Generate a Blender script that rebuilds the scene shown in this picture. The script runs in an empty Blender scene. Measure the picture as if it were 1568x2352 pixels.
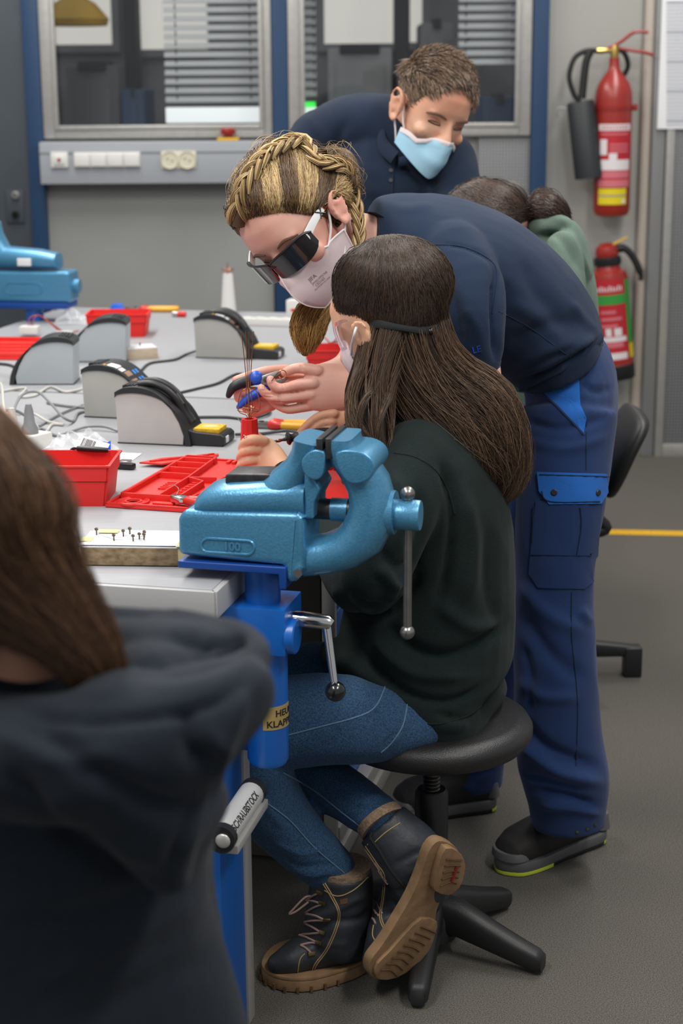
import bpy, bmesh, math, random
import numpy as np
from mathutils import Vector, Matrix, noise
from mathutils.bvhtree import BVHTree
random.seed(7); RNG = np.random.default_rng(7)
SC = bpy.context.scene
COL = SC.collection
# ---------------------------------------------------------------- camera
F = 3900.0; CX, CY = 784.0, 1176.0; HC = 1.60
PITCH = math.radians(14.33); ROLL = math.radians(-0.4)
_r0 = Vector((1, 0, 0)); _u0 = Vector((0, math.sin(PITCH), math.cos(PITCH))); FW = Vector((0, math.cos(PITCH), -math.sin(PITCH)))
RT = _r0*math.cos(ROLL) + _u0*math.sin(ROLL); UP = _u0*math.cos(ROLL) - _r0*math.sin(ROLL)
CAM = Vector((0, 0, HC))
cd = bpy.data.cameras.new('camera'); cam = bpy.data.objects.new('camera', cd); COL.objects.link(cam)
cam.matrix_world = Matrix(((RT.x, UP.x, -FW.x, 0), (RT.y, UP.y, -FW.y, 0), (RT.z, UP.z, -FW.z, HC), (0, 0, 0, 1)))
cd.sensor_fit = 'VERTICAL'; cd.sensor_height = 36.0; cd.sensor_width = 24.0; cd.lens = F/2352*36; cd.clip_start = 0.05
cd.dof.use_dof = True; cd.dof.focus_distance = 3.0; cd.dof.aperture_fstop = 4.6
SC.camera = cam
# ---------------------------------------------------------------- world, lamps, exposure
wd = bpy.data.worlds.new('world'); SC.world = wd; wd.use_nodes = True
wd.node_tree.nodes['Background'].inputs[0].default_value = (0.93, 0.96, 1.0, 1); wd.node_tree.nodes['Background'].inputs[1].default_value = 0.42
def area(name, loc, sx, sy, power, col=(1, .97, .92), target=None):
    l = bpy.data.lights.new(name, 'AREA'); l.shape = 'RECTANGLE'; l.size = sx; l.size_y = sy; l.energy = power; l.color = col
    o = bpy.data.objects.new(name, l); COL.objects.link(o); o.location = loc
    d = (Vector(target) if target else Vector((loc[0], loc[1], 0))) - Vector(loc)
    o.rotation_euler = d.to_track_quat('-Z', 'Y').to_euler()
    return o
# rows of ceiling luminaires of the workshop
for i, (lx, ly, pw) in enumerate(((-1.1, 1.2, 60), (1.3, 1.2, 58), (-1.1, 3.6, 56), (1.3, 3.8, 44), (-1.1, 6.0, 50), (1.4, 6.0, 38))):
    area('ceiling_luminaire_light', (lx, ly, 3.25), 0.35, 1.5, pw)
SC.view_settings.view_transform = 'Standard'; SC.view_settings.look = 'None'
SC.view_settings.exposure = 0.0; SC.view_settings.gamma = 1.0; SC.view_settings.use_curve_mapping = False
# ---------------------------------------------------------------- projection helpers
def ray(px, py): return FW + RT*((px-CX)/F) - UP*((py-CY)/F)
def W(px, py, Y):                    # point on the vertical plane at distance Y
    d = ray(px, py); return CAM + d*(Y/d.y)
def PZ(px, py, z):                   # point on the horizontal plane at height z
    d = ray(px, py); return CAM + d*((z-HC)/d.z)
def scale_at(p): return F/((p-CAM).dot(FW))      # pixels per metre there
def to_px(V):                        # numpy (n,3) -> (n,2)
    V = np.asarray(V) - np.array(CAM); d = V @ np.array(FW)
    return np.stack([CX + F*(V @ np.array(RT))/d, CY - F*(V @ np.array(UP))/d], 1)
# ---------------------------------------------------------------- materials
def lin(c):
    if isinstance(c, str): c = [int(c[i:i+2], 16)/255 for i in (0, 2, 4)]
    return tuple(x/12.92 if x <= .04045 else ((x+.055)/1.055)**2.4 for x in c)
MATS = {}
def mat(name, col, rough=.5, metal=0., noise_scale=0, var=0., bump=0., bump_scale=None, col2=None, stretch=None, island=0., spec=None, coat=0, alpha=1, trans=0, emit=0, sheen=0, ior=None):
    m = bpy.data.materials.new(name); MATS[name] = m; m.use_nodes = True
    nt = m.node_tree; b = nt.nodes['Principled BSDF']; L = nt.links
    c = lin(col); b.inputs['Base Color'].default_value = (*c, 1); b.inputs['Roughness'].default_value = rough; b.inputs['Metallic'].default_value = metal
    if spec is not None: b.inputs['Specular IOR Level'].default_value = spec
    if coat: b.inputs['Coat Weight'].default_value = coat; b.inputs['Coat Roughness'].default_value = .25
    if trans: b.inputs['Transmission Weight'].default_value = trans
    if ior: b.inputs['IOR'].default_value = ior
    if alpha < 1: b.inputs['Alpha'].default_value = alpha
    if sheen: b.inputs['Sheen Weight'].default_value = sheen; b.inputs['Sheen Roughness'].default_value = .6
    if emit: b.inputs['Emission Color'].default_value = (*c, 1); b.inputs['Emission Strength'].default_value = emit
    vec = None
    if noise_scale or bump:
        tc = nt.nodes.new('ShaderNodeTexCoord'); mp = nt.nodes.new('ShaderNodeMapping'); L.new(tc.outputs['Object'], mp.inputs[0])
        if stretch: mp.inputs['Scale'].default_value = stretch
        vec = mp.outputs[0]
    src = None
    if noise_scale and (var or col2):
        n = nt.nodes.new('ShaderNodeTexNoise'); n.inputs['Scale'].default_value = noise_scale; n.inputs['Detail'].default_value = 4; L.new(vec, n.inputs['Vector'])
        r = nt.nodes.new('ShaderNodeValToRGB'); L.new(n.outputs['Fac'], r.inputs[0])
        c2 = lin(col2) if col2 else tuple(min(1, x*(1+var)) for x in c); c1 = c if col2 else tuple(x*(1-var) for x in c)
        r.color_ramp.elements[0].color = (*c1, 1); r.color_ramp.elements[1].color = (*c2, 1); r.color_ramp.elements[0].position = .32; r.color_ramp.elements[1].position = .68
        src = r.outputs[0]
    if island:
        g = nt.nodes.new('ShaderNodeNewGeometry'); mx = nt.nodes.new('ShaderNodeMix'); mx.data_type = 'RGBA'
        r2 = nt.nodes.new('ShaderNodeMath'); r2.operation = 'POWER'; r2.inputs[1].default_value = 1.4; L.new(g.outputs['Random Per Island'], r2.inputs[0])
        L.new(r2.outputs[0], mx.inputs[0])
        a = tuple(x*(1-island) for x in c); d = lin(col2) if col2 else tuple(min(1, x*(1+island)) for x in c)
        mx.inputs[6].default_value = (*a, 1); mx.inputs[7].default_value = (*d, 1); src = mx.outputs[2]
    if src is not None: L.new(src, b.inputs['Base Color'])
    if emit and src is not None: L.new(src, b.inputs['Emission Color'])
    if bump:
        n = nt.nodes.new('ShaderNodeTexNoise'); n.inputs['Scale'].default_value = bump_scale or noise_scale; n.inputs['Detail'].default_value = 3; L.new(vec, n.inputs['Vector'])
        bp = nt.nodes.new('ShaderNodeBump'); bp.inputs['Strength'].default_value = bump; bp.inputs['Distance'].default_value = .002
        L.new(n.outputs['Fac'], bp.inputs['Height']); L.new(bp.outputs[0], b.inputs['Normal'])
    return m
# ---------------------------------------------------------------- mesh building
I4 = Matrix.Identity(4)
def frame(o, ex, ey=None, ez=None):
    """matrix from origin and axes (columns)"""
    ex = Vector(ex).normalized()
    if ey is None and ez is not None: ez = Vector(ez); ey = ez.cross(ex).normalized(); ez = ex.cross(ey)
    elif ey is not None: ey = Vector(ey); ez = ex.cross(ey).normalized(); ey = ez.cross(ex)
    return Matrix(((ex.x, ey.x, ez.x, o[0]), (ex.y, ey.y, ez.y, o[1]), (ex.z, ey.z, ez.z, o[2]), (0, 0, 0, 1)))
def rotz(o, deg): return Matrix.Translation(o) @ Matrix.Rotation(math.radians(deg), 4, 'Z')
class MB:
    def __init__(s, M=None): s.v = []; s.f = []; s.M = M or I4
    def add(s, v, f, M=None):
        k = len(s.v); M = s.M @ M if M is not None else s.M
        s.v += [tuple(M @ Vector(p)) for p in v]; s.f += [tuple(i+k for i in q) for q in f]; return s
    def bm(s, bm, M=None):
        bm.verts.index_update()
        s.add([v.co.copy() for v in bm.verts], [[v.index for v in f.verts] for f in bm.faces], M); bm.free(); return s
    def box(s, lo, hi, bev=0, seg=2, M=None):
        lo, hi = Vector(lo), Vector(hi); b = bmesh.new(); bmesh.ops.create_cube(b, size=1)
        for v in b.verts: v.co = Vector(((lo[i]+hi[i])/2 + v.co[i]*(hi[i]-lo[i]) for i in range(3)))
        if bev: bmesh.ops.bevel(b, geom=b.edges[:], offset=min(bev, .49*min(abs(hi[i]-lo[i]) for i in range(3))), segments=seg, profile=.6, affect='EDGES')
        return s.bm(b, M)
    def prism(s, poly, z0, z1, bev=0, M=None, seg=2, taper=None):
        """polygon in local xy, extruded along local z"""
        b = bmesh.new(); n = len(poly); t = taper or (lambda p: p)
        lo = [b.verts.new((p[0], p[1], z0)) for p in poly]; hi = [b.verts.new((*t(p)[:2], z1)) for p in poly]
        b.faces.new(lo[::-1]); b.faces.new(hi)
        for i in range(n): b.faces.new((lo[i], lo[(i+1) % n], hi[(i+1) % n], hi[i]))
        bmesh.ops.recalc_face_normals(b, faces=b.faces[:])
        if bev:
            es = [e for e in b.edges if e.calc_face_angle(0) > .6]
            bmesh.ops.bevel(b, geom=es, offset=bev, segments=seg, profile=.6, affect='EDGES')
        return s.bm(b, M)
    def loft(s, secs, n=16, caps=True, closed=False, e=2.0):
        """secs: (centre, axisA, axisB[, exponent])"""
        V = []; Fc = []; m = len(secs)
        for q in secs:
            c, A, B = Vector(q[0]), Vector(q[1]), Vector(q[2]); ee = q[3] if len(q) > 3 else e
            for i in range(n):
                t = 2*math.pi*i/n; co, si = math.cos(t), math.sin(t)
                V.append(c + A*(math.copysign(abs(co)**(2/ee), co)) + B*(math.copysign(abs(si)**(2/ee), si)))
        for j in range(m if closed else m-1):
            a, b = j*n, ((j+1) % m)*n
            for i in range(n): Fc.append((a+i, a+(i+1) % n, b+(i+1) % n, b+i))
        if caps and not closed: Fc.append(tuple(range(n))[::-1]); Fc.append(tuple((m-1)*n+i for i in range(n)))
        return s.add(V, Fc)
    def tube(s, pts, r, n=8, caps=True, closed=False):
        pts = [Vector(p) for p in pts]; m = len(pts); rs = r if isinstance(r, (list, tuple)) else [r]*m
        T = []
        for i in range(m):
            a = pts[i-1] if (i or closed) else pts[i]; b = pts[(i+1) % m] if (i < m-1 or closed) else pts[i]
            t = (b-a); T.append(t.normalized() if t.length > 1e-9 else Vector((0, 0, 1)))
        nrm = T[0].orthogonal().normalized(); secs = []
        for i in range(m):
            nrm = (nrm - T[i]*nrm.dot(T[i])); nrm = nrm.normalized() if nrm.length > 1e-6 else T[i].orthogonal().normalized()
            secs.append((pts[i], nrm*rs[i], T[i].cross(nrm)*rs[i]))
        return s.loft(secs, n, caps, closed)
    def lathe(s, prof, n=24, M=None, a0=0, a1=2*math.pi):
        """prof: (r, z) about local z"""
        V = []; Fc = []; m = len(prof); full = abs(a1-a0-2*math.pi) < 1e-6; nn = n if full else n+1
        for r, z in prof:
            for i in range(nn): t = a0+(a1-a0)*i/n; V.append((r*math.cos(t), r*math.sin(t), z))
        for j in range(m-1):
            for i in range(n): k = (i+1) % nn; Fc.append((j*nn+i, j*nn+k, (j+1)*nn+k, (j+1)*nn+i))
        if full:
            if prof[0][0] > 1e-6: Fc.append(tuple(range(n))[::-1])
            if prof[-1][0] > 1e-6: Fc.append(tuple((m-1)*n+i for i in range(n)))
        return s.add(V, Fc, M)
    def ball(s, c, r, n=16, M=None):
        rx, ry, rz = (r, r, r) if isinstance(r, (int, float)) else r; b = bmesh.new(); bmesh.ops.create_uvsphere(b, u_segments=n, v_segments=max(6, n*2//3), radius=1)
        for v in b.verts: v.co = Vector((c[0]+v.co.x*rx, c[1]+v.co.y*ry, c[2]+v.co.z*rz))
        return s.bm(b, M)
    def build(s, name, m, parent=None, ang=38, flat=False):
        return link(name, s.v, s.f, m, parent, ang, flat)
def link(name, v, f, m, parent=None, ang=38, flat=False):
    me = bpy.data.meshes.new(name); me.from_pydata([tuple(p) for p in v], [], [tuple(q) for q in f]); me.validate()
    return link_me(name, me, m, parent, ang, flat)
def link_me(name, me, m, parent=None, ang=38, flat=False):
    if not flat:
        me.polygons.foreach_set('use_smooth', [True]*len(me.polygons))
        if ang: me.set_sharp_from_angle(angle=math.radians(ang))
    me.materials.clear(); me.materials.append(MATS[m] if isinstance(m, str) else m)
    o = bpy.data.objects.new(name, me); COL.objects.link(o)
    if parent is not None:
        o.parent = parent; w = parent.get('_w')
        M = Matrix.Translation(Vector(w)) if w is not None else I4
        o.matrix_parent_inverse = M.inverted()
    return o
def thing(name, loc, label, cat, group=None):
    o = bpy.data.objects.new(name, None); COL.objects.link(o); o.location = loc; o.empty_display_size = .05
    o['_w'] = tuple(loc); return tag(o, label, cat, group)
def tag(o, label, cat, group=None):
    o['label'] = label; o['category'] = cat
    if group: o['group'] = group
    return o
def struct(o, label=None):
    o['kind'] = 'structure'
    if label: o['label'] = label
    return o
_tc = {}
def text_geo(body, size, bold=0, extrude=0.0004, align='LEFT'):
    c = bpy.data.curves.new('t', 'FONT'); c.body = body; c.size = size; c.extrude = extrude; c.offset = bold; c.align_x = align; c.resolution_u = 3
    o = bpy.data.objects.new('t', c); COL.objects.link(o); dg = bpy.context.evaluated_depsgraph_get()
    me = bpy.data.meshes.new_from_object(o.evaluated_get(dg)); v = [x.co.copy() for x in me.vertices]; f = [tuple(p.vertices) for p in me.polygons]
    bpy.data.objects.remove(o); bpy.data.curves.remove(c); bpy.data.meshes.remove(me); return v, f
def bez(pts, n=8, closed=False):
    """Catmull-Rom through points"""
    pts = [Vector(p) for p in pts]; m = len(pts); out = []
    for i in range(m if closed else m-1):
        g = lambda k: pts[k % m] if closed else pts[max(0, min(m-1, k))]
        p0, p1, p2, p3 = g(i-1), g(i), g(i+1), g(i+2)
        for j in range(n):
            t = j/n; out.append(.5*((2*p1)+(p2-p0)*t+(2*p0-5*p1+4*p2-p3)*t*t+(3*p1-p0-3*p2+p3)*t**3))
    if not closed: out.append(pts[-1].copy())
    return out
# ================================================================= materials of the room
mat('carpet', '5a5752', .95, noise_scale=430, var=.55, bump=.15, bump_scale=430, spec=.1)
mat('yellow_paint', 'c99a12', .7, noise_scale=90, var=.15)
mat('wall_paint', 'a3a29d', .8, noise_scale=3, var=.03, spec=.2)
mat('wall_grey', '8f908e', .75, noise_scale=4, var=.03, spec=.2)
mat('trunk_grey', '9a9ea4', .55)
mat('alu', 'b4b2ae', .38, .55, noise_scale=40, var=.05)
mat('alu_dark', '8b8c8c', .45, .4)
mat('post_blue', '15375a', .5)
mat('door_dark', '3a4149', .6, noise_scale=5, var=.06)
mat('white_plastic', 'd6d5d1', .4)
mat('cream_plastic', 'cfc9b4', .4)
mat('black_plastic', '1c1d1f', .42)
mat('dark_hole', '0c0d0e', .8)
mat('red_paint', '93251c', .35, coat=.3)
mat('red_button', '8c1c14', .4)
mat('yellow_plastic', 'd2a51c', .4)
mat('paper', 'dfe0e2', .8)
mat('cream_pipe', 'b5aba0', .5)
mat('perf_grey', '77787a', .5, .2)
mat('gap_glow', 'dfe4e6', 1, emit=.8)
mat('daylight_warm', 'd4d2ca', 1, emit=.62)
mat('backroom', '86888a', .8, noise_scale=2.5, col2='6b6e71', var=.2)
mat('backroom_dark', '26292c', .8)
mat('blind_slat', 'e4e8ea', .4)
mat('green_light', '2be04a', .5, emit=1.2)
def glass_mat():
    m = bpy.data.materials.new('window_glass'); MATS['window_glass'] = m; m.use_nodes = True; nt = m.node_tree; nt.nodes.clear()
    o = nt.nodes.new('ShaderNodeOutputMaterial'); mx = nt.nodes.new('ShaderNodeMixShader'); t = nt.nodes.new('ShaderNodeBsdfTransparent'); g = nt.nodes.new('ShaderNodeBsdfGlossy')
    fr = nt.nodes.new('ShaderNodeFresnel'); fr.inputs[0].default_value = 1.5
    g.inputs['Roughness'].default_value = .02; nt.links.new(fr.outputs[0], mx.inputs[0]); nt.links.new(t.outputs[0], mx.inputs[1]); nt.links.new(g.outputs[0], mx.inputs[2]); nt.links.new(mx.outputs[0], o.inputs[0])
glass_mat()
WY = 7.30
def wx(px, py=300): return W(px, py, WY).x
def wz(py, px=700): return W(px, py, WY).z
def wbox(name, x0, y0, x1, y1, m, d0=0., d1=.05, parent=None, bev=.002, top=None, bot=None, ref=None):
    """box on the back wall: pixel rectangle, standing d0..d1 proud of it (towards the room)"""
    ym = ref if ref is not None else (max(y0, 0)+y1)/2; X0, X1 = wx(x0, ym), wx(x1, ym); Z1 = top if top is not None else wz(y0, (x0+x1)/2); Z0 = bot if bot is not None else wz(y1, (x0+x1)/2)
    return MB().box((X0, WY-d1, Z0), (X1, WY-d0, Z1), bev).build(name, m, parent)
ZT = 2.75
# floor
fl = struct(MB().box((-5, -1.5, -.05), (6, 13, 0)).build('floor', 'carpet', flat=True), 'dark grey speckled needle felt carpet floor')
# yellow safety line
a = PZ(1375, 1222, 0); b = PZ(1568, 1226, 0); dv = (b-a).normalized()
p0, p1 = a-dv*.9, b+dv*2.4
ln = struct(MB(frame((0, 0, 0), (1, 0, 0), (0, 1, 0))).add([(p0.x, p0.y-.035, .0015), (p1.x, p1.y-.035, .0015), (p1.x, p1.y+.035, .0015), (p0.x, p0.y+.035, .0015)], [(0, 1, 2, 3)]).build('trim_1', 'yellow_paint', flat=True), 'yellow safety line painted across the grey carpet')
# --- back wall: solid fields around two window openings
wl = MB()
xa, xb, xc, xd, xe = wx(97, 150), wx(625, 150), wx(660, 150), wx(1217, 150), wx(1466, 300)
SILL = wz(306)
wl.box((-3.4, WY, 0), (xa, WY+.12, ZT)); wl.box((xa, WY, 0), (xb, WY+.12, SILL)); wl.box((xb, WY, 0), (xc, WY+.12, ZT)); wl.box((xc, WY, 0), (xd, WY+.12, SILL)); wl.box((xd, WY, 0), (4.5, WY+.12, ZT))
wl.box((xa, WY, 2.35), (xb, WY+.12, ZT)); wl.box((xc, WY, 2.35), (xd, WY+.12, ZT))
wall = struct(wl.build('wall_back', 'wall_paint', flat=True), 'light grey partition wall of the workshop with two interior windows')
wbox('panel', 116, 420, 628, 1045, 'wall_grey', 0, .03, wall, bot=.0, ref=560)
wbox('panel', 664, 420, 1095, 1045, 'wall_grey', 0, .03, wall, bot=.0, ref=560)
# dark door at the far left
dr = MB().box((-3.0, WY-.04, 0), (wx(60, 150)-.002, WY, 2.6), .004).build('door_1', 'door_dark'); struct(dr, 'dark slate grey door at the far left of the wall')
MB().box((wx(40, 450)-.04, WY-.05, wz(505)), (wx(40, 450)+.035, WY-.04, wz(430)), .004).build('lock_plate', 'door_dark', dr)
for k, y in enumerate((446, 490)):
    MB(Matrix.Translation((wx(41, y), WY-.05, wz(y, 41))) @ Matrix.Rotation(math.pi/2, 4, 'X')).lathe([(.016, 0), (.016, .012), (.009, .014), (.009, .002)], 16).build('lock_cylinder', 'alu_dark' if k == 0 else 'dark_hole', dr)
# blue posts
for i, (x0, x1, y) in enumerate(((60, 97, 150), (625, 661, 150), (1218, 1255, 200))):
    struct(MB().box((wx(x0, y), WY-.06, 0), (wx(x1, y), WY-.001, ZT), .004).build('trim_%d' % (i+2), 'post_blue'), ['dark blue upright post beside the dark door', 'dark blue upright post between the two windows', 'dark blue upright post left of the fire extinguishers'][i])
# windows
def window(n, x0, x1, px0, px1, label):
    X0, X1, P0, P1 = wx(x0, 150), wx(x1, 150), wx(px0, 150), wx(px1, 150); Zb, Pb, Zt = wz(314), wz(294), 2.38
    w = MB(); y0, y1 = WY-.055, WY+.06
    for lo, hi in (((X0, y0, Zb), (P0, y1, Zt)), ((P1, y0, Zb), (X1, y1, Zt)), ((P0, y0, Zb), (P1, y1, Pb)), ((P0, y0, 2.3), (P1, y1, Zt))): w.box(lo, hi, .004)
    fr = struct(w.build('window_%d' % n, 'alu'), label)
    bead = MB(); t = .018
    for lo, hi in (((P0, y0-.012, Pb), (P0+t, y0+.02, 2.3)), ((P1-t, y0-.012, Pb), (P1, y0+.02, 2.3)), ((P0+t, y0-.012, Pb), (P1-t, y0+.02, Pb+t))): bead.box(lo, hi, .003)
    bead.build('glazing_bead', 'alu', fr)
    MB().box((P0, WY-.01, Pb), (P1, WY-.004, 2.3)).build('pane', 'window_glass', fr, flat=True)
    return fr
window(1, 98, 624, 124, 605, 'aluminium framed interior window above the socket trunking')
window(2, 662, 1217, 690, 1190, 'aluminium framed interior window behind the man in the mask')
# --- the room seen through the panes
BY = 9.4
def bx(px, py=150): return W(px, py, BY).x
def bz(py, px=600): return W(px, py, BY).z
struct(MB().box((-3.4, BY, 0), (4.5, BY+.1, 3.2)).build('wall_far_room', 'backroom', flat=True), 'dim grey wall of the room beyond the windows')
def bwin(n, x0, y0, x1, y1, m, label):
    f = MB(); X0, X1, Z1, Z0 = bx(x0), bx(x1), bz(y0), bz(y1); f.box((X0-.04, BY-.05, Z0-.04), (X0, BY, Z1+.04)); f.box((X1, BY-.05, Z0-.04), (X1+.04, BY, Z1+.04)); f.box((X0, BY-.05, Z0-.04), (X1, BY, Z0)); f.box((X0, BY-.05, Z1), (X1, BY, Z1+.04))
    o = struct(f.build('window_%d' % n, 'backroom'), label); MB().box((X0, BY-.03, Z0), (X1, BY-.02, Z1)).build('pane', m, o, flat=True)
bwin(3, 130, -60, 262, 100, 'daylight_warm', 'bright daylit window in the far room, leftmost')
bwin(4, 312, -60, 480, 112, 'daylight_warm', 'bright daylit window in the far room seen through the left pane')
bwin(5, 745, -60, 905, 102, 'daylight_warm', 'bright daylit window in the far room behind the man')
bwin(6, 940, -60, 968, 100, 'daylight_warm', 'narrow bright daylit window strip in the far room')
def pillar(x0, x1, y1, m, label, Y=8.9, d=.25):
    X0, X1 = W(x0, 100, Y).x, W(x1, 100, Y).x
    return struct(MB().box((X0, Y, 0), (X1, Y+d, 3.0), .01).build('pillar', m), label)
pillar(284, 312, 0, 'backroom_dark', 'dark column in the far room seen through the left window')
pillar(906, 940, 0, 'backroom_dark', 'dark column in the far room seen through the right window')
# machine cabinets in the far room
def cabinet(x0, x1, y0, m, label, Y=8.6):
    X0, X1, Z1 = W(x0, 150, Y).x, W(x1, 150, Y).x, W((x0+x1)/2, y0, Y).z
    t = thing('machine_cabinet', ((X0+X1)/2, Y+.2, 0), label, 'cabinet', 'machine cabinets in the far room')
    MB().box((X0, Y, 0), (X1, Y+.45, Z1), .015).build('housing', m, t); MB().box((X0+.04, Y-.012, .2), (X1-.04, Y, Z1-.06), .004).build('front_door', m, t)
    MB().box((X0+.06, Y-.02, Z1-.03), (X1-.06, Y+.3, Z1+.02), .01).build('top_cover', 'backroom_dark', t)
mat('mach_a', '7a7c7f', .6); mat('mach_b', '66686a', .6); mat('mach_c', '23466b', .6); mat('mach_d', 'a2a5a7', .6)
cabinet(150, 272, 150, 'mach_b', 'dark grey machine cabinet behind the left half of the left window')
cabinet(275, 330, 205, 'mach_c', 'low blue machine cabinet behind the left window', 8.4)
cabinet(752, 900, 110, 'mach_d', 'pale grey machine cabinet behind the right window', 8.7)
cabinet(965, 1040, 52, 'mach_a', 'tall grey machine cabinet behind the man', 8.7)
cabinet(1045, 1100, 85, 'mach_b', 'tall dark machine cabinet at the right edge of the right window', 8.25)
cabinet(1110, 1190, 225, 'mach_c', 'low dark blue cabinet at the right end of the right window', 7.8)
# hanging yellow lamp
t = thing('pendant_lamp', W(172, 55, 8.3), 'yellow industrial pendant lamp seen through the left window', 'lamp'); p = W(172, 34, 8.3)
MB(Matrix.Translation(p)).lathe([(.15, -.05), (.16, -.02), (.10, .05), (.05, .08), (0, .085)], 20).build('shade', 'yellow_plastic', t); MB().tube([p+Vector((0, 0, .08)), p+Vector((0, 0, .9))], .012).build('rod', 'backroom_dark', t)
# venetian blinds just behind the panes
def blind(x0, x1, y1, label, foot=None, n0=-4):
    Y = WY+.16; X0, X1 = W(x0, 150, Y).x, W(x1, 150, Y).x; xm = (x0+x1)/2
    t = thing('venetian_blind', ((X0+X1)/2, Y, W(xm, y1, Y).z), label, 'blind', 'venetian blinds behind the windows'); step = 20.6
    k = 0; y = y1-8
    while y > -90:
        z = W(xm, y, Y).z; M = Matrix.Translation(((X0+X1)/2, Y, z)) @ Matrix.Rotation(math.radians(40), 4, 'X'); MB(M).box((-(X1-X0)/2, -.016, -.0015), ((X1-X0)/2, .016, .0015)).build('slat', 'blind_slat', t, flat=True); y -= step
    for fx in (.12, .88): MB().tube([(X0+(X1-X0)*fx, Y, W(xm, y1, Y).z), (X0+(X1-X0)*fx, Y, W(xm, -90, Y).z)], .0025, 5).build('ladder_cord', 'backroom_dark', t)
    if foot: MB().box((X0, Y-.02, W(xm, foot[1], Y).z), (X1, Y+.02, W(xm, foot[0], Y).z), .004).build('glow_strip', 'gap_glow', t)  # emissive strip, glow standing in for the bright gap under the slats
    return t
blind(378, 602, 236, 'venetian blind with glowing strip below the slats at right half of the left window', (246, 282))
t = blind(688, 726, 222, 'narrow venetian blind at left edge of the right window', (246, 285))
MB().box((W(690, 240, WY+.13).x, WY+.12, W(706, 245, WY+.13).z), (W(724, 240, WY+.13).x, WY+.138, W(706, 234, WY+.13).z)).build('status_light', 'green_light', t)
blind(1052, 1192, 150, 'raised venetian blind at right end of the right window')
# --- trunking with switches and sockets
tz1, tz0 = wz(320), wz(415); TX0, TX1 = wx(104, 370), wx(628, 370); TYf = WY-.14
tk = thing('socket_trunking', ((TX0+TX1)/2, TYf, tz0), 'grey cable trunking box below the left window', 'trunking')
MB().box((TX0, TYf, tz0), (TX1, WY, tz1), .006).build('housing', 'trunk_grey', tk)
MB().box((TX0, TYf-.003, wz(345)), (TX1, TYf, wz(345)+.004)).build('cover_seam', 'alu_dark', tk)
SX = (TYf)/WY
def plate(x0, x1, y0=349, y1=385):
    p = W(x0, y1, TYf); q = W(x1, y0, TYf); return p, q
p, q = plate(118, 156); sw = MB().box((p.x, TYf-.012, p.z), (q.x, TYf, q.z), .004).build('indicator_plate', 'white_plastic', tk)
MB().box((p.x+.014, TYf-.018, p.z+.014), (q.x-.014, TYf-.012, q.z-.014), .002).build('rocker', 'white_plastic', sw); c = (p+q)/2
MB().ball((c.x, TYf-.018, c.z), (.008, .004, .008), 12).build('indicator_lamp', 'red_button', sw)
p, q = plate(171, 322); n = 4; w_ = (q.x-p.x)/n
pl = MB().box((p.x, TYf-.008, p.z), (q.x, TYf, q.z), .003).build('switch_frame', 'white_plastic', tk)
for k in range(4): MB().box((p.x+k*w_+.003, TYf-.017, p.z+.005), (p.x+(k+1)*w_-.003, TYf-.008, q.z-.005), .002).build('rocker', 'white_plastic', pl)
p, q = plate(371, 450, 347, 387); w_ = (q.x-p.x)/2
pl = MB().box((p.x, TYf-.008, p.z), (q.x, TYf, q.z), .003).build('socket_frame', 'cream_plastic', tk)
for k in range(2):
    cx_, cz_ = p.x+(k+.5)*w_, (p.z+q.z)/2
    MB(Matrix.Translation((cx_, TYf-.008, cz_)) @ Matrix.Rotation(math.pi/2, 4, 'X')).lathe([(.037, 0), (.037, .004), (.034, .005), (.031, .001), (0, .001)], 24).build('socket_cup', 'cream_plastic', pl)
    for dx, dz in ((-.0095, .004), (.0095, -.004)): MB(Matrix.Translation((cx_+dx, TYf-.009, cz_+dz)) @ Matrix.Rotation(math.pi/2, 4, 'X')).lathe([(.0035, 0), (.0035, .001), (0, .001)], 10).build('pin_hole', 'dark_hole', pl)
# emergency stop on the sill
p = W(524, 318, TYf+.05); p.z = tz1
es = thing('emergency_stop_button', p, 'red emergency stop button on yellow base atop the trunking', 'button')
MB(Matrix.Translation(p)).box((-.045, -.03, 0), (.045, .03, .012), .004).build('base', 'yellow_plastic', es)
MB(Matrix.Translation(p)).lathe([(.018, .012), (.018, .025), (.03, .027), (.031, .042), (.024, .05), (0, .052)], 20).build('button_cap', 'red_button', es)
# --- perforated sheet panels
def perf(name, X0, X1, Z0, Z1, Y, m, label=None, parent=None, hole=.0042, pitch=.011):
    o = MB().box((X0, Y, Z0), (X1, Y+.012, Z1)).build(name, m, parent, flat=True)
    return o
def perf_mat():
    m = mat('perforated', '7d7e80', .5, .25); nt = m.node_tree; L = nt.links; b = nt.nodes['Principled BSDF']
    tc = nt.nodes.new('ShaderNodeTexCoord'); mp = nt.nodes.new('ShaderNodeMapping'); mp.inputs['Rotation'].default_value = (math.pi/2, 0, 0); L.new(tc.outputs['Object'], mp.inputs[0])
    v = nt.nodes.new('ShaderNodeTexVoronoi'); v.voronoi_dimensions = '2D'; v.inputs['Scale'].default_value = 75; v.inputs['Randomness'].default_value = 0; L.new(mp.outputs[0], v.inputs['Vector'])
    r = nt.nodes.new('ShaderNodeValToRGB'); r.color_ramp.elements[0].position = .30; r.color_ramp.elements[0].color = (*lin('2e3032'), 1); r.color_ramp.elements[1].position = .38; r.color_ramp.elements[1].color = (*lin('8c8d8f'), 1)
    L.new(v.outputs['Distance'], r.inputs[0]); L.new(r.outputs[0], b.inputs['Base Color'])
perf_mat()
pp = MB().box((wx(1095, 400), WY-.035, .0), (wx(1216, 400), WY-.001, wz(318)), .003).build('perforated_panel', 'perforated', wall)
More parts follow.
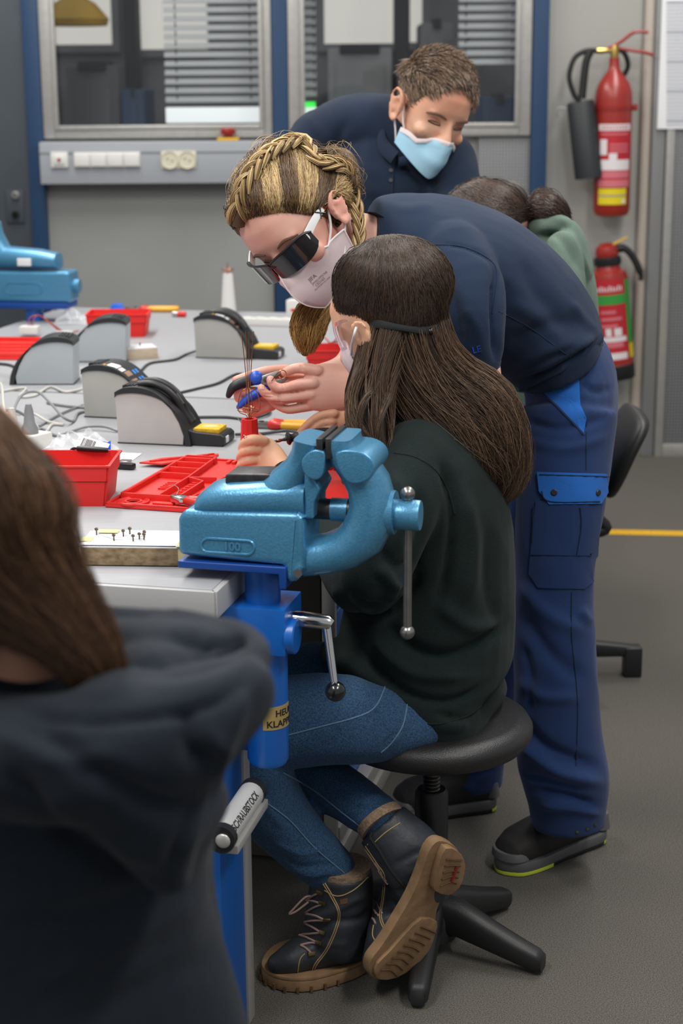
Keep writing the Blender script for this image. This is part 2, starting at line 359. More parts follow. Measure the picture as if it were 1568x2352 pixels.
# right: pipe, post and perforated cabinet door
px_ = wx(1468, 500); struct(MB().tube([(wx(1474, 500), WY-.03, 0), (wx(1474, 500), WY-.03, ZT)], .026, 14).build('trim_5', 'cream_pipe'), 'cream vertical pipe right of the extinguishers')
Yc = WY-.10
struct(MB().box((W(1487, 600, Yc).x, Yc, 0), (W(1517, 600, Yc).x, WY, ZT), .006).build('trim_6', 'alu_dark'), 'grey upright frame post of the perforated cabinet')
cb = thing('perforated_cabinet', (W(1600, 1050, Yc).x, Yc, 0), 'grey perforated sheet metal cabinet at the right edge', 'cabinet')
X0 = W(1517, 600, Yc).x+.003
MB().box((X0, Yc+.012, .02), (X0+1.2, WY-.005, 2.4), .004).build('body', 'perf_grey', cb)
MB().box((X0+.035, Yc-.004, .06), (X0+1.15, Yc+.01, 2.3), .002).build('perforated_door', 'perforated', cb)
for lo, hi in (((X0, Yc-.012, .0), (X0+.034, Yc+.012, 2.4)), ((X0+.034, Yc-.012, .0), (X0+1.2, Yc+.012, .058))): MB().box(lo, hi, .003).build('door_frame', 'alu', cb)
# notice sheet
pA = W(1508, 296, Yc-.012); ps = MB().box((pA.x, Yc-.017, pA.z), (pA.x+.5, Yc-.0125, 2.3)).build('notice_sheet', 'paper', flat=True)
tag(ps, 'white printed notice sheet on the perforated cabinet', 'notice')
mat('print_grey', 'a9acb4', .8); mat('print_dark', '7d8290', .8)
yy = 4
while yy < 285:
    tgt = 'print_dark' if yy % 68 < 8 else 'print_grey'
    z1, z0 = W(1540, yy, Yc-.017).z, W(1540, yy+4.5, Yc-.017).z; xa_ = W(1530, yy, Yc-.017).x
    MB().box((xa_, Yc-.0176, z0), (xa_+.10+.05*random.random(), Yc-.0171, z1)).build('text_line', tgt, ps, flat=True); xa2 = xa_+.17
    MB().box((xa2, Yc-.0176, z0), (xa2+.25*random.random()+.05, Yc-.0171, z1)).build('text_line', tgt, ps, flat=True)
    yy += 8.5
# ================================================================= fire extinguishers
mat('label_red', 'b01f2a', .5); mat('label_pink', 'c96a74', .5); mat('label_white', 'd8d2d4', .5); mat('label_green', '2f8f3a', .5); mat('label_yellow', 'd8c413', .5)
mat('brass', 'b59a58', .3, .9); mat('horn_black', '202427', .55); mat('rubber', '121314', .6)
def arc_band(M, r, z0, z1, a0, a1, n=14):
    """curved label, 0.6 mm proud of a cylinder about local z; angle 0 faces the camera (-Y), positive to the right"""
    mb = MB(M); V = []; Fc = []
    for k in range(n+1):
        a = a0+(a1-a0)*k/n; x, y = math.sin(a), -math.cos(a)
        for rr, z in ((r+.0002, z0), (r+.0009, z0), (r+.0009, z1), (r+.0002, z1)): V.append((x*rr, y*rr, z))
    for k in range(n):
        for j in range(4): Fc.append((k*4+j, k*4+(j+1) % 4, k*4+4+(j+1) % 4, k*4+4+j))
    Fc += [(0, 1, 2, 3), (n*4+3, n*4+2, n*4+1, n*4)]
    return mb.add(V, Fc)
def ext_co2():
    R = .0765; Yx = WY-.12; c = W(1411, 300, Yx); zb = W(1405, 497, Yx).z; M = Matrix.Translation((W(1408, 330, Yx).x, Yx, zb)) @ Matrix.Rotation(math.radians(-.6), 4, 'Y')
    t = thing('fire_extinguisher', M.translation, 'tall red carbon dioxide extinguisher with black horn hung on the wall', 'extinguisher', 'wall extinguishers')
    Hh = .565
    MB(M).lathe([(0, .004), (.05, 0), (.068, .008), (R, .03), (R, Hh-.09), (R*.97, Hh-.06), (R*.85, Hh-.03), (R*.6, Hh), (.026, Hh+.025), (.021, Hh+.045), (.021, Hh+.075), (0, Hh+.075)], 36).build('cylinder', 'red_paint', t)
    zt = Hh+.075
    v = MB(M).lathe([(.018, zt), (.019, zt+.03), (.015, zt+.05), (0, zt+.05)], 16).build('valve', 'brass', t)
    MB(M).tube([(.0, 0, zt+.03), (-.045, 0, zt+.03)], .011, 10).build('outlet', 'brass', v)
    MB(M).tube([(-.045, 0, zt+.03), (-.072, 0, zt+.03)], .013, 8).build('hose_nut', 'brass', v)
    h = MB(M); h.tube(bez([(-.03, -.006, zt+.035), (.02, -.006, zt+.06), (.08, -.006, zt+.10), (.135, -.006, zt+.098)], 6), [.007]*19, 8).build('carry_handle', 'red_paint', t)
    MB(M).tube(bez([(.01, .004, zt+.04), (.06, .004, zt+.03), (.12, .004, zt+.02), (.16, .004, zt+.008)], 6), [.007]*19, 8).build('lever', 'red_paint', t)
    # hose and horn
    HX = -.115
    MB(M).tube(bez([(-.07, 0, zt+.03), (-.12, -.005, zt+.028), (-.165, -.01, zt+.0), (-.185, -.012, zt-.07), (-.165, -.012, zt-.14), (-.14, -.012, zt-.17)], 8), .0105, 10).build('hose', 'rubber', t)
    MB(M).tube(bez([(.045, .03, zt-.07), (.06, .02, zt-.03), (.04, .01, zt+.02), (0, .01, zt+.04)], 6), .0105, 10).build('rear_hose', 'rubber', t)
    hp = bez([(-.10, -.01, zt+.025), (-.118, -.012, zt-.02), (-.132, -.014, zt-.16)], 6)
    MB(M).tube(hp, [.016]*len(hp), 12).build('horn_grip', 'rubber', t)
    Mh = M @ Matrix.Translation((-.139, -.016, zt-.17)) @ Matrix.Rotation(math.radians(-8.5), 4, 'Y') @ Matrix.Rotation(math.pi, 4, 'X')
    MB(Mh).lathe([(0, 0), (.05, 0), (.056, .008), (.063, .31), (.058, .31), (.05, .02), (0, .02)], 28).build('horn', 'horn_black', t)
    MB(M).tube(bez([(-.195, -.016, zt-.2), (-.225, -.016, zt-.195), (-.233, -.016, zt-.215), (-.228, -.016, zt-.23)], 5), .004, 8).build('horn_hook', 'alu_dark', t)
    arc = lambda z0, z1, m, a0=-1.0, a1=1.0, nm='label_field', r=R: arc_band(M, r, z0, z1, a0, a1).build(nm, m, t)
    z = lambda py: W(1405, py, Yx-.07).z-zb
    MB(M).lathe([(R+.003, z(253)), (R+.003, z(243))], 36).build('strap', 'red_button', t)
    MB(M).box((R-.004, -.012, z(256)), (R+.022, .012, z(240)), .004).build('strap_buckle', 'red_button', t)
    arc(z(431), z(284), 'label_red'); r2 = R+.0008
    arc(z(300), z(285), 'label_white', -.95, .95, 'label_header', r2); arc(z(391), z(367), 'label_white', -.95, .9, 'label_text_field', r2); arc(z(409), z(393), 'label_pink', -.95, .9, 'label_text_field', r2); arc(z(430), z(413), 'label_pink', -.95, .9, 'label_text_field', r2)
    arc(z(356), z(320), 'label_white', -.85, -.45, 'pictogram', r2); arc(z(367), z(352), 'label_white', -.33, .1, 'pictogram', r2)
    for y in (306, 330, 338, 346): arc(z(y+4), z(y), 'label_pink', -.3 if y > 310 else -.8, .75, 'text_line', r2)
    for k in range(9): arc(z(297), z(288), 'label_red', -.72+k*.17, -.66+k*.17, 'text_mark', r2+.0006)
    arc(z(470), z(433), 'label_yellow', -.93, .72, 'inspection_label'); arc(z(451), z(448), 'print_dark', -.9, .7, 'text_line', r2); arc(z(467), z(459), 'label_white', .42, .62, 'stamp', r2)
ext_co2()
def ext_water():
    R = .08; Yx = WY-.12; p = W(1428, 868, Yx); M = Matrix.Translation((W(1414, 868, Yx).x, Yx, p.z)) @ Matrix.Rotation(math.radians(-6.0), 4, 'Y')
    t = thing('fire_extinguisher', M.translation, 'red fire extinguisher with green banded label and black foot ring', 'extinguisher', 'wall extinguishers')
    MB(M).lathe([(0, 0), (.078, 0), (.082, .006), (.082, .062), (R, .064)], 32).build('foot_ring', 'black_plastic', t)
    MB(M).lathe([(R, .06), (R, .43), (R*.93, .455), (.055, .463), (.05, .485), (0, .485)], 32).build('cylinder', 'red_paint', t)
    MB(M).lathe([(0, .485), (.056, .485), (.058, .492), (.058, .515), (.05, .52), (0, .52)], 28).build('collar', 'black_plastic', t)
    MB(M).lathe([(0, .52), (.046, .52), (.05, .535), (.044, .56), (.025, .575), (0, .578)], 24).build('cap', 'red_paint', t)
    MB(M).tube([(.02, -.01, .565), (.09, -.012, .592)], [.006, .004], 8).build('safety_pin', 'yellow_plastic', t)
    MB(M).tube(bez([(.03, 0, .545), (.075, -.004, .545), (.11, -.006, .50), (.135, -.006, .43), (.13, -.006, .405)], 6), [.018]*6+[.015]*12+[.011]*7, 10).build('hose', 'rubber', t)
    arc = lambda z0, z1, m, a0=-1.2, a1=.7, nm='label_field', r=R: arc_band(M, r, z0, z1, a0, a1).build(nm, m, t)
    z = lambda py: W(1410, py, Yx-.07).z-p.z; r2 = R+.0008
    arc(z(830), z(640), 'label_red'); arc(z(698), z(676), 'label_green', -1.2, .7, 'green_band', r2); arc(z(790), z(645), 'label_green', .75, 1.25, 'green_strip', r2); arc(z(825), z(792), 'label_yellow', .8, 1.25, 'yellow_strip', r2)
    for k in range(11): arc(z(668), z(655+(k % 3)*2), 'label_white', -1.1+k*.155, -1.03+k*.155, 'text_mark', r2)
    for y, a1 in ((712, .1), (728, .4), (744, .15)): arc(z(y+7), z(y), 'label_pink', -.7, a1, 'text_line', r2)
    arc(z(771), z(753), 'label_white', -.05, .35, 'pictogram', r2); arc(z(771), z(753), 'label_white', -.5, -.2, 'pictogram', r2); arc(z(784), z(773), 'label_white', -1.1, .6, 'text_line', r2); arc(z(797), z(786), 'label_pink', -1.1, .4, 'text_line', r2); arc(z(825), z(810), 'label_white', -1.1, .6, 'text_line', r2)
ext_water()
# ================================================================= workbenches
mat('worktop', '97989c', .55, noise_scale=1, var=.05, stretch=(14, 220, 14), bump=.0)
mat('worktop_edge', 'acacac', .45)
mat('bench_blue', '0b54a2', .45)
mat('bench_grey', '4b4642', .6)
mat('alu_rail', 'bcbab6', .35, .45)
HT = .84; AZ = 13.3
C0 = PZ(493, 1357, HT); C0.z = 0
EA = Vector((math.sin(math.radians(AZ)), math.cos(math.radians(AZ)), 0)); EB = Vector((-EA.y, EA.x, 0))
TF = Matrix(((EA.x, EB.x, 0, C0.x), (EA.y, EB.y, 0, C0.y), (0, 0, 1, 0), (0, 0, 0, 1)))
def PB(px, py, b):                     # pixel ray with the vertical plane at offset b left of the bench's right edge
    d = ray(px, py); n = EB; k = ((C0 + n*b) - CAM).dot(n)/d.dot(n); return CAM + d*k
def PA(px, py, a):                     # vertical plane at distance a behind the front edge
    d = ray(px, py); k = ((C0 + EA*a) - CAM).dot(EA)/d.dot(EA); return CAM + d*k
def onT(px, py, yaw=0, z=HT): return rotz(PZ(px, py, z), -AZ+yaw)
for k, (a0, a1) in enumerate(((0, 1.553), (1.557, 3.11))):
    t = thing('workbench', TF @ Vector(((a0+a1)/2, .76, 0)), ['light grey topped workbench in front with blue end column', 'light grey topped workbench standing farther back by the wall'][k], 'workbench', 'workbenches')
    MB(TF).box((a0+.006, .006, .802), (a1-.006 if k == 0 else a1, 1.514, HT), .003).build('worktop', 'worktop', t)
    for lo, hi in (((a0, -.004, .795), (a1, .007, HT-.0015)), ((a0, 1.513, .795), (a1, 1.522, HT-.0015))) + ((((a0-.004, .0, .795), (a0+.007, 1.52, HT-.0015)),) if k == 0 else (((a1-.001, 0, .795), (a1+.008, 1.52, HT-.0015)),)): MB(TF).box(lo, hi, .002).build('edge_strip', 'worktop_edge', t)
    for b0, b1 in ((.05, .11), (1.41, 1.47)): MB(TF).box((a0+.05, b0, .735), (a1-.05, b1, .80), .003).build('rail', 'alu_rail', t)
    for a_ in (a0+.05, a1-.11): MB(TF).box((a_, .11, .735), (a_+.06, 1.41, .80), .003).build('cross_rail', 'alu_rail', t)
    for s, (b0, b1) in enumerate(((.012, .10), (1.42, 1.508))):
        for a_ in ((a0+.03, a1-.20)):
            c = MB(TF).box((a_, b0, .0), (a_+.13, b1, .735 if True else 0), .004).build('leg_column', 'bench_blue', t)
            MB(TF).box((a_+.13, b0-.004, 0), (a_+.165, b1, .735), .003).build('column_profile', 'alu_rail', t)
    if k == 0:
        # lower cross board seen under the front edge
        MB(TF).box((.0, .03, .72), (.03, 1.49, .775), .003).build('front_rail', 'alu_rail', t)
# under-bench drawer cabinet
cb = thing('drawer_cabinet', TF @ Vector((1.1, .4, 0)), 'blue under-bench cabinet with aluminium base rails behind the legs of the seated girl', 'cabinet')
MB(TF).box((.80, .03, .08), (1.33, .70, .70), .004).build('body', 'bench_blue', cb)
MB(TF).box((.785, .03, .01), (.80, .70, .70), .003).build('end_panel', 'bench_grey', cb)
MB(TF).box((.80, -.012, .005), (1.34, .03, .045), .004).build('base_rail', 'alu_rail', cb); MB(TF).box((.80, -.004, .05), (1.34, .03, .085), .004).build('base_rail', 'alu_rail', cb)
MB(TF).box((.785, .0, .0), (.802, .028, .72), .003).build('corner_profile', 'alu_rail', cb)
for k in range(4): MB(TF).box((.83, .022, .12+k*.14), (1.31, .03, .245+k*.14), .003).build('drawer_front', 'bench_blue', cb)
# label holder tube on the front leg
p0 = PB(512, 1922, -.03); p1 = PB(578, 1822, -.03); ax = (p1-p0).normalized(); L = (p1-p0).length
t = thing('label_holder', p0, 'grey tubular label holder lettered in black on the blue bench column', 'label holder')
M = frame(p0, ax, ez=(0, 0, 1))
MB(M).tube([(0, 0, 0), (L, 0, 0)], .021, 20).build('tube', 'worktop_edge', t)
for x in (-.012, L-.004): MB(M).tube([(x, 0, 0), (x+.016, 0, 0)], .0225, 20).build('end_ring', 'black_plastic', t)
MB(M).box((-.002, -.024, -.027), (L+.012, -.001, -.013), .002).build('channel', 'alu_rail', t)
MB(M).ball((-.014, -.004, 0), (.004, .012, .012), 12).build('end_cap', 'alu_rail', t)
v, f = text_geo('SCHRAUBSTOCK', .017, .0002, .0003, 'RIGHT'); V = []
for q in v:
    an = (q.y-.006)/.021+.7; V.append((L-.025+q.x, -math.cos(an)*(.0213+q.z), math.sin(an)*(.0213+q.z)))
MB(M).add(V, f).build('lettering', 'dark_hole', t, flat=True)
# ================================================================= vises
mat('vise_blue', '4a8bb0', .34, .4, noise_scale=260, var=.10, bump=.25, bump_scale=300, coat=.35)
mat('bracket_blue', '0b5cb2', .38, coat=.2, noise_scale=30, var=.06)
mat('bracket_dark', '0b3f8c', .42)
mat('steel', '8d8a87', .3, .9, noise_scale=60, var=.12)
mat('steel_dark', '4b4a4b', .42, .8, noise_scale=80, var=.25)
mat('chrome', 'c8c8c8', .14, 1.)
mat('ball_black', '101012', .12, coat=.5)
mat('sticker_gold', 'a8905a', .45, .2)
def poly_prism(mb, pts, y0, y1, bev=0, seg=3):
    """polygon (x,z) extruded along local y"""
    R = Matrix(((1, 0, 0, 0), (0, 0, -1, 0), (0, 1, 0, 0), (0, 0, 0, 1)))   # local (x,y,z)->(x,-z,y)
    return mb.prism(pts, -y1, -y0, bev, R, seg)
P0 = PB(603, 1345, -.045); VY0 = P0.copy(); VO = Vector((P0.x, P0.y, 0))
VM = rotz(VO, -AZ); VMi = VM.inverted(); CL = VMi @ CAM
def VL(px, py, yl):
    d = VMi.to_3x3() @ ray(px, py); k = (yl-CL.y)/d.y; q = CL+d*k; return (q.x, q.z)
def sm(pts, n=4, closed=True):
    return [(p.x, p.y) for p in bez([(a, b, 0) for a, b in pts], n, closed)]
def make_vise(M, label, full=True):
    t = thing('bench_vise', M.translation, label, 'vise', 'bench vises'); yf, yb = -.055, .055
    S = lambda pts, y=yf: [VL(*p, y) for p in pts]
    lb = poly_prism(MB(M), S([(408, 1275), (407, 1195), (412, 1180), (424, 1173), (685, 1180), (694, 1188), (697, 1215), (697, 1310), (688, 1332), (672, 1340), (652, 1336), (651, 1300), (540, 1290)]), yf, yb, .012, 4).build('slide_body', 'vise_blue', t, 50)
    # cast recess with the size mark
    ring = [VL(462+18+math.cos(a)*0, 0, yf) for a in ()]
    pts = []
    for cx_, a0 in ((568, -90), (478, 90)):
        for k in range(9): a = math.radians(a0+k*22.5); pts.append((cx_+16*math.cos(a), 1255+16*math.sin(a)+(cx_-523)*.06))
    loop = [Vector((VL(x, y, yf)[0], yf-.0005, VL(x, y, yf)[1])) for x, y in pts]
    MB(M).tube(loop, .0022, 6, closed=True).build('cast_rim', 'vise_blue', lb)
    v, f = text_geo('100', .019, .0006, .0018, 'CENTER'); x0, z0 = VL(533, 1264, yf)
    MB(M).add([(x0+q.x, yf-q.z, z0+q.y) for q in v], f).build('size_mark', 'vise_blue', lb)
    # rear jaw casting: rounded saddle (loft along x) plus jaw neck
    def sec(px, ytop, ybot, hw, e=2.6):
        x, z1 = VL(px, ytop, 0); z0 = VL(px, ybot, 0)[1]; return ((x, 0, (z0+z1)/2), (0, hw, 0), (0, 0, (z1-z0)/2), e)
    MB(M).loft([sec(462, 1150, 1172, .03), sec(466, 1128, 1173, .046), sec(490, 1108, 1175, .052), sec(540, 1096, 1176, .053), sec(640, 1090, 1180, .052), sec(700, 1088, 1185, .05), sec(712, 1092, 1185, .046)], 28).build('saddle', 'vise_blue', t, 60)
    poly_prism(MB(M), S([(520, 1108), (520, 1090), (526, 1086), (620, 1086), (627, 1092), (627, 1108)], -.02), -.028, .03, .003).build('anvil_pad', 'steel_dark', t)
    nk = [((*VL(690, 1120, 0)[:1], 0, VL(690, 1120, 0)[1])), ]
    def rsec(px, py, rpx, hw, e=2.4):
        x, z = VL(px, py, 0); r = rpx/1440; return (x, z, r, hw, e)
    def neck(path):
        S2 = []
        for i, (x, z, r, hw, e) in enumerate(path):
            a = path[max(0, i-1)]; b = path[min(len(path)-1, i+1)]; tx, tz = b[0]-a[0], b[1]-a[1]; n = math.hypot(tx, tz); S2.append(((x, 0, z), (-tz/n*r, 0, tx/n*r), (0, hw, 0), e))
        return S2
    MB(M).loft(neck([rsec(640, 1128, 46, .048), rsec(672, 1098, 42, .046), rsec(694, 1068, 36, .043), rsec(708, 1040, 34, .046, 3), rsec(716, 1015, 33, .05, 4), rsec(718, 1004, 31, .051, 5)]), 28).build('rear_jaw', 'vise_blue', t, 60)
    poly_prism(MB(M), S([(734, 1178), (712, 1178), (712, 1060), (728, 1075), (750, 1110), (735, 1140)], 0), -.04, .04, .004).build('jaw_web', 'vise_blue', t)
    for x0, x1, nm in ((738, 752, 'jaw_plate'), (759, 772, 'jaw_plate')): poly_prism(MB(M), S([(x0, 1045), (x0-1, 998), (x1-1, 998), (x1, 1045)], -.02), -.052, .052, .001).build(nm, 'steel_dark', t)
    # front jaw: C-shaped arm
    MB(M).loft(neck([rsec(790, 998, 28, .051, 5), rsec(790, 1012, 30, .052, 4), rsec(799, 1040, 36, .05, 3), rsec(826, 1075, 44, .043), rsec(846, 1110, 48, .042), rsec(856, 1150, 50, .045), rsec(852, 1190, 54, .046), rsec(834, 1228, 54, .046), rsec(800, 1256, 48, .046), rsec(755, 1270, 44, .045), rsec(715, 1275, 44, .044), rsec(690, 1277, 44, .042)]), 28).build('front_jaw', 'vise_blue', t, 60)
    for pts in ([(746, 1046), (738, 1036), (722, 1034), (704, 1042), (692, 1060), (696, 1084), (712, 1100), (730, 1102), (742, 1086)], [(769, 1048), (776, 1038), (800, 1034), (832, 1040), (854, 1056), (860, 1078), (846, 1102), (818, 1112), (794, 1104), (776, 1076)]):
        poly_prism(MB(M), sm(S(pts, -.054), 3), -.054, .05, .003).build('jaw_head', 'vise_blue', t, 40)
    x0, z0 = VL(690, 1166, 0); x1 = VL(905, 1166, 0)[0]
    sp = MB(M).tube([(x0, 0, z0), (x1-.02, 0, z0)], .0165, 20).build('spindle', 'steel_dark', t)
    MB(M).tube([(VL(762, 1166, 0)[0], 0, z0), (VL(800, 1166, 0)[0], 0, z0)], .0185, 20).build('spindle_sleeve', 'vise_blue', t)
    MB(M).tube([(VL(890, 1160, 0)[0], 0, z0), (VL(908, 1160, 0)[0], 0, z0)], [.036, .034], 28).build('spindle_flange', 'vise_blue', t)
    x2 = VL(966, 1172, 0)[0]; MB(M).tube([(x1-.004, 0, z0-.003), (x1+.003, 0, z0-.003), (x2-.002, 0, z0-.003), (x2, 0, z0-.003)], [.022, .024, .024, .0225], 28).build('handle_boss', 'vise_blue', t)
    hx = VL(936, 1172, 0)[0]; zt_, zb_ = VL(936, 1134, 0)[1], VL(936, 1452, 0)[1]
    MB(M).tube([(hx, 0, zt_), (hx, 0, zb_)], .0068, 14).build('tommy_bar', 'steel', t)
    for z_, r_ in ((zt_, .0115), (zb_, .0118)): MB(M).ball((hx, 0, z_), r_, 18).build('bar_end', 'steel', t)
    bx_, bz_ = VL(688, 1312, yf); MB(M).tube([(bx_, yf+.01, bz_), (bx_, yf-.012, bz_)], .0075, 6).build('bolt', 'chrome', t)
    # bracket, post and clamp
    br = MB(M); poly_prism(br, S([(413, 1300), (413, 1284), (660, 1300), (660, 1350), (645, 1350), (643, 1316)], -.05), -.06, .06, .002)
    br.build('mount_plate', 'bracket_dark', t)
    MB(M).tube([(0, 0, .60), (0, 0, VL(600, 1310, 0)[1]+.004)], .0285, 28).build('post', 'bracket_blue', t)
    if full:
        xa, za = VL(520, 1412, -.04); xb, zb = VL(681, 1395, -.04); z1 = VL(600, 1398, -.045)[1]; z2 = VL(600, 1505, -.045)[1]
        MB(M).box((-.055, -.046, z2), (.048, .06, z1), .003).build('clamp_block', 'bracket_blue', t)
        zl = VL(612, 1770, -.03)[1]; MB(M).lathe([(0, zl), (.03, zl+.003), (.034, zl+.012), (.034, z2)], 28, Matrix.Translation((.004, .0, 0))).build('guide_tube', 'bracket_blue', t)
        MB(M).box((-.075, .02, zl+.01), (-.02, .05, z2), .003).build('side_plate', 'bracket_blue', t)
        kx, kz = VL(668, 1465, -.03); q = kx
        MB(M).tube([(.048, -.02, kz), (kx-.006, -.02, kz)], .012, 14).build('knob_stem', 'bracket_blue', t)
        mb = MB(M @ Matrix.Translation((kx, -.02, kz)) @ Matrix.Rotation(math.pi/2, 4, 'Y')); nn = 64
        mb.loft([((0, 0, z_), (r_, 0, 0), (0, r_, 0)) for z_, r_ in ((-.008, .024), (-.007, .0285), (.006, .0285), (.008, .026))], nn)
        mb.build('clamp_knob', 'bracket_blue', t)
        lx, lz = VL(696, 1422, .0); ex_, ez_ = VL(738, 1432, 0)
        MB(M).tube([(.02, 0, lz), (lx, 0, lz), (ex_+.012, 0, lz-.003), (ex_+.017, 0, lz-.006)], [.013, .013, .012, .009], 16).build('lever_hub', 'chrome', t)
        bx2, bz2 = VL(770, 1588, -.02); MB(M).tube([(ex_+.008, 0, lz-.006), (bx2, -.02, bz2)], [.0075, .0062], 12).build('lever_arm', 'chrome', t); MB(M).ball((bx2, -.02, bz2), .0165, 24).build('lever_ball', 'ball_black', t)
        # sticker on the guide tube
        za, zb = VL(630, 1628, -.034)[1], VL(630, 1680, -.034)[1]; Ms = M @ Matrix.Translation((.004, 0, 0)); ac = math.atan2(VL(607, 1655, -.034)[0]-.004, .034)
        st = arc_band(Ms, .034, zb, za, .06, 1.7, 18).build('sticker', 'sticker_gold', t)
        for s_, zz, xo in (('HEUER', .57, .020), ('KLAPPBAR', .12, .0055)):
            v, f = text_geo(s_, .0155, .0003, .0002); V = []
            for q in v: an = .06+(q.x+xo)/.034; V.append((math.sin(an)*(.0352+q.z), -math.cos(an)*(.0352+q.z), zb+(za-zb)*zz+q.y))
            MB(Ms).add(V, f).build('lettering', 'dark_hole', t, flat=True)
    return t
make_vise(VM, 'large sky blue bench vise on blue post at the front bench corner')
# far vise on the left edge of the rear bench: same casting, turned round, wholly built where it stands
def far_vise():
    p = PZ(60, 735, HT); M = rotz(Vector((p.x, p.y, 0)), 180-AZ+4)
    t = thing('bench_vise', M.translation, 'small looking sky blue bench vise far left by the dark door', 'vise', 'bench vises')
    z0 = W(70, 690, p.y).z-.84+.84
    zb = z0; mb = MB(M)
    mb.box((-.17, -.05, zb), (.12, .05, zb+.10), .012, 4).build('slide_body', 'vise_blue', t, 50)
    MB(M).loft([((x, 0, zb+.105+h/2), (0, w, 0), (0, 0, h/2), 2.6) for x, h, w in ((-.125, .03, .03), (-.12, .05, .045), (-.06, .062, .05), (.04, .07, .05), (.10, .075, .046))], 24).build('saddle', 'vise_blue', t, 60)
    MB(M).loft([((x, 0, z), (r, 0, r*.3), (0, w, 0), 2.6) for x, z, r, w in ((.05, zb+.14, .045, .046), (.075, zb+.18, .03, .043), (.092, zb+.22, .024, .046), (.098, zb+.255, .022, .05))], 24).build('rear_jaw', 'vise_blue', t, 60)
    MB(M).loft([((x, 0, z), (r, 0, 0), (0, w, 0), 2.6) for x, z, r, w in ((.14, zb+.255, .022, .05), (.15, zb+.21, .03, .046), (.19, zb+.15, .04, .043), (.19, zb+.09, .045, .045), (.16, zb+.03, .06, .045), (.15, zb+.01, .06, .04))], 24).build('front_jaw', 'vise_blue', t, 60)
    MB(M).tube([(-.165, 0, zb+.05), (-.188, 0, zb+.05)], .022, 20).build('spindle_end', 'vise_blue', t)
    pts = []
    for cx_, a0 in ((.03, -90), (-.06, 90)):
        for k in range(9): a = math.radians(a0+k*22.5); pts.append((cx_+.018*math.cos(a), .0505, zb+.045+.018*math.sin(a)))
    MB(M).tube(pts, .0022, 6, closed=True).build('cast_rim', 'vise_blue', t)
    MB(M).box((-.045, .046, zb+.118), (.0, .056, zb+.142), .001).build('paper_label', 'paper', t)
    MB(M).box((-.16, -.055, zb-.02), (.12, .055, zb), .003).build('mount_plate', 'bracket_dark', t)
    MB(M).tube([(-.03, 0, .45), (-.03, 0, zb-.02)], .03, 24).build('post', 'bracket_blue', t); MB(M).box((-.09, -.045, .6), (.02, .06, .72), .003).build('clamp_block', 'bracket_blue', t)
    MB(M).tube([(-.095, -.03, zb-.035), (-.095, -.03, zb-.01)], .008, 8).build('bolt', 'chrome', t)
far_vise()
# ================================================================= stool and chair
mat('stool_vinyl', '201f20', .42, bump=.35, bump_scale=420, noise_scale=60, var=.05)
mat('stool_frame', '1b1b1c', .48, bump=.15, bump_scale=500, noise_scale=20, var=.08)
mat('screw_steel', '5a5754', .35, .9)
sc = PZ(1000, 2176, 0); sx, sy = W(991, 1780, sc.y).x, sc.y
SEATZ = .472
t = thing('work_stool', (sx, sy, 0), 'round black vinyl work stool under the seated girl', 'stool')
T = Matrix.Translation((sx, sy, 0))
MB(T).lathe([(0, SEATZ-.055), (.15, SEATZ-.055), (.172, SEATZ-.048), (.184, SEATZ-.03), (.184, SEATZ-.018), (.176, SEATZ-.005), (.155, SEATZ+.001), (0, SEATZ)], 56).build('seat', 'stool_vinyl', t, 60)
MB(T).lathe([(0, SEATZ-.066), (.09, SEATZ-.066), (.09, SEATZ-.055)], 24).build('seat_plate', 'stool_frame', t)
prof = [(.0135, .30)]; z = .30
while z < SEATZ-.066: prof += [(.0165, z+.002), (.0165, z+.0035), (.0135, z+.0055)]; z += .0075
MB(T).lathe(prof, 18).build('threaded_spindle', 'screw_steel', t, 60)
MB(T).lathe([(0, .10), (.026, .10), (.026, .19), (.031, .195), (.031, .318), (.026, .325), (.0, .325)], 24).build('column', 'stool_frame', t)
MB(T).lathe([(0, .03), (.05, .03), (.05, .075), (.035, .115), (0, .12)], 24).build('hub', 'stool_frame', t)
for k in range(5):
    a = math.radians(261+72*k); d = Vector((math.cos(a), math.sin(a), 0)); n = Vector((-d.y, d.x, 0)); secs = []
    for r, zc, hz, hw in ((.02, .075, .04, .028), (.06, .075, .034, .027), (.12, .055, .028, .024), (.18, .036, .023, .021), (.215, .026, .021, .019), (.226, .024, .016, .014)): secs.append((Vector((sx, sy, 0))+d*r+Vector((0, 0, zc)), n*hw, Vector((0, 0, hz)), 3))
    MB().loft(secs, 18).build('leg', 'stool_frame', t, 60)
# office chair of the person in the green hoodie
cc = PZ(1228, 1556, 0); t = thing('swivel_chair', cc, 'black swivel chair with padded backrest behind the green hoodie', 'chair'); T = Matrix.Translation(cc)
MB(T).lathe([(0, .06), (.05, .06), (.03, .12), (.028, .40), (0, .40)], 20).build('column', 'stool_frame', t)
MB(T).lathe([(0, .40), (.16, .40), (.185, .42), (.185, .45), (.16, .465), (0, .462)], 36, Matrix.Translation((-.03, 0, 0))).build('seat', 'stool_vinyl', t)
for k in range(5):
    a = math.radians(3+72*k); d = Vector((math.cos(a), math.sin(a), 0)); n = Vector((-d.y, d.x, 0)); mb = MB()
    mb.loft([(cc+d*r+Vector((0, 0, zc)), n*hw, Vector((0, 0, hz)), 6) for r, zc, hz, hw in ((.02, .09, .03, .02), (.24, .075, .016, .02), (.285, .07, .014, .018))], 16).build('leg', 'black_plastic', t)
    q = cc+d*.268; MB(rotz(q, 3+72*k)).box((-.024, -.024, .0), (.024, .024, .085), .006).build('glide', 'black_plastic', t)
c1, c2 = W(1393, 1112, cc.y+.02), W(1462, 945, cc.y+.02); n = Vector((c2-c1)).normalized(); mb = MB()
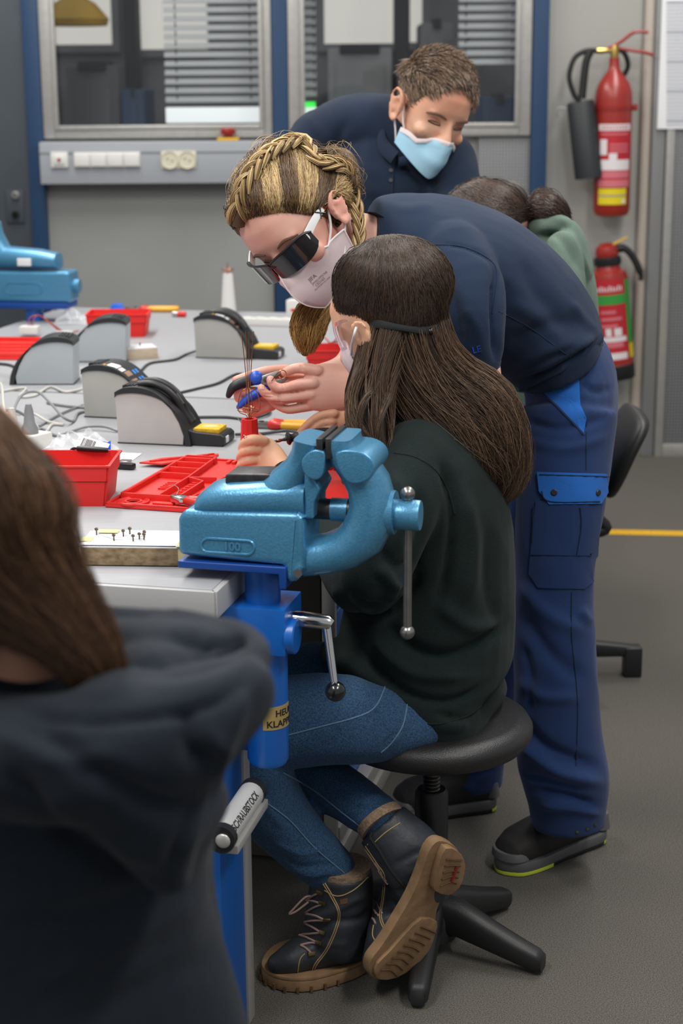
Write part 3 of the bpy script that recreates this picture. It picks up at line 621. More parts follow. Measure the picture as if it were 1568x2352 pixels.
path = bez([W(1385, 1128, cc.y), W(1398, 1085, cc.y), W(1428, 1010, cc.y), W(1458, 958, cc.y), W(1466, 943, cc.y)], 4); secs = []
for i, q in enumerate(path):
    f_ = i/(len(path)-1); w_ = .17*(math.sin(math.pi*min(1, max(0, .06+.88*f_)))**.5); th = .024*(.55+.45*math.sin(math.pi*(.1+.8*f_))); tg = (path[min(i+1, len(path)-1)]-path[max(0, i-1)]).normalized(); secs.append((q, tg.cross(Vector((0, 1, 0))).normalized()*th, Vector((0, w_, 0)), 3))
mb.loft(secs, 24).build('backrest', 'stool_vinyl', t, 60)
MB().tube(bez([W(1385, 1100, cc.y), W(1370, 1180, cc.y), cc+Vector((.18, 0, .42)), cc+Vector((.08, 0, .40))], 6), .016, 10).build('back_bracket', 'black_plastic', t)
# ================================================================= things on the benches
mat('tray_red', 'd3211c', .5, noise_scale=6, var=.04)
mat('mat_red', 'd4251f', .55, noise_scale=30, var=.05)
mat('station_white', 'bcb8b4', .5, noise_scale=14, var=.04)
mat('station_grey', 'a3a9ad', .5, noise_scale=10, var=.03)
mat('station_warm', 'a9a8a2', .55, noise_scale=9, var=.07)
mat('station_black', '232527', .45, bump=.1, bump_scale=600, noise_scale=60, var=.05)
mat('sponge', 'd0a928', .85, noise_scale=120, var=.16, bump=.4, bump_scale=260)
mat('screen_film', '9c7a66', .25); mat('led_blue', '2f86d8', .35)
mat('copper', 'b5734f', .28, .95); mat('solder_wire', 'b9b7b4', .25, .95)
mat('cable_grey', '7d7f82', .5); mat('cable_light', 'b9b8b0', .5); mat('cable_dark', '34373a', .5); mat('wire_red', 'b0241c', .4); mat('wire_black', '15171a', .4)
mat('chip', '9c8668', .85, noise_scale=70, col2='6d5a42', var=.2, stretch=(1, 1, 1.6), bump=.3, bump_scale=90)
mat('laminate', 'd3d3d6', .4); mat('wood_pale', 'b9a893', .7, noise_scale=8, var=.12, stretch=(1, 12, 12))
mat('masking_tape', 'c9bf8a', .75); mat('tool_yellow', 'd79a14', .4); mat('tool_red', 'c0241c', .4); mat('tool_blue', '1d55c4', .4); mat('grip_dark', '1b2127', .5)
mat('screw', '5e5148', .3, .9); mat('blue_part', '1c62d2', .45)
def film_mat():
    m = bpy.data.materials.new('clear_film'); MATS['clear_film'] = m; m.use_nodes = True; nt = m.node_tree; nt.nodes.clear(); L = nt.links
    o = nt.nodes.new('ShaderNodeOutputMaterial'); mx = nt.nodes.new('ShaderNodeMixShader'); t = nt.nodes.new('ShaderNodeBsdfTransparent'); g = nt.nodes.new('ShaderNodeBsdfPrincipled')
    g.inputs['Base Color'].default_value = (.8, .82, .85, 1); g.inputs['Roughness'].default_value = .12
    lw = nt.nodes.new('ShaderNodeLayerWeight'); lw.inputs[0].default_value = .35; mr = nt.nodes.new('ShaderNodeMapRange'); mr.inputs[3].default_value = .16; mr.inputs[4].default_value = .8
    L.new(lw.outputs['Facing'], mr.inputs[0]); L.new(mr.outputs[0], mx.inputs[0]); L.new(t.outputs[0], mx.inputs[1]); L.new(g.outputs[0], mx.inputs[2]); L.new(mx.outputs[0], o.inputs[0])
film_mat()
def open_tray(name, M, L, Wd, H, label, group, flare=.10, m='tray_red', step=True):
    """storage bin: flared shell, L along local x, Wd along y"""
    t = thing(name, M.translation, label, 'bin', group); b = bmesh.new(); th = .0022
    def ring(l, w, z): return [(sx_*l/2, sy_*w/2, z) for sx_, sy_ in ((-1, -1), (1, -1), (1, 1), (-1, 1))]
    k = 1-flare
    rings = [ring(L*k, Wd*k, 0), ring(L*(k+flare*.55), Wd*(k+flare*.55), H*.6)] + ([ring(L*(k+flare*.55)+.005, Wd*(k+flare*.55)+.005, H*.62)] if step else []) + [ring(L, Wd, H-.004), ring(L+.006, Wd+.006, H-.003), ring(L+.006, Wd+.006, H), ring(L-2*th, Wd-2*th, H), ring(L*(k+flare*.55)-2*th, Wd*(k+flare*.55)-2*th, H*.6), ring(L*k-2*th, Wd*k-2*th, th)]
    V = [p for r in rings for p in r]; Fc = [(3, 2, 1, 0)]
    for j in range(len(rings)-1):
        for i in range(4): Fc.append((j*4+i, j*4+(i+1) % 4, j*4+4+(i+1) % 4, j*4+4+i))
    e = (len(rings)-1)*4; Fc.append((e, e+1, e+2, e+3))
    for q in V: b.verts.new(q)
    b.verts.ensure_lookup_table()
    for q in Fc: b.faces.new([b.verts[i] for i in q])
    bmesh.ops.bevel(b, geom=[x for x in b.edges if abs(x.verts[0].co.z-x.verts[1].co.z) > .01], offset=.004, segments=2, affect='EDGES')
    MB(M).bm(b).build('shell', m, t, 30)
    return t
a = PZ(95, 1158, HT); b = PZ(262, 1166, HT); c = (a+b)/2; ax = (b-a); L0 = .185
M = frame(c+EA*.06-Vector((.052, 0, 0)), (math.cos(math.radians(2)), -math.sin(math.radians(2)), 0), ez=(0, 0, 1))
open_tray('storage_bin', M, .205, .135, .078, 'red storage bin nearest the camera beside the brown haired girl', 'red storage bins')
p = PZ(268, 776, HT); open_tray('storage_bin', rotz(p+Vector((0, .07, 0)), 0), .185, .13, .07, 'red storage bin far back with a blue piece behind it', 'red storage bins')
p = PZ(790, 858, HT); open_tray('storage_bin', rotz(p+Vector((.0, .06, 0)), -2), .20, .13, .062, 'red storage bin behind the hands with the pliers', 'red storage bins')
# ---- silicone mat with compartments
def sil_mat(M, Lx, Ly, label, detail=True):
    """x right, y away"""
    t = thing('assembly_mat', M.translation, label, 'mat', 'red silicone assembly mats'); base = MB(M).box((0, 0, .0005), (Lx, Ly, .006), .002).build('base', 'mat_red', t)
    def wall(x0, y0, x1, y1, h=.012, w=.004, nm='ridge'):
        d = Vector((x1-x0, y1-y0, 0)); n = Vector((-d.y, d.x, 0)).normalized()*w/2; q = [(x0+n.x, y0+n.y), (x0-n.x, y0-n.y), (x1-n.x, y1-n.y), (x1+n.x, y1+n.y)]
        MB(M).prism(q, .005, .006+h, .0008).build(nm, 'mat_red', t)
    if not detail:
        for k in range(4): wall(.02, .05+k*.06, Lx-.05, .05+k*.06+.02, .006)
        wall(.01, .01, Lx-.01, .01); wall(.01, Ly-.01, Lx-.01, Ly-.01); return t
    wall(.004, .004, Lx-.004, .004, .004, .006, 'border'); wall(.004, Ly-.004, Lx-.004, Ly-.004, .004, .006, 'border'); wall(.004, .004, .004, Ly-.004, .004, .006, 'border'); wall(Lx-.004, .004, Lx-.004, Ly-.004, .004, .006, 'border')
    # outer tray compartments along the left side
    wall(.012, .05, .012, Ly-.02); wall(.085, .05, .085, Ly*.50); wall(.085, Ly*.5, .075, Ly-.02); wall(.012, .05, .125, .05); wall(.125, .05, .125, Ly*.30); wall(.085, Ly*.5, .125, Ly*.44); wall(.125, Ly*.3, .125, Ly*.44)
    for f_ in (.56, .68, .80, .90): wall(.012, Ly*f_, .08, Ly*f_)
    wall(.012, Ly-.02, .076, Ly-.02); wall(.09, Ly*.5, .14, Ly*.52)
    for k in range(7): wall(.10, .075+k*.018, .124, .078+k*.018, .006, .0025, 'comb_tooth')
    for k in range(5): wall(.05+k*.0, Ly*.33+k*.012, .08, Ly*.33+k*.012+.004, .004, .002, 'comb_tooth')
    # curved ridge
    pts = bez([(.13, .06, 0), (.15, .16, 0), (.14, .24, 0), (.17, Ly-.06, 0)], 6)
    for q0, q1 in zip(pts[:-1], pts[1:]): wall(q0.x, q0.y, q1.x, q1.y, .004, .004)
    pts = bez([(.19, .02, 0), (.2, .14, 0), (.235, .18, 0), (.33, .185, 0)], 5)
    for q0, q1 in zip(pts[:-1], pts[1:]): wall(q0.x, q0.y, q1.x, q1.y, .0025, .003)
    # ring dish and bar at the near left corner
    MB(M @ Matrix.Translation((.045, .027, .006))).lathe([(.030, 0), (.030, .004), (.027, .005), (.024, .001), (.017, .001), (.016, .004), (.013, .004), (.012, 0)], 28).build('ring_dish', 'mat_red', t)
    MB(M).box((.085, .02, .006), (.125, .034, .010), .001).build('bar', 'mat_red', t)
    for k in range(26): MB(M).box((.10+k*(Lx-.12)/26, Ly-.032, .0055), (.10+(k+.55)*(Lx-.12)/26, Ly-.012, .011), .0008).build('far_tooth', 'mat_red', t)
    for k in range(30): MB(M).box((.014, .055+k*.0075, .017), (.020, .057+k*.0075, .0185)).build('scale_mark', 'mat_red', t, flat=True)
    for k in range(6):
        for j in range(5): MB(M).box((.235+k*.011, Ly*.70+j*.016, .006), (.242+k*.011, Ly*.70+j*.016+.008, .0075)).build('stud', 'mat_red', t, flat=True)
    return t
q0 = PZ(241, 1166, HT); q1 = PZ(400, 1034, HT); MATYAW = -AZ-3
M = rotz(q0, MATYAW); sil_mat(M, .43, .405, 'large red silicone assembly mat with compartments under the girl\'s hands')
fl_ = MB(rotz(PZ(320, 1072, HT), -AZ-2)); fl_.prism([(0, 0), (.05, -.002), (.135, .10), (.13, .115), (.03, .05)], .006, .010, .001).build('side_flap', 'mat_red', bpy.data.objects['assembly_mat'])
for k in range(3): MB(rotz(PZ(320, 1072, HT), -AZ-2)).prism([(.02+k*.014, .005+k*.012), (.025+k*.014, .005+k*.012), (.11+k*.008, .075+k*.013), (.105+k*.008, .077+k*.013)], .009, .013).build('flap_ridge', 'mat_red', bpy.data.objects['assembly_mat'])
M = rotz(PZ(-190, 826, HT), -AZ+8); sil_mat(M, .46, .33, 'red silicone assembly mat at the left edge holding a white connector', False)
# ---- soldering stations
def station(M, label, side='station_white', sponge=True, display=False, iron=None, mirror=1):
    t = thing('soldering_station', M.translation, label, 'soldering station', 'soldering stations'); w = .046
    s_ = mirror
    top = [(0, .112), (.02, .1215), (.05, .124), (.08, .118), (.105, .104), (.126, .083), (.142, .056), (.152, .028), (.156, 0)]
    body = [(0.004, 0)]+[(0.0, .108)]+[(x, z-.006) for x, z in top[1:-1]]+[(.150, 0)]
    X = lambda P: [(s_*x, z) for x, z in P]
    poly_prism(MB(M), X(body), -w, w, .0015).build('housing', side, t)
    out = bez([(x, z, 0) for x, z in top], 3); inn = [(x-.009*0, z) for x, z in []]
    shell = [(p.x, p.y) for p in out]; th = .013; inner = []
    for i, p in enumerate(out):
        a = out[max(0, i-1)]; b = out[min(len(out)-1, i+1)]; d = (b-a).normalized(); inner.append((p.x-d.y*-th*-1 if False else p.x+d.y*-th*-1*-1, p.y-d.x*th))
    inner = [(max(.0, x), max(0, z)) for x, z in inner]
    mb = MB(M); n = len(shell); V = []
    for y in (-w-.003, w+.003):
        for x, z in shell: V.append((s_*x, y, z))
        for x, z in inner: V.append((s_*x, y, z))
    Fc = []; q = 2*n
    for i in range(n-1):
        Fc += [(i, i+1, q+i+1, q+i), (n+i+1, n+i, q+n+i, q+n+i+1), (i+1, i, n+i, n+i+1), (q+i, q+i+1, q+n+i+1, q+n+i)]
    Fc += [(0, q, q+n, n), (n-1, n+n-1, q+n+n-1, q+n-1)]
    sh = mb.add(V, Fc).build('top_shell', 'station_black', t, 30)
    MB(M).box((s_*.002 if s_ > 0 else -.155, -w-.001, -.0), (s_*.155 if s_ > 0 else -.002, w+.001, .003), .001).build('base_plate', 'station_black', t)
    for k in range(4): MB(M).prism([(s_*(.012+k*.008), -.03), (s_*(.016+k*.008), -.03), (s_*(.016+k*.008), .03), (s_*(.012+k*.008), .03)], .118+k*.0016, .1245+k*.0006).build('vent_rib', 'station_black', sh)
    if sponge:
        foot = [(.125, 0), (.150, .02), (.128, .062), (.142, .05), (.158, .033), (.175, .03), (.232, .026), (.240, .018), (.240, .004), (.236, 0)]
        foot = [(.130, 0), (.138, .060), (.150, .042), (.162, .034), (.178, .030), (.232, .0265), (.240, .02), (.240, .004), (.236, 0)]
        poly_prism(MB(M), X(foot), -w*.86, w*.86, .003).build('holder_foot', 'station_black', t)
        sp = MB(M).box((min(s_*.168, s_*.226), -w*.66, .024), (max(s_*.168, s_*.226), w*.62, .0365), .003).build('sponge', 'sponge', t)
        MB(M @ Matrix.Translation((s_*.197, 0, .036)) @ Matrix.Diagonal((1.6, 1, 1, 1))).lathe([(0, .001), (.011, .0012), (.0115, .0004)], 16).build('sponge_hole', 'masking_tape', sp)
        # iron rest: black raised cradle with a deep slot
        cr = MB(M); pth = [(s_*.045, 0, .122), (s_*.075, 0, .124), (s_*.105, 0, .112), (s_*.128, 0, .09), (s_*.143, 0, .062), (s_*.158, 0, .04)]
        for y in (-.02, .02): MB(M).tube(bez([(x, y*(1-.5*i/5), z+.004) for i, (x, _, z) in enumerate(pth)], 4), .0075, 10).build('cradle_rail', 'station_black', t)
        MB(M).tube([(s_*.122, 0, .104), (s_*.137, 0, .082)], [.006, .005], 10).build('tip_socket', 'steel', t)
        MB(M).box((min(s_*.232, s_*.241), -.026, .006), (max(s_*.232, s_*.241), -.006, .02), .001).build('type_label', 'paper', t)
    if display:
        def pad(x0, x1, y0, y1, m, nm, up=.0012):
            zz = lambda x: np.interp(x, [p[0] for p in top], [p[1] for p in top])+up
            V = []; N = 5
            for k in range(N+1):
                x = x0+(x1-x0)*k/N
                for y in (y0, y1): V += [(s_*x, y, zz(x)), (s_*x, y, zz(x)-.003)]
            Fc = []
            for k in range(N): o = k*4; Fc += [(o, o+2, o+6, o+4), (o+1, o+5, o+7, o+3), (o, o+4, o+5, o+1), (o+2, o+3, o+7, o+6)]
            Fc += [(0, 1, 3, 2), (N*4, N*4+2, N*4+3, N*4+1)]
            MB(M).add(V, Fc).build(nm, m, sh, flat=True)
        pad(.060, .085, -.038, -.008, 'paper', 'sticker'); pad(.088, .098, -.038, -.014, 'paper', 'sticker'); pad(.052, .057, -.040, -.030, 'tool_yellow', 'sticker')
        pad(.101, .128, -.036, -.006, 'screen_film', 'display')
        for y in (.006, .022): pad(.104, .113, y, y+.009, 'led_blue', 'button')
        for y in (.006, .022): pad(.120, .126, y, y+.009, 'led_blue', 'button')
    return t
station(onT(268, 1018, 0) @ Matrix.Translation((0, .046, 0)), 'white sided soldering station with yellow sponge beside the red mat', 'station_white')
station(onT(191, 958, -2) @ Matrix.Translation((0, .046, 0)), 'grey soldering station with coloured display just behind the white one', 'station_warm', False, True)
station(onT(447, 822, 0) @ Matrix.Translation((0, .046, 0)), 'soldering station with blue buttons standing beneath the white tower', 'station_warm', True, True)
station(onT(172, 884, 12) @ Matrix.Translation((0, .046, 0)), 'pale grey soldering station seen from behind with lead plugged in', 'station_grey', False, False, mirror=-1)
station(onT(292, 832, 12) @ Matrix.Translation((0, .046, 0)), 'pale grey soldering station partly hidden behind another, vents on top', 'station_grey', False, False, mirror=-1)
# ---- towers
def cone_tower(M, h, r0, r1, m, label, wires, rim=True, facets=10):
    t = thing('wire_tower', M.translation, label, 'tower', 'cone shaped tower models'); MB(M).lathe([(0, 0), (r0, 0), (r1, h), (r1*.6, h), (r1*.6, h-.004), (0, h-.004)], facets).build('cone', m, t, 20)
    for nm, pts, r, mm in wires: MB(M).tube(bez(pts, 6), r, 6).build(nm, mm, t)
    return t
def circle(r, z, n=12, ph=0): return [(r*math.cos(2*math.pi*k/n+ph), r*math.sin(2*math.pi*k/n+ph), z) for k in range(n+1)]
wires = []; tz = .074
for k in range(4):
    a = math.radians(20)+k*math.pi/2; c_, s_ = math.cos(a), math.sin(a)
    wires.append(('copper_wire', [(c_*.004, s_*.004, tz-.01), (c_*.005, s_*.005, tz+.006), (c_*.019, s_*.019, tz+.014), (c_*.0215, s_*.0215, tz+.03), (c_*.015, s_*.015, tz+.052), (c_*.005, s_*.005, tz+.058), (c_*.0035, s_*.0035, tz+.064), (c_*.006, s_*.006, tz+.10), (c_*.012, s_*.012, tz+.165)], .00085, 'copper'))
wires += [('copper_ring', circle(.0215, tz+.017), .00085, 'copper'), ('copper_ring', circle(.012, tz+.022), .00085, 'copper'), ('copper_wire', [(-.0215, 0, tz+.017), (0, 0, tz+.021), (.0215, 0, tz+.017)], .00085, 'copper'), ('copper_wire', [(0, 0, tz-.01), (0, 0, tz+.07)], .0014, 'copper')]
RT_M = rotz(W(574, 1050, 3.145), 0); cone_tower(RT_M, tz, .0190, .0155, 'tray_red', 'red tower model with copper wire crown in the girl\'s hand', wires)
wires = [('copper_wire', [(0, 0, .12), (0, 0, .165)], .0016, 'copper'), ('copper_ring', circle(.02, .142), .0012, 'copper')]+[('copper_wire', [(.01*math.cos(a), .01*math.sin(a), .125), (.02*math.cos(a), .02*math.sin(a), .142)], .0009, 'copper') for a in (0, 1.57, 3.14, 4.7)]
cone_tower(onT(525, 716), .128, .026, .0165, 'white_plastic', 'white tower model with small copper top at the far bench edge', wires, facets=28)
# ---- particle board with paper and screws
p = PZ(187, 1300, HT); p2 = PZ(440, 1302, HT); M = rotz(p-Vector((.0, 0, 0)), -4.0)
t = thing('particle_board', M.translation, 'particle board block with taped paper and small screws', 'board')
MB(M).box((0, 0, .002), (.182, .105, .031), .0008).build('chipboard', 'chip', t); MB(M).box((0, 0, .031), (.182, .105, .0325)).build('laminate', 'laminate', t)
V = []; N = 14
for i in range(N+1):
    for j in range(5):
        x, y = -.004+.19*i/N, .003+.092*j/4; V.append((x, y, .0335+.0015*math.sin(i*.7)*math.sin(j*1.1)+(.0012 if j == 0 else 0)))
MB(M).add(V, [(i*5+j, (i+1)*5+j, (i+1)*5+j+1, i*5+j+1) for i in range(N) for j in range(4)]).build('paper_sheet', 'paper', t)
for (x0, y0, x1, y1) in ((-.006, .028, .012, .05), (.012, .082, .045, .098), (.155, -.0005, .178, .03)): MB(M).box((x0, y0-.004, .0347), (x1, y1, .0354)).build('tape', 'masking_tape', t, flat=True)
MB(M).box((.158, -.0012, .004), (.176, -.0004, .031)).build('tape', 'masking_tape', t, flat=True)
for x, y in ((.012, .068), (.048, .032), (.058, .06), (.066, .075), (.08, .03), (.088, .042), (.094, .055), (.096, .04)):
    MB(M @ Matrix.Translation((x, y, .034))).lathe([(.0013, 0), (.0013, .0075), (.003, .008), (.0032, .0105), (.0015, .012), (0, .012)], 10).build('screw', 'screw', t)
for q in (((.014, .068, .0352), (.05, .034, .0352)), ((.06, .06, .0352), (.094, .055, .0352)), ((.05, .034, .0352), (.096, .042, .0352))): MB(M).tube(q, .0004, 4).build('pencil_line', 'print_dark', t)
# small pale wood block behind stations
t = thing('wood_block', PZ(322, 826, HT), 'small pale plywood block beyond the grey stations', 'block'); M = rotz(PZ(290, 828, HT), 18); MB(M).box((0, 0, 0), (.09, .08, .03), .001).build('plywood', 'wood_pale', t); MB(M).box((0, 0, .03), (.09, .08, .032)).build('white_face', 'laminate', t)
MB(M @ Matrix.Translation((.05, .05, .032))).lathe([(.002, 0), (.002, .008), (0, .009)], 8).build('screw', 'screw', t)
# ---- plug strip and cables
def zp(l): return [PZ(x, y, HT+z) for x, y, z in l]
p = PZ(25, 1052, HT); M = rotz(p, -AZ+70); t = thing('plug_strip', p, 'white multi socket plug strip with two plugs at the left', 'plug strip')
MB(M).box((-.14, -.028, 0), (.10, .028, .042), .006).build('body', 'white_plastic', t)
for x, m in ((.01, 'cable_light'), (.06, 'cable_grey')):
    pg = MB(M @ Matrix.Translation((x, 0, .042))).lathe([(.018, 0), (.018, .01), (.012, .022), (.009, .05), (.006, .062), (0, .062)], 14).build('plug', m, t)
    for k in range(4): MB(M @ Matrix.Translation((x, 0, .066+k*.006))).lathe([(.0098-.0008*k, 0), (.0105-.0008*k, .0015), (.0098-.0008*k, .003)], 12).build('strain_rib', m, pg)
def cable(label, m, pts, r=.0032):
    c = MB().tube(bez(zp(pts), 8), r, 8).build('power_cable', m); tag(c, label, 'cable', 'cables on the bench'); return c
cable('light grey cable rising from the plug strip at the left edge', 'cable_light', [(14, 1000, .09), (8, 930, .12), (0, 880, .1), (-30, 900, .02), (-60, 960, .004)])
cable('dark grey cable arching high from the plug strip', 'cable_grey', [(34, 985, .09), (30, 950, .08), (50, 908, .06), (85, 900, .055), (115, 925, .04), (145, 958, .02), (168, 967, .004), (178, 950, .004), (195, 945, .004)])
cable('grey cable running along to the white sided soldering station', 'cable_grey', [(0, 944, .07), (40, 945, .06), (75, 970, .03), (82, 990, .01), (68, 1003, .004), (95, 985, .004), (130, 1000, .004), (165, 990, .004), (200, 980, .008), (240, 980, .01), (270, 990, .004)])
cable('light cable looping in front of the plug strip', 'cable_light', [(40, 952, .03), (75, 950, .02), (110, 968, .006), (145, 975, .004), (120, 975, .004), (108, 990, .004), (95, 1008, .004), (70, 1004, .004)])
cable('light grey cable snaking behind the grey display station', 'cable_light', [(0, 899, .004), (58, 891, .004), (46, 910, .004), (80, 908, .004), (115, 888, .004), (150, 900, .004), (188, 893, .004)])
cable('grey cable running behind the white sided station', 'cable_grey', [(90, 978, .004), (140, 950, .004), (190, 930, .004)], .0026)
cable('grey cable from the left to behind the white station', 'cable_grey', [(108, 925, .004), (150, 932, .004), (210, 938, .004), (268, 950, .004)])
cable('dark cable from the button station toward the display station', 'cable_dark', [(450, 806, .012), (425, 815, .004), (400, 826, .004), (345, 834, .004), (325, 850, .004)], .0034)
cable('black iron lead curving toward the pliers', 'cable_dark', [(408, 903, .004), (450, 893, .004), (500, 880, .004), (540, 860, .004), (575, 858, .004), (640, 850, .004)], .0034)
cable('black lead running behind the red tower model', 'cable_dark', [(455, 958, .004), (520, 958, .004), (570, 962, .004), (615, 950, .006), (618, 935, .004)], .0034)
cable('black lead of the soldering iron from the sponge foot', 'cable_dark', [(540, 998, .006), (600, 996, .004), (660, 990, .01), (700, 998, .03), (720, 1000, .04)], .0034)
cable('black lead plugged into the station seen from behind', 'cable_dark', [(-40, 834, .03), (0, 836, .03), (25, 840, .03), (48, 852, .03)], .0045)
# ---- plastic bags
def bag(M, Lx, Ly, H, label, seed, n=26):
    V = []; r = Vector((seed*3.1, seed*1.7, 0))
    for side in (0, 1):
        for i in range(n+1):
            for j in range(n+1):
                u, v = i/n, j/n; x, y = (u-.5)*Lx, (v-.5)*Ly; e = (math.sin(math.pi*u)*math.sin(math.pi*v))**.5
                q = Vector((x*22, y*22, side*3.3))+r; h = noise.noise(q)*.5+abs(noise.noise(q*2.3))*.7
                V.append((x+.008*noise.noise(q*1.5+Vector((9, 0, 0))), y+.008*noise.noise(q*1.5+Vector((0, 9, 0))), (.002+H*e*(.45+.75*h)) if side else .001+.003*e*(h+1)))
    N = (n+1)**2; Fc = []
    for s in (0, 1):
        for i in range(n):
            for j in range(n): a = s*N+i*(n+1)+j; Fc.append((a, a+n+1, a+n+2, a+1))
    return tag(MB(M).add(V, Fc).build('plastic_bag', 'clear_film', None, 25), label, 'bag', 'crumpled clear bags')
bag(onT(172, 1046, 4) @ Matrix.Translation((0, .03, 0)), .15, .10, .06, 'crumpled clear plastic bag with barcode beside the near red bin', 1)
bag(onT(170, 742, 4) @ Matrix.Translation((0, .02, 0)), .12, .10, .05, 'crumpled clear plastic bag beside the far red bin', 2)
# barcode label with blue packet
M = frame(PZ(215, 1024, HT+.045), (1, -.28, -.25), ez=(-.1, -.75, .6)); t = thing('barcode_label', M.translation, 'white label with black barcode lying on the clear bag', 'label')
MB(M).box((-.03, -.014, 0), (.03, .014, .0006)).build('label_sheet', 'paper', t, flat=True)
for k in range(11): MB(M).box((-.026+k*.0026, -.008, .0006), (-.026+k*.0026+random.choice((.0009, .0016)), .010, .0009)).build('bar', 'dark_hole', t, flat=True)
M = frame(PZ(229, 1040, HT+.03), (1, .1, 0), ez=(0, -.8, .6)); V = [(x*.045, y*.04, .004*math.sin(3*x*5)+.002*math.cos(y*9)) for x in np.linspace(-.5, .5, 7) for y in np.linspace(-.5, .6, 5)]
tag(MB(M).add(V, [(i*5+j, i*5+j+5, i*5+j+6, i*5+j+1) for i in range(6) for j in range(4)]).build('blue_packet', 'blue_part'), 'small bright blue packet beside the barcode label', 'packet')
pc = MB(onT(268, 1062, 3)).box((-.045, -.0, .0005), (.028, .085, .0015)).build('paper_sheet', 'paper', flat=True); tag(pc, 'white paper sheet beside the near red bin', 'paper')
# black lead with grip lying over the bin
pts = zp([(158, 1046, .062), (165, 1032, .078), (178, 1030, .082), (215, 1032, .082), (248, 1034, .080)]); t = thing('test_lead', pts[2], 'black test lead with grip lying over the near red bin', 'lead')
MB().tube(bez(pts[:4], 6), .0026, 8).build('lead', 'wire_black', t); MB().tube([pts[2], pts[3], pts[4]], [.005, .0058, .0045], 10).build('grip', 'wire_black', t); MB().tube([pts[1]+Vector((.006, -.008, -.02)), pts[1]], .004, 8).build('clip', 'wire_black', t)
# black tipped cutter handles near the bin
M = onT(290, 1078, 0); t = thing('wire_cutter', M.translation, 'small cutter with black grips right of the near red bin', 'cutter')
MB(M).prism([(-.02, -.006), (.016, -.009), (.02, .004), (.0, .016), (-.022, .012)], .001, .013, .003).build('grip', 'wire_black', t); MB(M).prism([(-.018, -.002), (.012, -.003), (.006, .02), (-.016, .018)], .013, .017, .001).build('blade', 'chrome', t)
# ---- pliers with red and yellow grips
def pliers(M, label, red='tool_red', yel='tool_yellow', Lh=.10, s=1.0, group=None):
    t = thing('pliers', M.translation, label, 'pliers', group)
    MB(M).prism([(-.052*s, -.005), (-.028*s, -.011), (0, -.009), (0, .009), (-.028*s, .011), (-.052*s, .005)], .004, .015, .002).build('jaws', 'steel', t); MB(M @ Matrix.Translation((-.016*s, 0, .014))).lathe([(.006, 0), (.006, .003), (0, .0035)], 14).build('rivet', 'steel_dark', t)
    for sg in (-1, 1):
        h = bez([(0, sg*.006, .010), (.03*s, sg*.013, .010), (.07*s, sg*.017, .010), (Lh*s+.03, sg*.014, .010)], 5); n = len(h)
        g = MB(M).tube(h, [.006]+[.0082]*(n-2)+[.006], 10).build('grip', yel, t)
        MB(M).tube([h[0], h[2], h[4], h[5]], [.0075, .0125, .0095, .0078], 12).build('guard', red, g)
    return t
pliers(rotz(PZ(618, 984, HT), -AZ+4), 'pliers with red guards and yellow grips behind the soldering iron', s=1.1, group='red and yellow pliers')
pliers(rotz(PZ(322, 716, HT), -AZ+9), 'pliers with red and yellow grips at the far bench edge', s=1.0, group='red and yellow pliers')
# side cutter on the mat near the vise
M = rotz(PZ(405, 1152, HT+.012), -AZ-22); t = thing('side_cutter', M.translation, 'chrome side cutter with red grip beside the blue vise', 'cutter')
MB(M).prism([(-.014, .004), (-.008, -.008), (.018, -.012), (.03, -.004), (.028, .008), (.006, .013)], 0, .012, .0025).build('jaws', 'chrome', t)
for sg in (-1, 1): MB(M).tube(bez([(.024, sg*.003, .006), (.05, sg*.010, .007), (.09, sg*.014, .007)], 5), [.006]+[.0078]*9+[.006], 10).build('grip', 'tool_red', t)
MB(M).tube(bez([(-.002, .004, .012), (-.004, .012, .02), (-.016, .014, .026), (-.026, .01, .024)], 5), .0008, 6).build('wire_end', 'solder_wire', t)
# red and silver glass tube, blue piece
M = onT(410, 728, -2); t = thing('red_cartridge', M.translation, 'small red capped silver cartridge lying on the far bench', 'cartridge'); MB(M @ Matrix.Translation((-.02, 0, .009))).tube([(0, 0, 0), (.022, 0, 0)], .0085, 14).build('metal_tube', 'chrome', t); MB(M @ Matrix.Translation((-.02, 0, .009))).tube([(.018, 0, 0), (.045, 0, 0)], .0095, 14).build('red_cap', 'tray_red', t)
M = onT(270, 712, 0); t = thing('blue_clip', M.translation, 'small bright blue plastic piece behind the far red bin', 'plastic part'); MB(M).prism([(-.028, -.012), (.028, -.012), (.024, .014), (-.02, .016)], 0, .022, .004, taper=lambda p: (p[0]*.6, p[1]*.6)).build('body', 'blue_part', t)
# white connector with red and black wires
M = onT(70, 772, 6); t = thing('connector_box', M.translation, 'white connector box with red and black wires on the left mat', 'connector'); MB(M).box((-.03, -.02, .008), (.028, .02, .032), .004).build('body', 'white_plastic', t)
for k, (m, o) in enumerate((('wire_red', -.004), ('wire_black', .004), ('wire_red', .01))): MB(M).tube(bez([(o, .0, .03), (o+.004, 0, .055), (.03, .01, .062), (.07, .015+o, .03), (.10, .02+o*2, .008), (.14, .03+o*2, .012)], 6), .0015, 6).build('wire', m, t)
t = thing('white_clip', onT(145, 775, 0).translation, 'small white plastic clip on the left red mat', 'clip'); MB(onT(146, 772, 20)).prism([(-.02, -.005), (.0, -.009), (.03, -.004), (.03, .005), (0, .008), (-.02, .005)], .006, .016, .002).build('body', 'white_plastic', t)
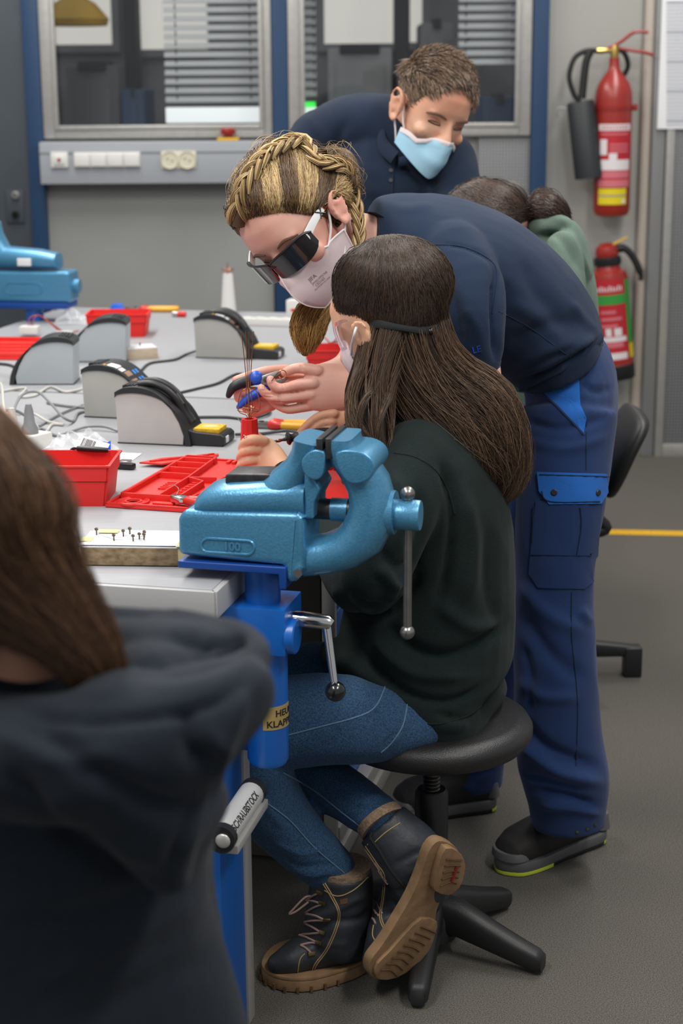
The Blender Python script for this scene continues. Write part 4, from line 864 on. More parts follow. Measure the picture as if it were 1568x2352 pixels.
# white strip, white stand and wires behind the blonde tail
M = onT(620, 748, 0); t = thing('plug_strip', M.translation, 'white multi socket strip lying behind the blonde tail of hair', 'plug strip'); MB(M).box((-.10, -.02, 0), (.13, .02, .024), .004).build('body', 'white_plastic', t)
for k in range(5): MB(M @ Matrix.Translation((-.075+k*.042, 0, .024))).lathe([(.016, 0), (.016, .002), (.0135, .002), (.013, .0005), (0, .0005)], 16).build('socket', 'white_plastic', t)
M = onT(678, 742, 0); t = thing('white_carton', M.translation, 'white carton with red marks behind the face mask', 'carton'); MB(M).box((-.025, -.02, 0), (.045, .03, .075), .003).build('box', 'white_plastic', t); MB(M).prism([(-.012, .045), (.0, .05), (.012, .04), (.002, .034)], .0201, .0208, 0, Matrix.Rotation(math.pi/2, 4, 'X')).build('red_mark', 'tray_red', t)
for k, (m, pts) in enumerate((('wire_red', [(735, 812, .004), (760, 795, .03), (770, 780, .05), (790, 770, .03), (812, 770, .03)]), ('wire_black', [(690, 800, .004), (720, 806, .004), (750, 790, .004), (800, 780, .004)]), ('wire_red', [(745, 775, .02), (760, 790, .01), (775, 800, .02)]))):
    tag(MB().tube(bez(zp(pts), 6), .0022, 6).build('hookup_wire', m), ['thin red wire arching behind the hands', 'thin black wire lying behind the hands', 'short red wire end behind the hands'][k], 'wire', 'loose wires behind the hands')
# ================================================================= figure modelling tools
def S_at(px, py, Y): return scale_at(W(px, py, Y))
def limb(mb, pts, n=22, e=2.0, cap=True, sub=3):
    """pts: (px, py, Y, half width in px[, half depth in m]); one smooth tapered tube with round ends"""
    P = []
    for q in pts:
        c = W(q[0], q[1], q[2]); r = q[3]/scale_at(c); P.append((*c, r, q[4] if len(q) > 4 else r))
    A = np.array(P); m = len(A)
    out = []
    for i in range(m-1):
        p0, p1, p2, p3 = A[max(0, i-1)], A[i], A[i+1], A[min(m-1, i+2)]
        for k in range(sub):
            t = k/sub; out.append(.5*((2*p1)+(p2-p0)*t+(2*p0-5*p1+4*p2-p3)*t*t+(3*p1-p0-3*p2+p3)*t**3))
    out.append(A[-1]); A = np.array(out); A[:, 3:] = np.maximum(A[:, 3:], .0006); secs = []; N = len(A); T = []
    for i in range(N):
        t = Vector(A[min(N-1, i+1), :3]-A[max(0, i-1), :3]); T.append(t.normalized() if t.length > 1e-8 else (T[-1] if T else Vector((0, 0, 1))))
    for i in range(N):
        c = Vector(A[i, :3]); v = (c-CAM).normalized(); a = T[i].cross(v)
        if a.length < .15 and secs: a = secs[-1][1].normalized()
        a.normalize(); b = a.cross(T[i]).normalized(); secs.append((c, a*A[i, 3], b*A[i, 4]))
    if cap:
        def capsec(c, a, b, d):
            rr = min(a.length, b.length); return [(c+d*rr*x, a*k, b*k) for x, k in ((.45, .88), (.75, .62), (.92, .3))]
        secs = capsec(*secs[0], -T[0])[::-1]+secs+capsec(*secs[-1], T[-1])
    mb.loft(secs, n, True, False, e); return mb
def blob(mb, px, py, Y, rx, ry=None, rd=None, ang=0, n=20):
    """ellipsoid: half widths in px (image x / y, turned by ang degrees), half depth in m"""
    c = W(px, py, Y); s = scale_at(c); ry = ry or rx; rd = rd if rd is not None else min(rx, ry)/s; a = math.radians(ang)
    ex = RT*math.cos(a)-UP*math.sin(a); ey = RT*math.sin(a)+UP*math.cos(a)
    mb.ball((0, 0, 0), 1, n, Matrix(((ex.x*rx/s, ey.x*ry/s, FW.x*rd, c.x), (ex.y*rx/s, ey.y*ry/s, FW.y*rd, c.y), (ex.z*rx/s, ey.z*ry/s, FW.z*rd, c.z), (0, 0, 0, 1)))); return mb
def fuse(mb, voxel, smooth=6, fac=.5):
    """union of the overlapping closed pieces into one continuous surface"""
    me = bpy.data.meshes.new('tmp'); me.from_pydata(mb.v, [], mb.f); me.update()
    o = bpy.data.objects.new('tmp', me); COL.objects.link(o)
    r = o.modifiers.new('r', 'REMESH'); r.mode = 'VOXEL'; r.voxel_size = voxel; r.adaptivity = 0
    if smooth: s = o.modifiers.new('s', 'SMOOTH'); s.factor = fac; s.iterations = smooth
    dg = bpy.context.evaluated_depsgraph_get(); dg.update(); res = bpy.data.meshes.new_from_object(o.evaluated_get(dg))
    bpy.data.objects.remove(o); bpy.data.meshes.remove(me); return res
def get_co(me):
    a = np.empty(len(me.vertices)*3, np.float32); me.vertices.foreach_get('co', a); return a.reshape(-1, 3).astype(np.float64)
def get_no(me):
    a = np.empty(len(me.vertices)*3, np.float32); me.vertex_normals.foreach_get('vector', a); return a.reshape(-1, 3).astype(np.float64)
def set_co(me, co): me.vertices.foreach_set('co', co.astype(np.float32).ravel()); me.update()
def dist_poly(P, poly):
    """2-D distance of points to a polyline, and position 0..1 along it"""
    poly = np.array(poly, float); best = np.full(len(P), 1e9); along = np.zeros(len(P)); L = np.r_[0, np.cumsum(np.hypot(*np.diff(poly, axis=0).T))]; tot = max(L[-1], 1e-6)
    for i in range(len(poly)-1):
        a, b = poly[i], poly[i+1]; d = b-a; l2 = max(d @ d, 1e-9); t = np.clip(((P-a) @ d)/l2, 0, 1); q = a+t[:, None]*d; ds = np.hypot(*(P-q).T); m = ds < best
        best[m] = ds[m]; along[m] = (L[i]+t[m]*math.sqrt(l2))/tot
    return best, along
def folds(me, ops, amp_noise=0, freq=9., seed=0, stretch=(1, 1, 1), gain=1.):
    """cloth folds: ops (polyline px, width px, height mm); on the side the viewer's polyline was traced from"""
    co = get_co(me); no = get_no(me); px = to_px(co); view = co-np.array(CAM); view /= np.linalg.norm(view, axis=1)[:, None]
    face = np.clip(-(no*view).sum(1)*1.6, 0, 1); h = np.zeros(len(co))
    for poly, w, mm in ops:
        sp = [(p.x, p.y) for p in bez([(x, y, 0) for x, y in poly], 5)] if len(poly) > 2 else poly
        d, al = dist_poly(px, sp); h += face*np.exp(-(d/w)**2)*np.clip(np.minimum(al, 1-al)*5+.15, 0, 1)*mm*.001*gain
    if amp_noise:
        q = co*np.array(stretch)*freq+seed*7.3
        nz = np.array([noise.noise((a, b, c)) for a, b, c in q]); nz2 = np.array([noise.noise((a*2.1+5, b*2.1, c*2.1)) for a, b, c in q])
        h += (1-np.abs(nz)*2.2)*amp_noise*.001*.7+nz2*amp_noise*.001*.5
    set_co(me, co+no*h[:, None]); return me
def bvh_of(me): return BVHTree.FromPolygons([v.co.copy() for v in me.vertices], [tuple(p.vertices) for p in me.polygons])
def hit(bvh, px, py):
    d = ray(px, py).normalized(); l, n, i, dd = bvh.ray_cast(CAM, d)
    if l is None: return None, None
    if n.dot(d) > 0: n = -n
    return l, n
def near(bvh, px, py, Y):
    """surface point under a pixel, or the nearest one when the pixel just misses"""
    l, n = hit(bvh, px, py)
    if l is None: l, n, _, _ = bvh.find_nearest(W(px, py, Y)); 
    return l, n
def seam(bvh, pts, r, off=0., Y=3., n=6, k=6):
    """thin tube laid on a surface along a pixel polyline"""
    out = []
    for p in bez([(x, y, 0) for x, y in pts], k):
        l, nn = near(bvh, p.x, p.y, Y); out.append(l+nn*off)
    return MB().tube(out, r, n)
def patch(bvh, quad, nu, nv, off, th, Y=3., bulge=0, clip=None):
    """cloth patch or label lying on a surface: quad of pixel corners (tl,tr,br,bl), thickness th"""
    a, b, c, d = [np.array(q, float) for q in quad]; top = []; bot = []
    for j in range(nv+1):
        for i in range(nu+1):
            u, v = i/nu, j/nv; p = (1-v)*((1-u)*a+u*b)+v*((1-u)*d+u*c); l, n = near(bvh, p[0], p[1], Y)
            e = (math.sin(math.pi*u)*math.sin(math.pi*v))**.5 if bulge else 0
            top.append(l+n*(off+th+bulge*e)); bot.append(l+n*(off-.001))
    N = len(top); Fc = []; g = lambda i, j: j*(nu+1)+i
    for j in range(nv):
        for i in range(nu): q = (g(i, j), g(i+1, j), g(i+1, j+1), g(i, j+1)); Fc.append(q); Fc.append(tuple(N+k for k in q[::-1]))
    for i in range(nu): Fc += [(g(i, 0), N+g(i, 0), N+g(i+1, 0), g(i+1, 0)), (g(i+1, nv), N+g(i+1, nv), N+g(i, nv), g(i, nv))]
    for j in range(nv): Fc += [(g(0, j+1), N+g(0, j+1), N+g(0, j), g(0, j)), (g(nu, j), N+g(nu, j), N+g(nu, j+1), g(nu, j+1))]
    return MB().add(top+bot, Fc)
def surf_text(bvh, body, px, py, hpx, ang, Y, off=.0006, bold=0, align='LEFT'):
    """lettering laid on a surface; baseline starts at the pixel, cap height hpx, turned ang degrees (clockwise in the picture)"""
    v, f = text_geo(body, 1.0, bold, 0.0, align); a = math.radians(ang); k = hpx/.7; V = []
    for q in v:
        x, y = q.x*k, -q.y*k; l, n = near(bvh, px+x*math.cos(a)-y*math.sin(a), py+x*math.sin(a)+y*math.cos(a), Y); V.append(l+n*off)
    return MB().add(V, f)
def np_mesh(name, V, Q, m, parent):
    me = bpy.data.meshes.new(name); V = np.asarray(V, np.float32); Q = np.asarray(Q, np.int32); k = Q.shape[1]
    me.vertices.add(len(V)); me.vertices.foreach_set('co', V.ravel()); me.loops.add(Q.size); me.loops.foreach_set('vertex_index', Q.ravel())
    me.polygons.add(len(Q)); me.polygons.foreach_set('loop_start', np.arange(0, Q.size, k, dtype=np.int32)); me.update(calc_edges=True); me.validate()
    return link_me(name, me, m, parent, 0)
def strands(name, P, r, m, parent, taper=.35):
    """P (n, k, 3): every row one hair lock, a thin three sided tube"""
    P = np.asarray(P, float); n, k, _ = P.shape; T = np.gradient(P, axis=1); T /= np.linalg.norm(T, axis=2, keepdims=True)+1e-9
    ref = np.array([.31, .77, .55]); A = np.cross(T, ref); A /= np.linalg.norm(A, axis=2, keepdims=True)+1e-9; B = np.cross(T, A)
    rr = (r if np.ndim(r) else np.full(n, r))[:, None]*np.interp(np.linspace(0, 1, k), [0, .15, .7, 1], [.7, 1, .9, taper])[None]; V = []
    for j in range(3):
        t = 2*math.pi*j/3; V.append(P+(A*math.cos(t)+B*math.sin(t))*rr[:, :, None])
    V = np.stack(V, 2).reshape(-1, 3); i = np.arange(n)[:, None, None]*k*3+np.arange(k-1)[None, :, None]*3; j = np.arange(3)[None, None]; j2 = (j+1) % 3
    Q = np.stack([i+j, i+j2, i+3+j2, i+3+j], -1).reshape(-1, 4); o = np_mesh(name, V, Q, m, parent); o['kind'] = 'stuff'; return o
def comb(bvh, start, end, n, Y, k=9, lift=.002, bulge=0., jit=6, wob=3, mid=None, seed=1, rs=(0, 1), re=(0, 1)):
    """locks combed over a surface from one pixel curve to another"""
    R = np.random.default_rng(seed); c = lambda pts: np.array([(p.x, p.y) for p in bez([(x, y, 0) for x, y in pts], 12)])
    s, e = c(start), c(end); mm = c(mid) if mid else None; out = []
    at = lambda cu, t: np.array([np.interp(t*(len(cu)-1), np.arange(len(cu)), cu[:, i]) for i in (0, 1)])
    for _ in range(n):
        t = R.uniform(); t2 = np.clip(t+R.normal()*.03, 0, 1); a = at(s, t)+R.normal(size=2)*jit; b = at(e, t2)+R.normal(size=2)*jit
        m = at(mm, (t+t2)/2)+R.normal(size=2)*jit if mid else (a+b)/2; u0 = R.uniform(*rs); u1 = R.uniform(*re) if re != (0, 1) else 1; ph = R.uniform(0, 6.28); w = wob*R.normal(); lf = lift*R.uniform(.3, 1.5); row = []; prev = None
        for u in np.linspace(u0*.25 if rs != (0, 1) else 0, u1, k):
            q = (1-u)**2*a+2*u*(1-u)*(2*m-.5*(a+b))+u*u*b; q = q+np.array([math.sin(ph+u*5), math.cos(ph+u*4)])*w
            l, nn = hit(bvh, q[0], q[1])
            if l is None:
                l, nn, _, _ = bvh.find_nearest(W(q[0], q[1], prev.y if prev is not None else Y))
            prev = l; row.append(l+nn*(lf+bulge*math.sin(math.pi*u)))
        if len(row) == k: out.append([tuple(x) for x in row])
    return np.array(out)
def loft_frames(pts, sub=6):
    """hair mass: (px,py,Y,half px[,half depth m]) -> dense centre / axes arrays"""
    P = []
    for q in pts: c = W(q[0], q[1], q[2]); s = scale_at(c); P.append((*c, q[3]/s, q[4] if len(q) > 4 else q[3]/s))
    A = np.array(P); m = len(A); out = []
    for i in range(m-1):
        p0, p1, p2, p3 = A[max(0, i-1)], A[i], A[i+1], A[min(m-1, i+2)]
        for k in range(sub): t = k/sub; out.append(.5*((2*p1)+(p2-p0)*t+(2*p0-5*p1+4*p2-p3)*t*t+(3*p1-p0-3*p2+p3)*t**3))
    out.append(A[-1]); A = np.array(out); T = np.gradient(A[:, :3], axis=0); v = A[:, :3]-np.array(CAM); X = np.cross(T, v); X /= np.linalg.norm(X, axis=1)[:, None]; B = np.cross(X, T); B /= np.linalg.norm(B, axis=1)[:, None]
    return A[:, :3], X*np.maximum(A[:, 3:4], .001), B*np.maximum(A[:, 4:5], .001)
def fall(pts, n, k=16, u=(0, 2*math.pi), inner=.72, outer=1.05, wave=.004, drift=.25, v=(0, 1), seed=1, ends=.25, clump=0):
    """locks running down a hair mass"""
    R = np.random.default_rng(seed); C, X, B = loft_frames(pts); N = len(C); out = []
    for _ in range(n):
        u0 = R.uniform(*u); s0 = R.uniform(inner, outer); ph = R.uniform(0, 6.28, 3); va = v[0]+R.uniform(0, .04); vb = v[1]-R.uniform(0, ends); tt = np.linspace(va, vb, k)
        if clump: cl = round(u0*clump)/clump; u0 = cl+R.normal()*.12; ph = np.array([cl*5.1, cl*7.7, cl*3.3])+R.normal(size=3)*.25
        uu = u0+drift*np.sin(tt*4+ph[0]+u0*2)*tt; f = tt*(N-1); g = lambda M: np.stack([np.interp(f, np.arange(N), M[:, i]) for i in range(3)], 1)
        c, x, b = g(C), g(X), g(B); p = c+(x*np.cos(uu)[:, None]+b*np.sin(uu)[:, None])*s0; wv = wave*tt*np.sin(tt*9+ph[1]+u0*3)
        p = p+x/np.linalg.norm(x, axis=1)[:, None]*wv[:, None]+np.array([0, 0, 1])*(wave*.5*np.sin(tt*7+ph[2])*tt)[:, None]; out.append(p)
    return np.array(out)
def push_out(V, bvh, d):
    """keep points at least d outside a body surface"""
    out = []
    for p in V:
        p = Vector(p); l, n, _, _ = bvh.find_nearest(p)
        k = (p-l).dot(n); out.append(l+n*d+((p-l)-n*k)*0 if k < d else p)
    return out
def onface(bvh, M, x, z, up=.001):
    o = M @ Vector((x, .25, z)); dr = (M.to_3x3() @ Vector((0, -1, 0))).normalized(); l, n, _, _ = bvh.ray_cast(o, dr)
    if n.dot(dr) > 0: n = -n
    return l+n*up
# ---- canonical head: x to the subject's right, y forward, z up, eye line at z = 0, metres
def head_geo(mb, M, jaw=1.0):
    mb2 = MB(M); mb2.ball((0, -.012, .035), (.0755, .098, .088), 32)
    secs = []
    for z, yc, rx, ry in ((.085, .015, .05, .055), (.06, .018, .064, .068), (.03, .02, .068, .070), (.0, .02, .068, .066), (-.025, .022, .066, .064), (-.05, .024, .060, .060), (-.075, .028, .050*jaw, .054), (-.098, .038, .036*jaw, .042), (-.112, .048, .022*jaw, .026)): secs.append(((0, yc, z), (rx, 0, 0), (0, ry, 0), 2.3))
    mb2.loft(secs[::-1], 28)
    mb2.loft([((0, .078, .012), (.009, 0, 0), (0, .012, 0)), ((0, .086, -.008), (.010, 0, 0), (0, .016, 0)), ((0, .095, -.028), (.013, 0, 0), (0, .018, 0)), ((0, .098, -.040), (.017, 0, 0), (0, .018, 0)), ((0, .090, -.048), (.014, 0, 0), (0, .012, 0))], 16)
    for s in (-1, 1):
        mb2.ball((s*.032, .066, .020), (.024, .018, .009), 16); mb2.ball((s*.046, .058, -.030), (.022, .022, .018), 16); mb2.ball((s*.014, .094, -.040), (.010, .011, .008), 12)
    mb2.ball((0, .080, -.072), (.024, .014, .012), 16)
    mb.v += mb2.v[:0]; k = len(mb.v); mb.v += mb2.v; mb.f += [tuple(i+k for i in q) for q in mb2.f]
def ear_geo(mb, M, s=1, side=1):
    """side +1: on +x"""
    c = Vector((side*.078, -.012, -.012)); E = lambda y, z, o=0: (c.x+side*(.004+o), c.y+y*s, c.z+z*s)
    m2 = MB(M); rim = [E(.010, -.008, .003), E(.013, .008, .006), E(.010, .022, .009), E(-.002, .031, .012), E(-.016, .029, .014), E(-.022, .016, .014), E(-.020, .0, .012), E(-.013, -.014, .009), E(-.006, -.024, .006), E(.003, -.028, .004), E(.007, -.020, .002)]
    p = bez(rim, 4); n = len(p); m2.tube(p, [.0042*s+.0012*math.sin(i/n*9) for i in range(n)], 10)
    m2.tube(bez([E(.004, .016, .007), E(-.010, .014, .009), E(-.012, .0, .009), E(-.004, -.010, .007)], 4), .0034*s, 8)
    m2.ball(E(-.004, .002, -.002), (.006, .018*s, .026*s), 16); m2.ball(E(.001, -.026, .003), (.005, .007*s, .008*s), 12); m2.ball(E(.012, -.006, .002), (.005, .004, .007), 10)
    k = len(mb.v); mb.v += m2.v; mb.f += [tuple(i+k for i in q) for q in m2.f]
def head_frame(px, py, Y, fwd, up, s):
    """fwd, up given as (right, up, towards-viewer) components"""
    V = lambda t: RT*t[0]+UP*t[1]-FW*t[2]
    f = V(fwd).normalized(); u = V(up); x = f.cross(u).normalized(); u = x.cross(f); o = W(px, py, Y)
    return Matrix(((x.x*s, f.x*s, u.x*s, o.x), (x.y*s, f.y*s, u.y*s, o.y), (x.z*s, f.z*s, u.z*s, o.z), (0, 0, 0, 1)))
def px_of(v): return to_px(np.array([tuple(v)]))[0]
# ---- figure materials
def skin_mat(name, col, red):
    m = mat(name, col, .48, noise_scale=9, col2=red, var=.1, bump=.08, bump_scale=380, spec=.35); b = m.node_tree.nodes['Principled BSDF']
    b.inputs['Subsurface Weight'].default_value = .12; b.inputs['Subsurface Radius'].default_value = (.01, .004, .002); b.inputs['Subsurface Scale'].default_value = .6; return m
skin_mat('skin_fair', 'dfb3a2', 'd69583'); skin_mat('skin_warm', 'd9aa8b', 'cf977a'); skin_mat('skin_man', 'd6a88d', 'c98e74')
def cloth(name, col, sc=700, var=.12, bump=.35, rough=.9, sheen=.05, stretch=None): return mat(name, col, rough, noise_scale=sc, var=var, bump=bump, bump_scale=sc*.8, sheen=sheen, spec=.15, stretch=stretch)
cloth('sweat_dark', '1a2423', 600, .25, .35, .95, .04); cloth('polo_navy', '1f2d43', 900, .1); cloth('polo_man', '1b2739', 700, .1); cloth('work_navy', '1e345e', 900, .12, .3, .8, .1); cloth('work_blue', '2465b8', 900, .08, .3, .8, .1)
cloth('denim', '2f4b68', 380, .45, .45, .85, .05); cloth('hoodie_black', '1c222a', 400, .2, .35, .95, .05); cloth('hoodie_green', '64766a', 500, .1); cloth('denim_seam', '5c7890', 500, .2); cloth('denim_dark', '15263a', 500, .2)
def hair_mat(name, a, b, isl=.35, rough=.42):
    m = mat(name, a, rough, col2=b, island=isl, spec=.45); m.node_tree.nodes['Principled BSDF'].inputs['Anisotropic'].default_value = .5; return m
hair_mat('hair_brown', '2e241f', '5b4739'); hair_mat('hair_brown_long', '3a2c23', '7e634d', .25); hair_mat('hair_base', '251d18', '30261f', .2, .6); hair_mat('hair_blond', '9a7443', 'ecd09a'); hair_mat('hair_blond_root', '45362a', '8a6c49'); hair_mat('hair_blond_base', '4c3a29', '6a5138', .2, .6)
hair_mat('hair_tail', '8f652f', 'd8ab64'); hair_mat('hair_man', '5e4c3e', '9f8670'); hair_mat('hair_man_base', '6a5847', '7d6a58', .2, .7); hair_mat('hair_front', '3a2a20', '8a664a'); hair_mat('hair_green_girl', '2c211d', '584236')
mat('mask_white', 'd8c4c6', .7, noise_scale=60, var=.02, bump=.1, bump_scale=500); mat('mask_edge', 'e3d6d6', .7); mat('mask_blue', 'a3d0e6', .65, noise_scale=20, var=.03); mat('mask_print', '8b7378', .7); mat('elastic', 'dcd6d6', .7)
mat('lens_dark', '1d1c1e', .06, coat=.6); mat('frame_white', 'dcdcdc', .35); mat('frame_orange', 'd9641a', .4); mat('frame_black', '17181a', .4)
mat('eyeball', 'cfc8c2', .3); mat('iris', '2c2420', .2); mat('brow', '6b4d3c', .8); mat('lid_skin', 'a9715f', .5); mat('nail', 'd9a69a', .3)
mat('boot_leather', '2c3036', .52, noise_scale=18, var=.3, bump=.25, bump_scale=160); mat('boot_sole', '86694a', .75, noise_scale=40, var=.18, bump=.3, bump_scale=90); mat('boot_tread', '5a4028', .85); mat('stitch', 'a98f63', .7); mat('lace', '9a8078', .8); mat('fleece', '8a745e', .95, noise_scale=200, var=.3, bump=.6, bump_scale=220)
mat('shoe_black', '1d1a18', .75, noise_scale=90, var=.2, bump=.3, bump_scale=200); mat('shoe_grey', '58585a', .55); mat('shoe_lime', 'b8c43a', .5); mat('eyelet', '7b6a4a', .35, .9); mat('snap_dark', '3b3c40', .4, .6); mat('print_blue', '2b55b8', .6); mat('strap_black', '16171a', .8); mat('goggle_clear', 'cfc4dc', .1, trans=.75, alpha=.6)
# ================================================================= seated girl in the dark sweatshirt
G = thing('person', (sx, sy, 0), 'seated girl with long brown hair, dark sweatshirt, jeans and boots, soldering', 'person')
# head and skin
GH = head_frame(884, 748, 2.91, (-.72, -.22, -.66), (-.18, .95, .2), .98)
mb = MB(); head_geo(mb, GH); ear_geo(mb, GH, 1.05, -1); ear_geo(mb, GH, 1.05, 1)
limb(mb, [(880, 800, 2.92, 52, .05), (920, 900, 2.93, 55, .055), (940, 980, 2.93, 70, .08)])
# arms inside the sleeves and hands, one continuous body
limb(mb, [(940, 980, 2.93, 70, .1), (980, 1100, 2.93, 110, .13), (985, 1350, 2.94, 120, .13), (985, 1560, 2.94, 120, .13)])
limb(mb, [(975, 1080, 2.79, 48), (900, 1230, 2.73, 44), (838, 1350, 2.72, 38), (745, 1220, 2.86, 34), (660, 1098, 3.06, 27, .018)])
limb(mb, [(905, 1060, 3.08, 44), (860, 1150, 3.16, 40), (830, 1060, 3.2, 34), (800, 975, 3.22, 26)])
BODY_COARSE = fuse(mb, .006, 6)
# left fist (near) around the red tower
h = MB()
limb(h, [(672, 1112, 3.06, 27, .018), (648, 1084, 3.10, 30, .018), (622, 1058, 3.13, 38, .018), (604, 1042, 3.14, 40, .017), (594, 1036, 3.145, 36, .014)])
for kn, a, b, c, r in (((606, 1014), (584, 1010), (566, 1014), (556, 1030), 12), ((602, 1034), (580, 1034), (562, 1038), (552, 1052), 12), ((602, 1056), (580, 1058), (562, 1062), (551, 1072), 11.5), ((604, 1074), (584, 1078), (568, 1081), (560, 1086), 9.5)):
    limb(h, [(*kn, 3.135, r+1), (*a, 3.125, r+1), (*b, 3.125, r), (*c, 3.14, r-1), (c[0]+9, c[1]+3, 3.165, r-2.5)], 14)
limb(h, [(610, 1020, 3.155, 13), (586, 1000, 3.165, 11), (574, 990, 3.17, 9)], 14)
# right hand (far) on the soldering iron
limb(h, [(845, 960, 3.22, 25, .018), (805, 958, 3.22, 28, .019), (775, 962, 3.22, 30, .018), (758, 966, 3.22, 28, .016)])
for pts, r in ((((768, 950), (735, 955), (708, 974), (689, 994)), 11.5), (((764, 968), (738, 972), (718, 988), (712, 998)), 11), (((762, 984), (740, 988), (724, 998), (722, 1006)), 10.5), (((768, 996), (750, 1002), (740, 1008)), 9.5)):
    limb(h, [(x, y, 3.205+.006*i, r-.8*i) for i, (x, y) in enumerate(pts)], 14)
HANDS = fuse(h, .0024, 4, .4)
def creases(me, lst, mm=-1.2, w=2.2): return folds(me, [(l, w, mm) for l in lst])
creases(HANDS, [[(554, 1030), (575, 1025), (600, 1024)], [(550, 1052), (575, 1046), (600, 1046)], [(552, 1074), (575, 1069), (598, 1066)], [(566, 1006), (569, 1020)], [(562, 1032), (566, 1046)], [(716, 962), (724, 976)]])
# skin: head/neck/arms joined with hands into one mesh
def join_me(meshes):
    V = []; Fc = []
    for m in meshes:
        k = len(V); V += [tuple(v.co) for v in m.vertices]; Fc += [tuple(i+k for i in p.vertices) for p in m.polygons]
    me = bpy.data.meshes.new('j'); me.from_pydata(V, [], Fc); me.update(); return me
gb = link_me('body', join_me([BODY_COARSE, HANDS]), 'skin_warm', G, 0)
# sweatshirt
c = MB()
limb(c, [(930, 965, 2.93, 82, .09), (960, 1000, 2.93, 105, .15), (985, 1070, 2.93, 140, .185), (1000, 1180, 2.94, 172, .18), (1000, 1310, 2.95, 182, .175), (985, 1430, 2.95, 198, .175), (975, 1510, 2.95, 196, .185), (978, 1580, 2.95, 165, .18), (1000, 1630, 2.95, 118, .17)], 30)
limb(c, [(965, 1050, 2.82, 92), (925, 1150, 2.76, 90), (880, 1260, 2.73, 86), (842, 1340, 2.72, 80), (800, 1300, 2.78, 68), (740, 1215, 2.88, 52), (690, 1135, 3.0, 38), (664, 1103, 3.055, 31, .024)], 26)
limb(c, [(905, 1060, 3.08, 80), (865, 1150, 3.15, 70), (830, 1060, 3.2, 52), (812, 985, 3.22, 34)], 22)
limb(c, [(770, 1500, 2.93, 30, .13), (880, 1575, 2.93, 60, .17), (985, 1640, 2.94, 60, .18), (1060, 1640, 2.95, 60, .15), (1120, 1580, 2.96, 45, .10)], 24)
sw = fuse(c, .0065, 7)
folds(sw, [([(800, 1360), (850, 1400), (930, 1370), (960, 1310)], 14, -9), ([(880, 1290), (900, 1350), (880, 1410)], 12, 9), ([(770, 1340), (800, 1395), (850, 1420)], 12, 6), ([(760, 1420), (840, 1430), (930, 1390)], 13, -7),
    ([(1010, 1060), (1040, 1150), (1030, 1280), (1000, 1400)], 12, -9), ([(1060, 1120), (1085, 1250), (1070, 1400)], 18, 6), ([(1130, 1200), (1120, 1350), (1150, 1450)], 18, -5), ([(890, 1440), (970, 1500), (1060, 1500), (1180, 1420)], 15, -10), ([(860, 1470), (950, 1545), (1080, 1550)], 15, 8), ([(830, 1500), (930, 1590), (1040, 1610), (1130, 1560)], 10, -7),
    ([(1000, 1380), (1080, 1440), (1170, 1430)], 16, 6), ([(900, 1080), (930, 1180), (900, 1280)], 14, 5), ([(960, 1120), (965, 1220), (930, 1320)], 12, -6), ([(870, 1250), (900, 1300), (960, 1290)], 9, -5), ([(860, 1300), (900, 1340), (950, 1330)], 8, 5), ([(1000, 1640), (1080, 1650), (1130, 1600)], 7, -5)], 2.6, 10, 1, gain=1.7)
swo = link_me('sweatshirt', sw, 'sweat_dark', G, 0); b_sw = bvh_of(sw)
seam(b_sw, [(905, 1040), (955, 1050), (1000, 1080), (1030, 1130), (1045, 1180)], .0018, .0, 2.8).build('shoulder_seam', 'sweat_dark', swo); seam(b_sw, [(960, 1660), (1010, 1662), (1070, 1645), (1105, 1620)], .0016, 0, 2.85).build('hem_seam', 'sweat_dark', swo)
cf = MB(); limb(cf, [(668, 1107, 3.05, 33, .025), (652, 1086, 3.085, 34, .025)], 24, cap=False); cf.build('cuff', 'sweat_dark', swo)
# jeans
c = MB()
limb(c, [(985, 1662, 2.87, 46, .09), (925, 1662, 2.825, 78, .075), (840, 1655, 2.79, 98), (740, 1652, 2.78, 106), (650, 1662, 2.78, 106), (590, 1690, 2.77, 98), (575, 1740, 2.77, 92), (605, 1820, 2.79, 84), (650, 1890, 2.81, 76), (708, 1950, 2.82, 66), (760, 1998, 2.83, 58)], 26)
limb(c, [(980, 1620, 3.02, 62, .09), (900, 1590, 3.04, 80), (780, 1560, 3.05, 82), (690, 1560, 3.05, 80), (620, 1620, 3.03, 78), (640, 1710, 2.98, 76), (720, 1780, 2.92, 68), (800, 1830, 2.86, 60), (870, 1880, 2.81, 54)], 26)
blob(c, 1000, 1620, 2.95, 80, 52, .15)
jn = fuse(c, .006, 6)
folds(jn, [([(870, 1720), (910, 1680), (935, 1610)], 6, -4), ([(880, 1580), (920, 1650), (900, 1720)], 8, 4), ([(830, 1560), (870, 1640)], 7, 3), ([(790, 1560), (840, 1600), (890, 1590)], 7, -4), ([(640, 1960), (690, 1990), (770, 1980)], 6, -4), ([(650, 1985), (710, 2010), (780, 1995)], 6, 4), ([(630, 1935), (690, 1960), (750, 1945)], 6, 4), ([(800, 1850), (840, 1860), (890, 1840)], 6, -4), ([(790, 1830), (830, 1840), (880, 1820)], 6, 4), ([(810, 1885), (850, 1890), (890, 1870)], 6, 4), ([(600, 1770), (700, 1755), (830, 1745)], 10, -5), ([(590, 1830), (650, 1900)], 9, 4)], 1.6, 14, 2)
jo = link_me('jeans', jn, 'denim', G, 0); b_j = bvh_of(jn)
seam(b_j, [(655, 1690), (740, 1668), (815, 1648), (860, 1625), (885, 1575)], .0014, .0004, 2.8).build('inseam', 'denim_seam', jo); seam(b_j, [(935, 1615), (925, 1665), (900, 1705), (875, 1728)], .0014, .0004, 2.8).build('pocket_seam', 'denim_seam', jo)
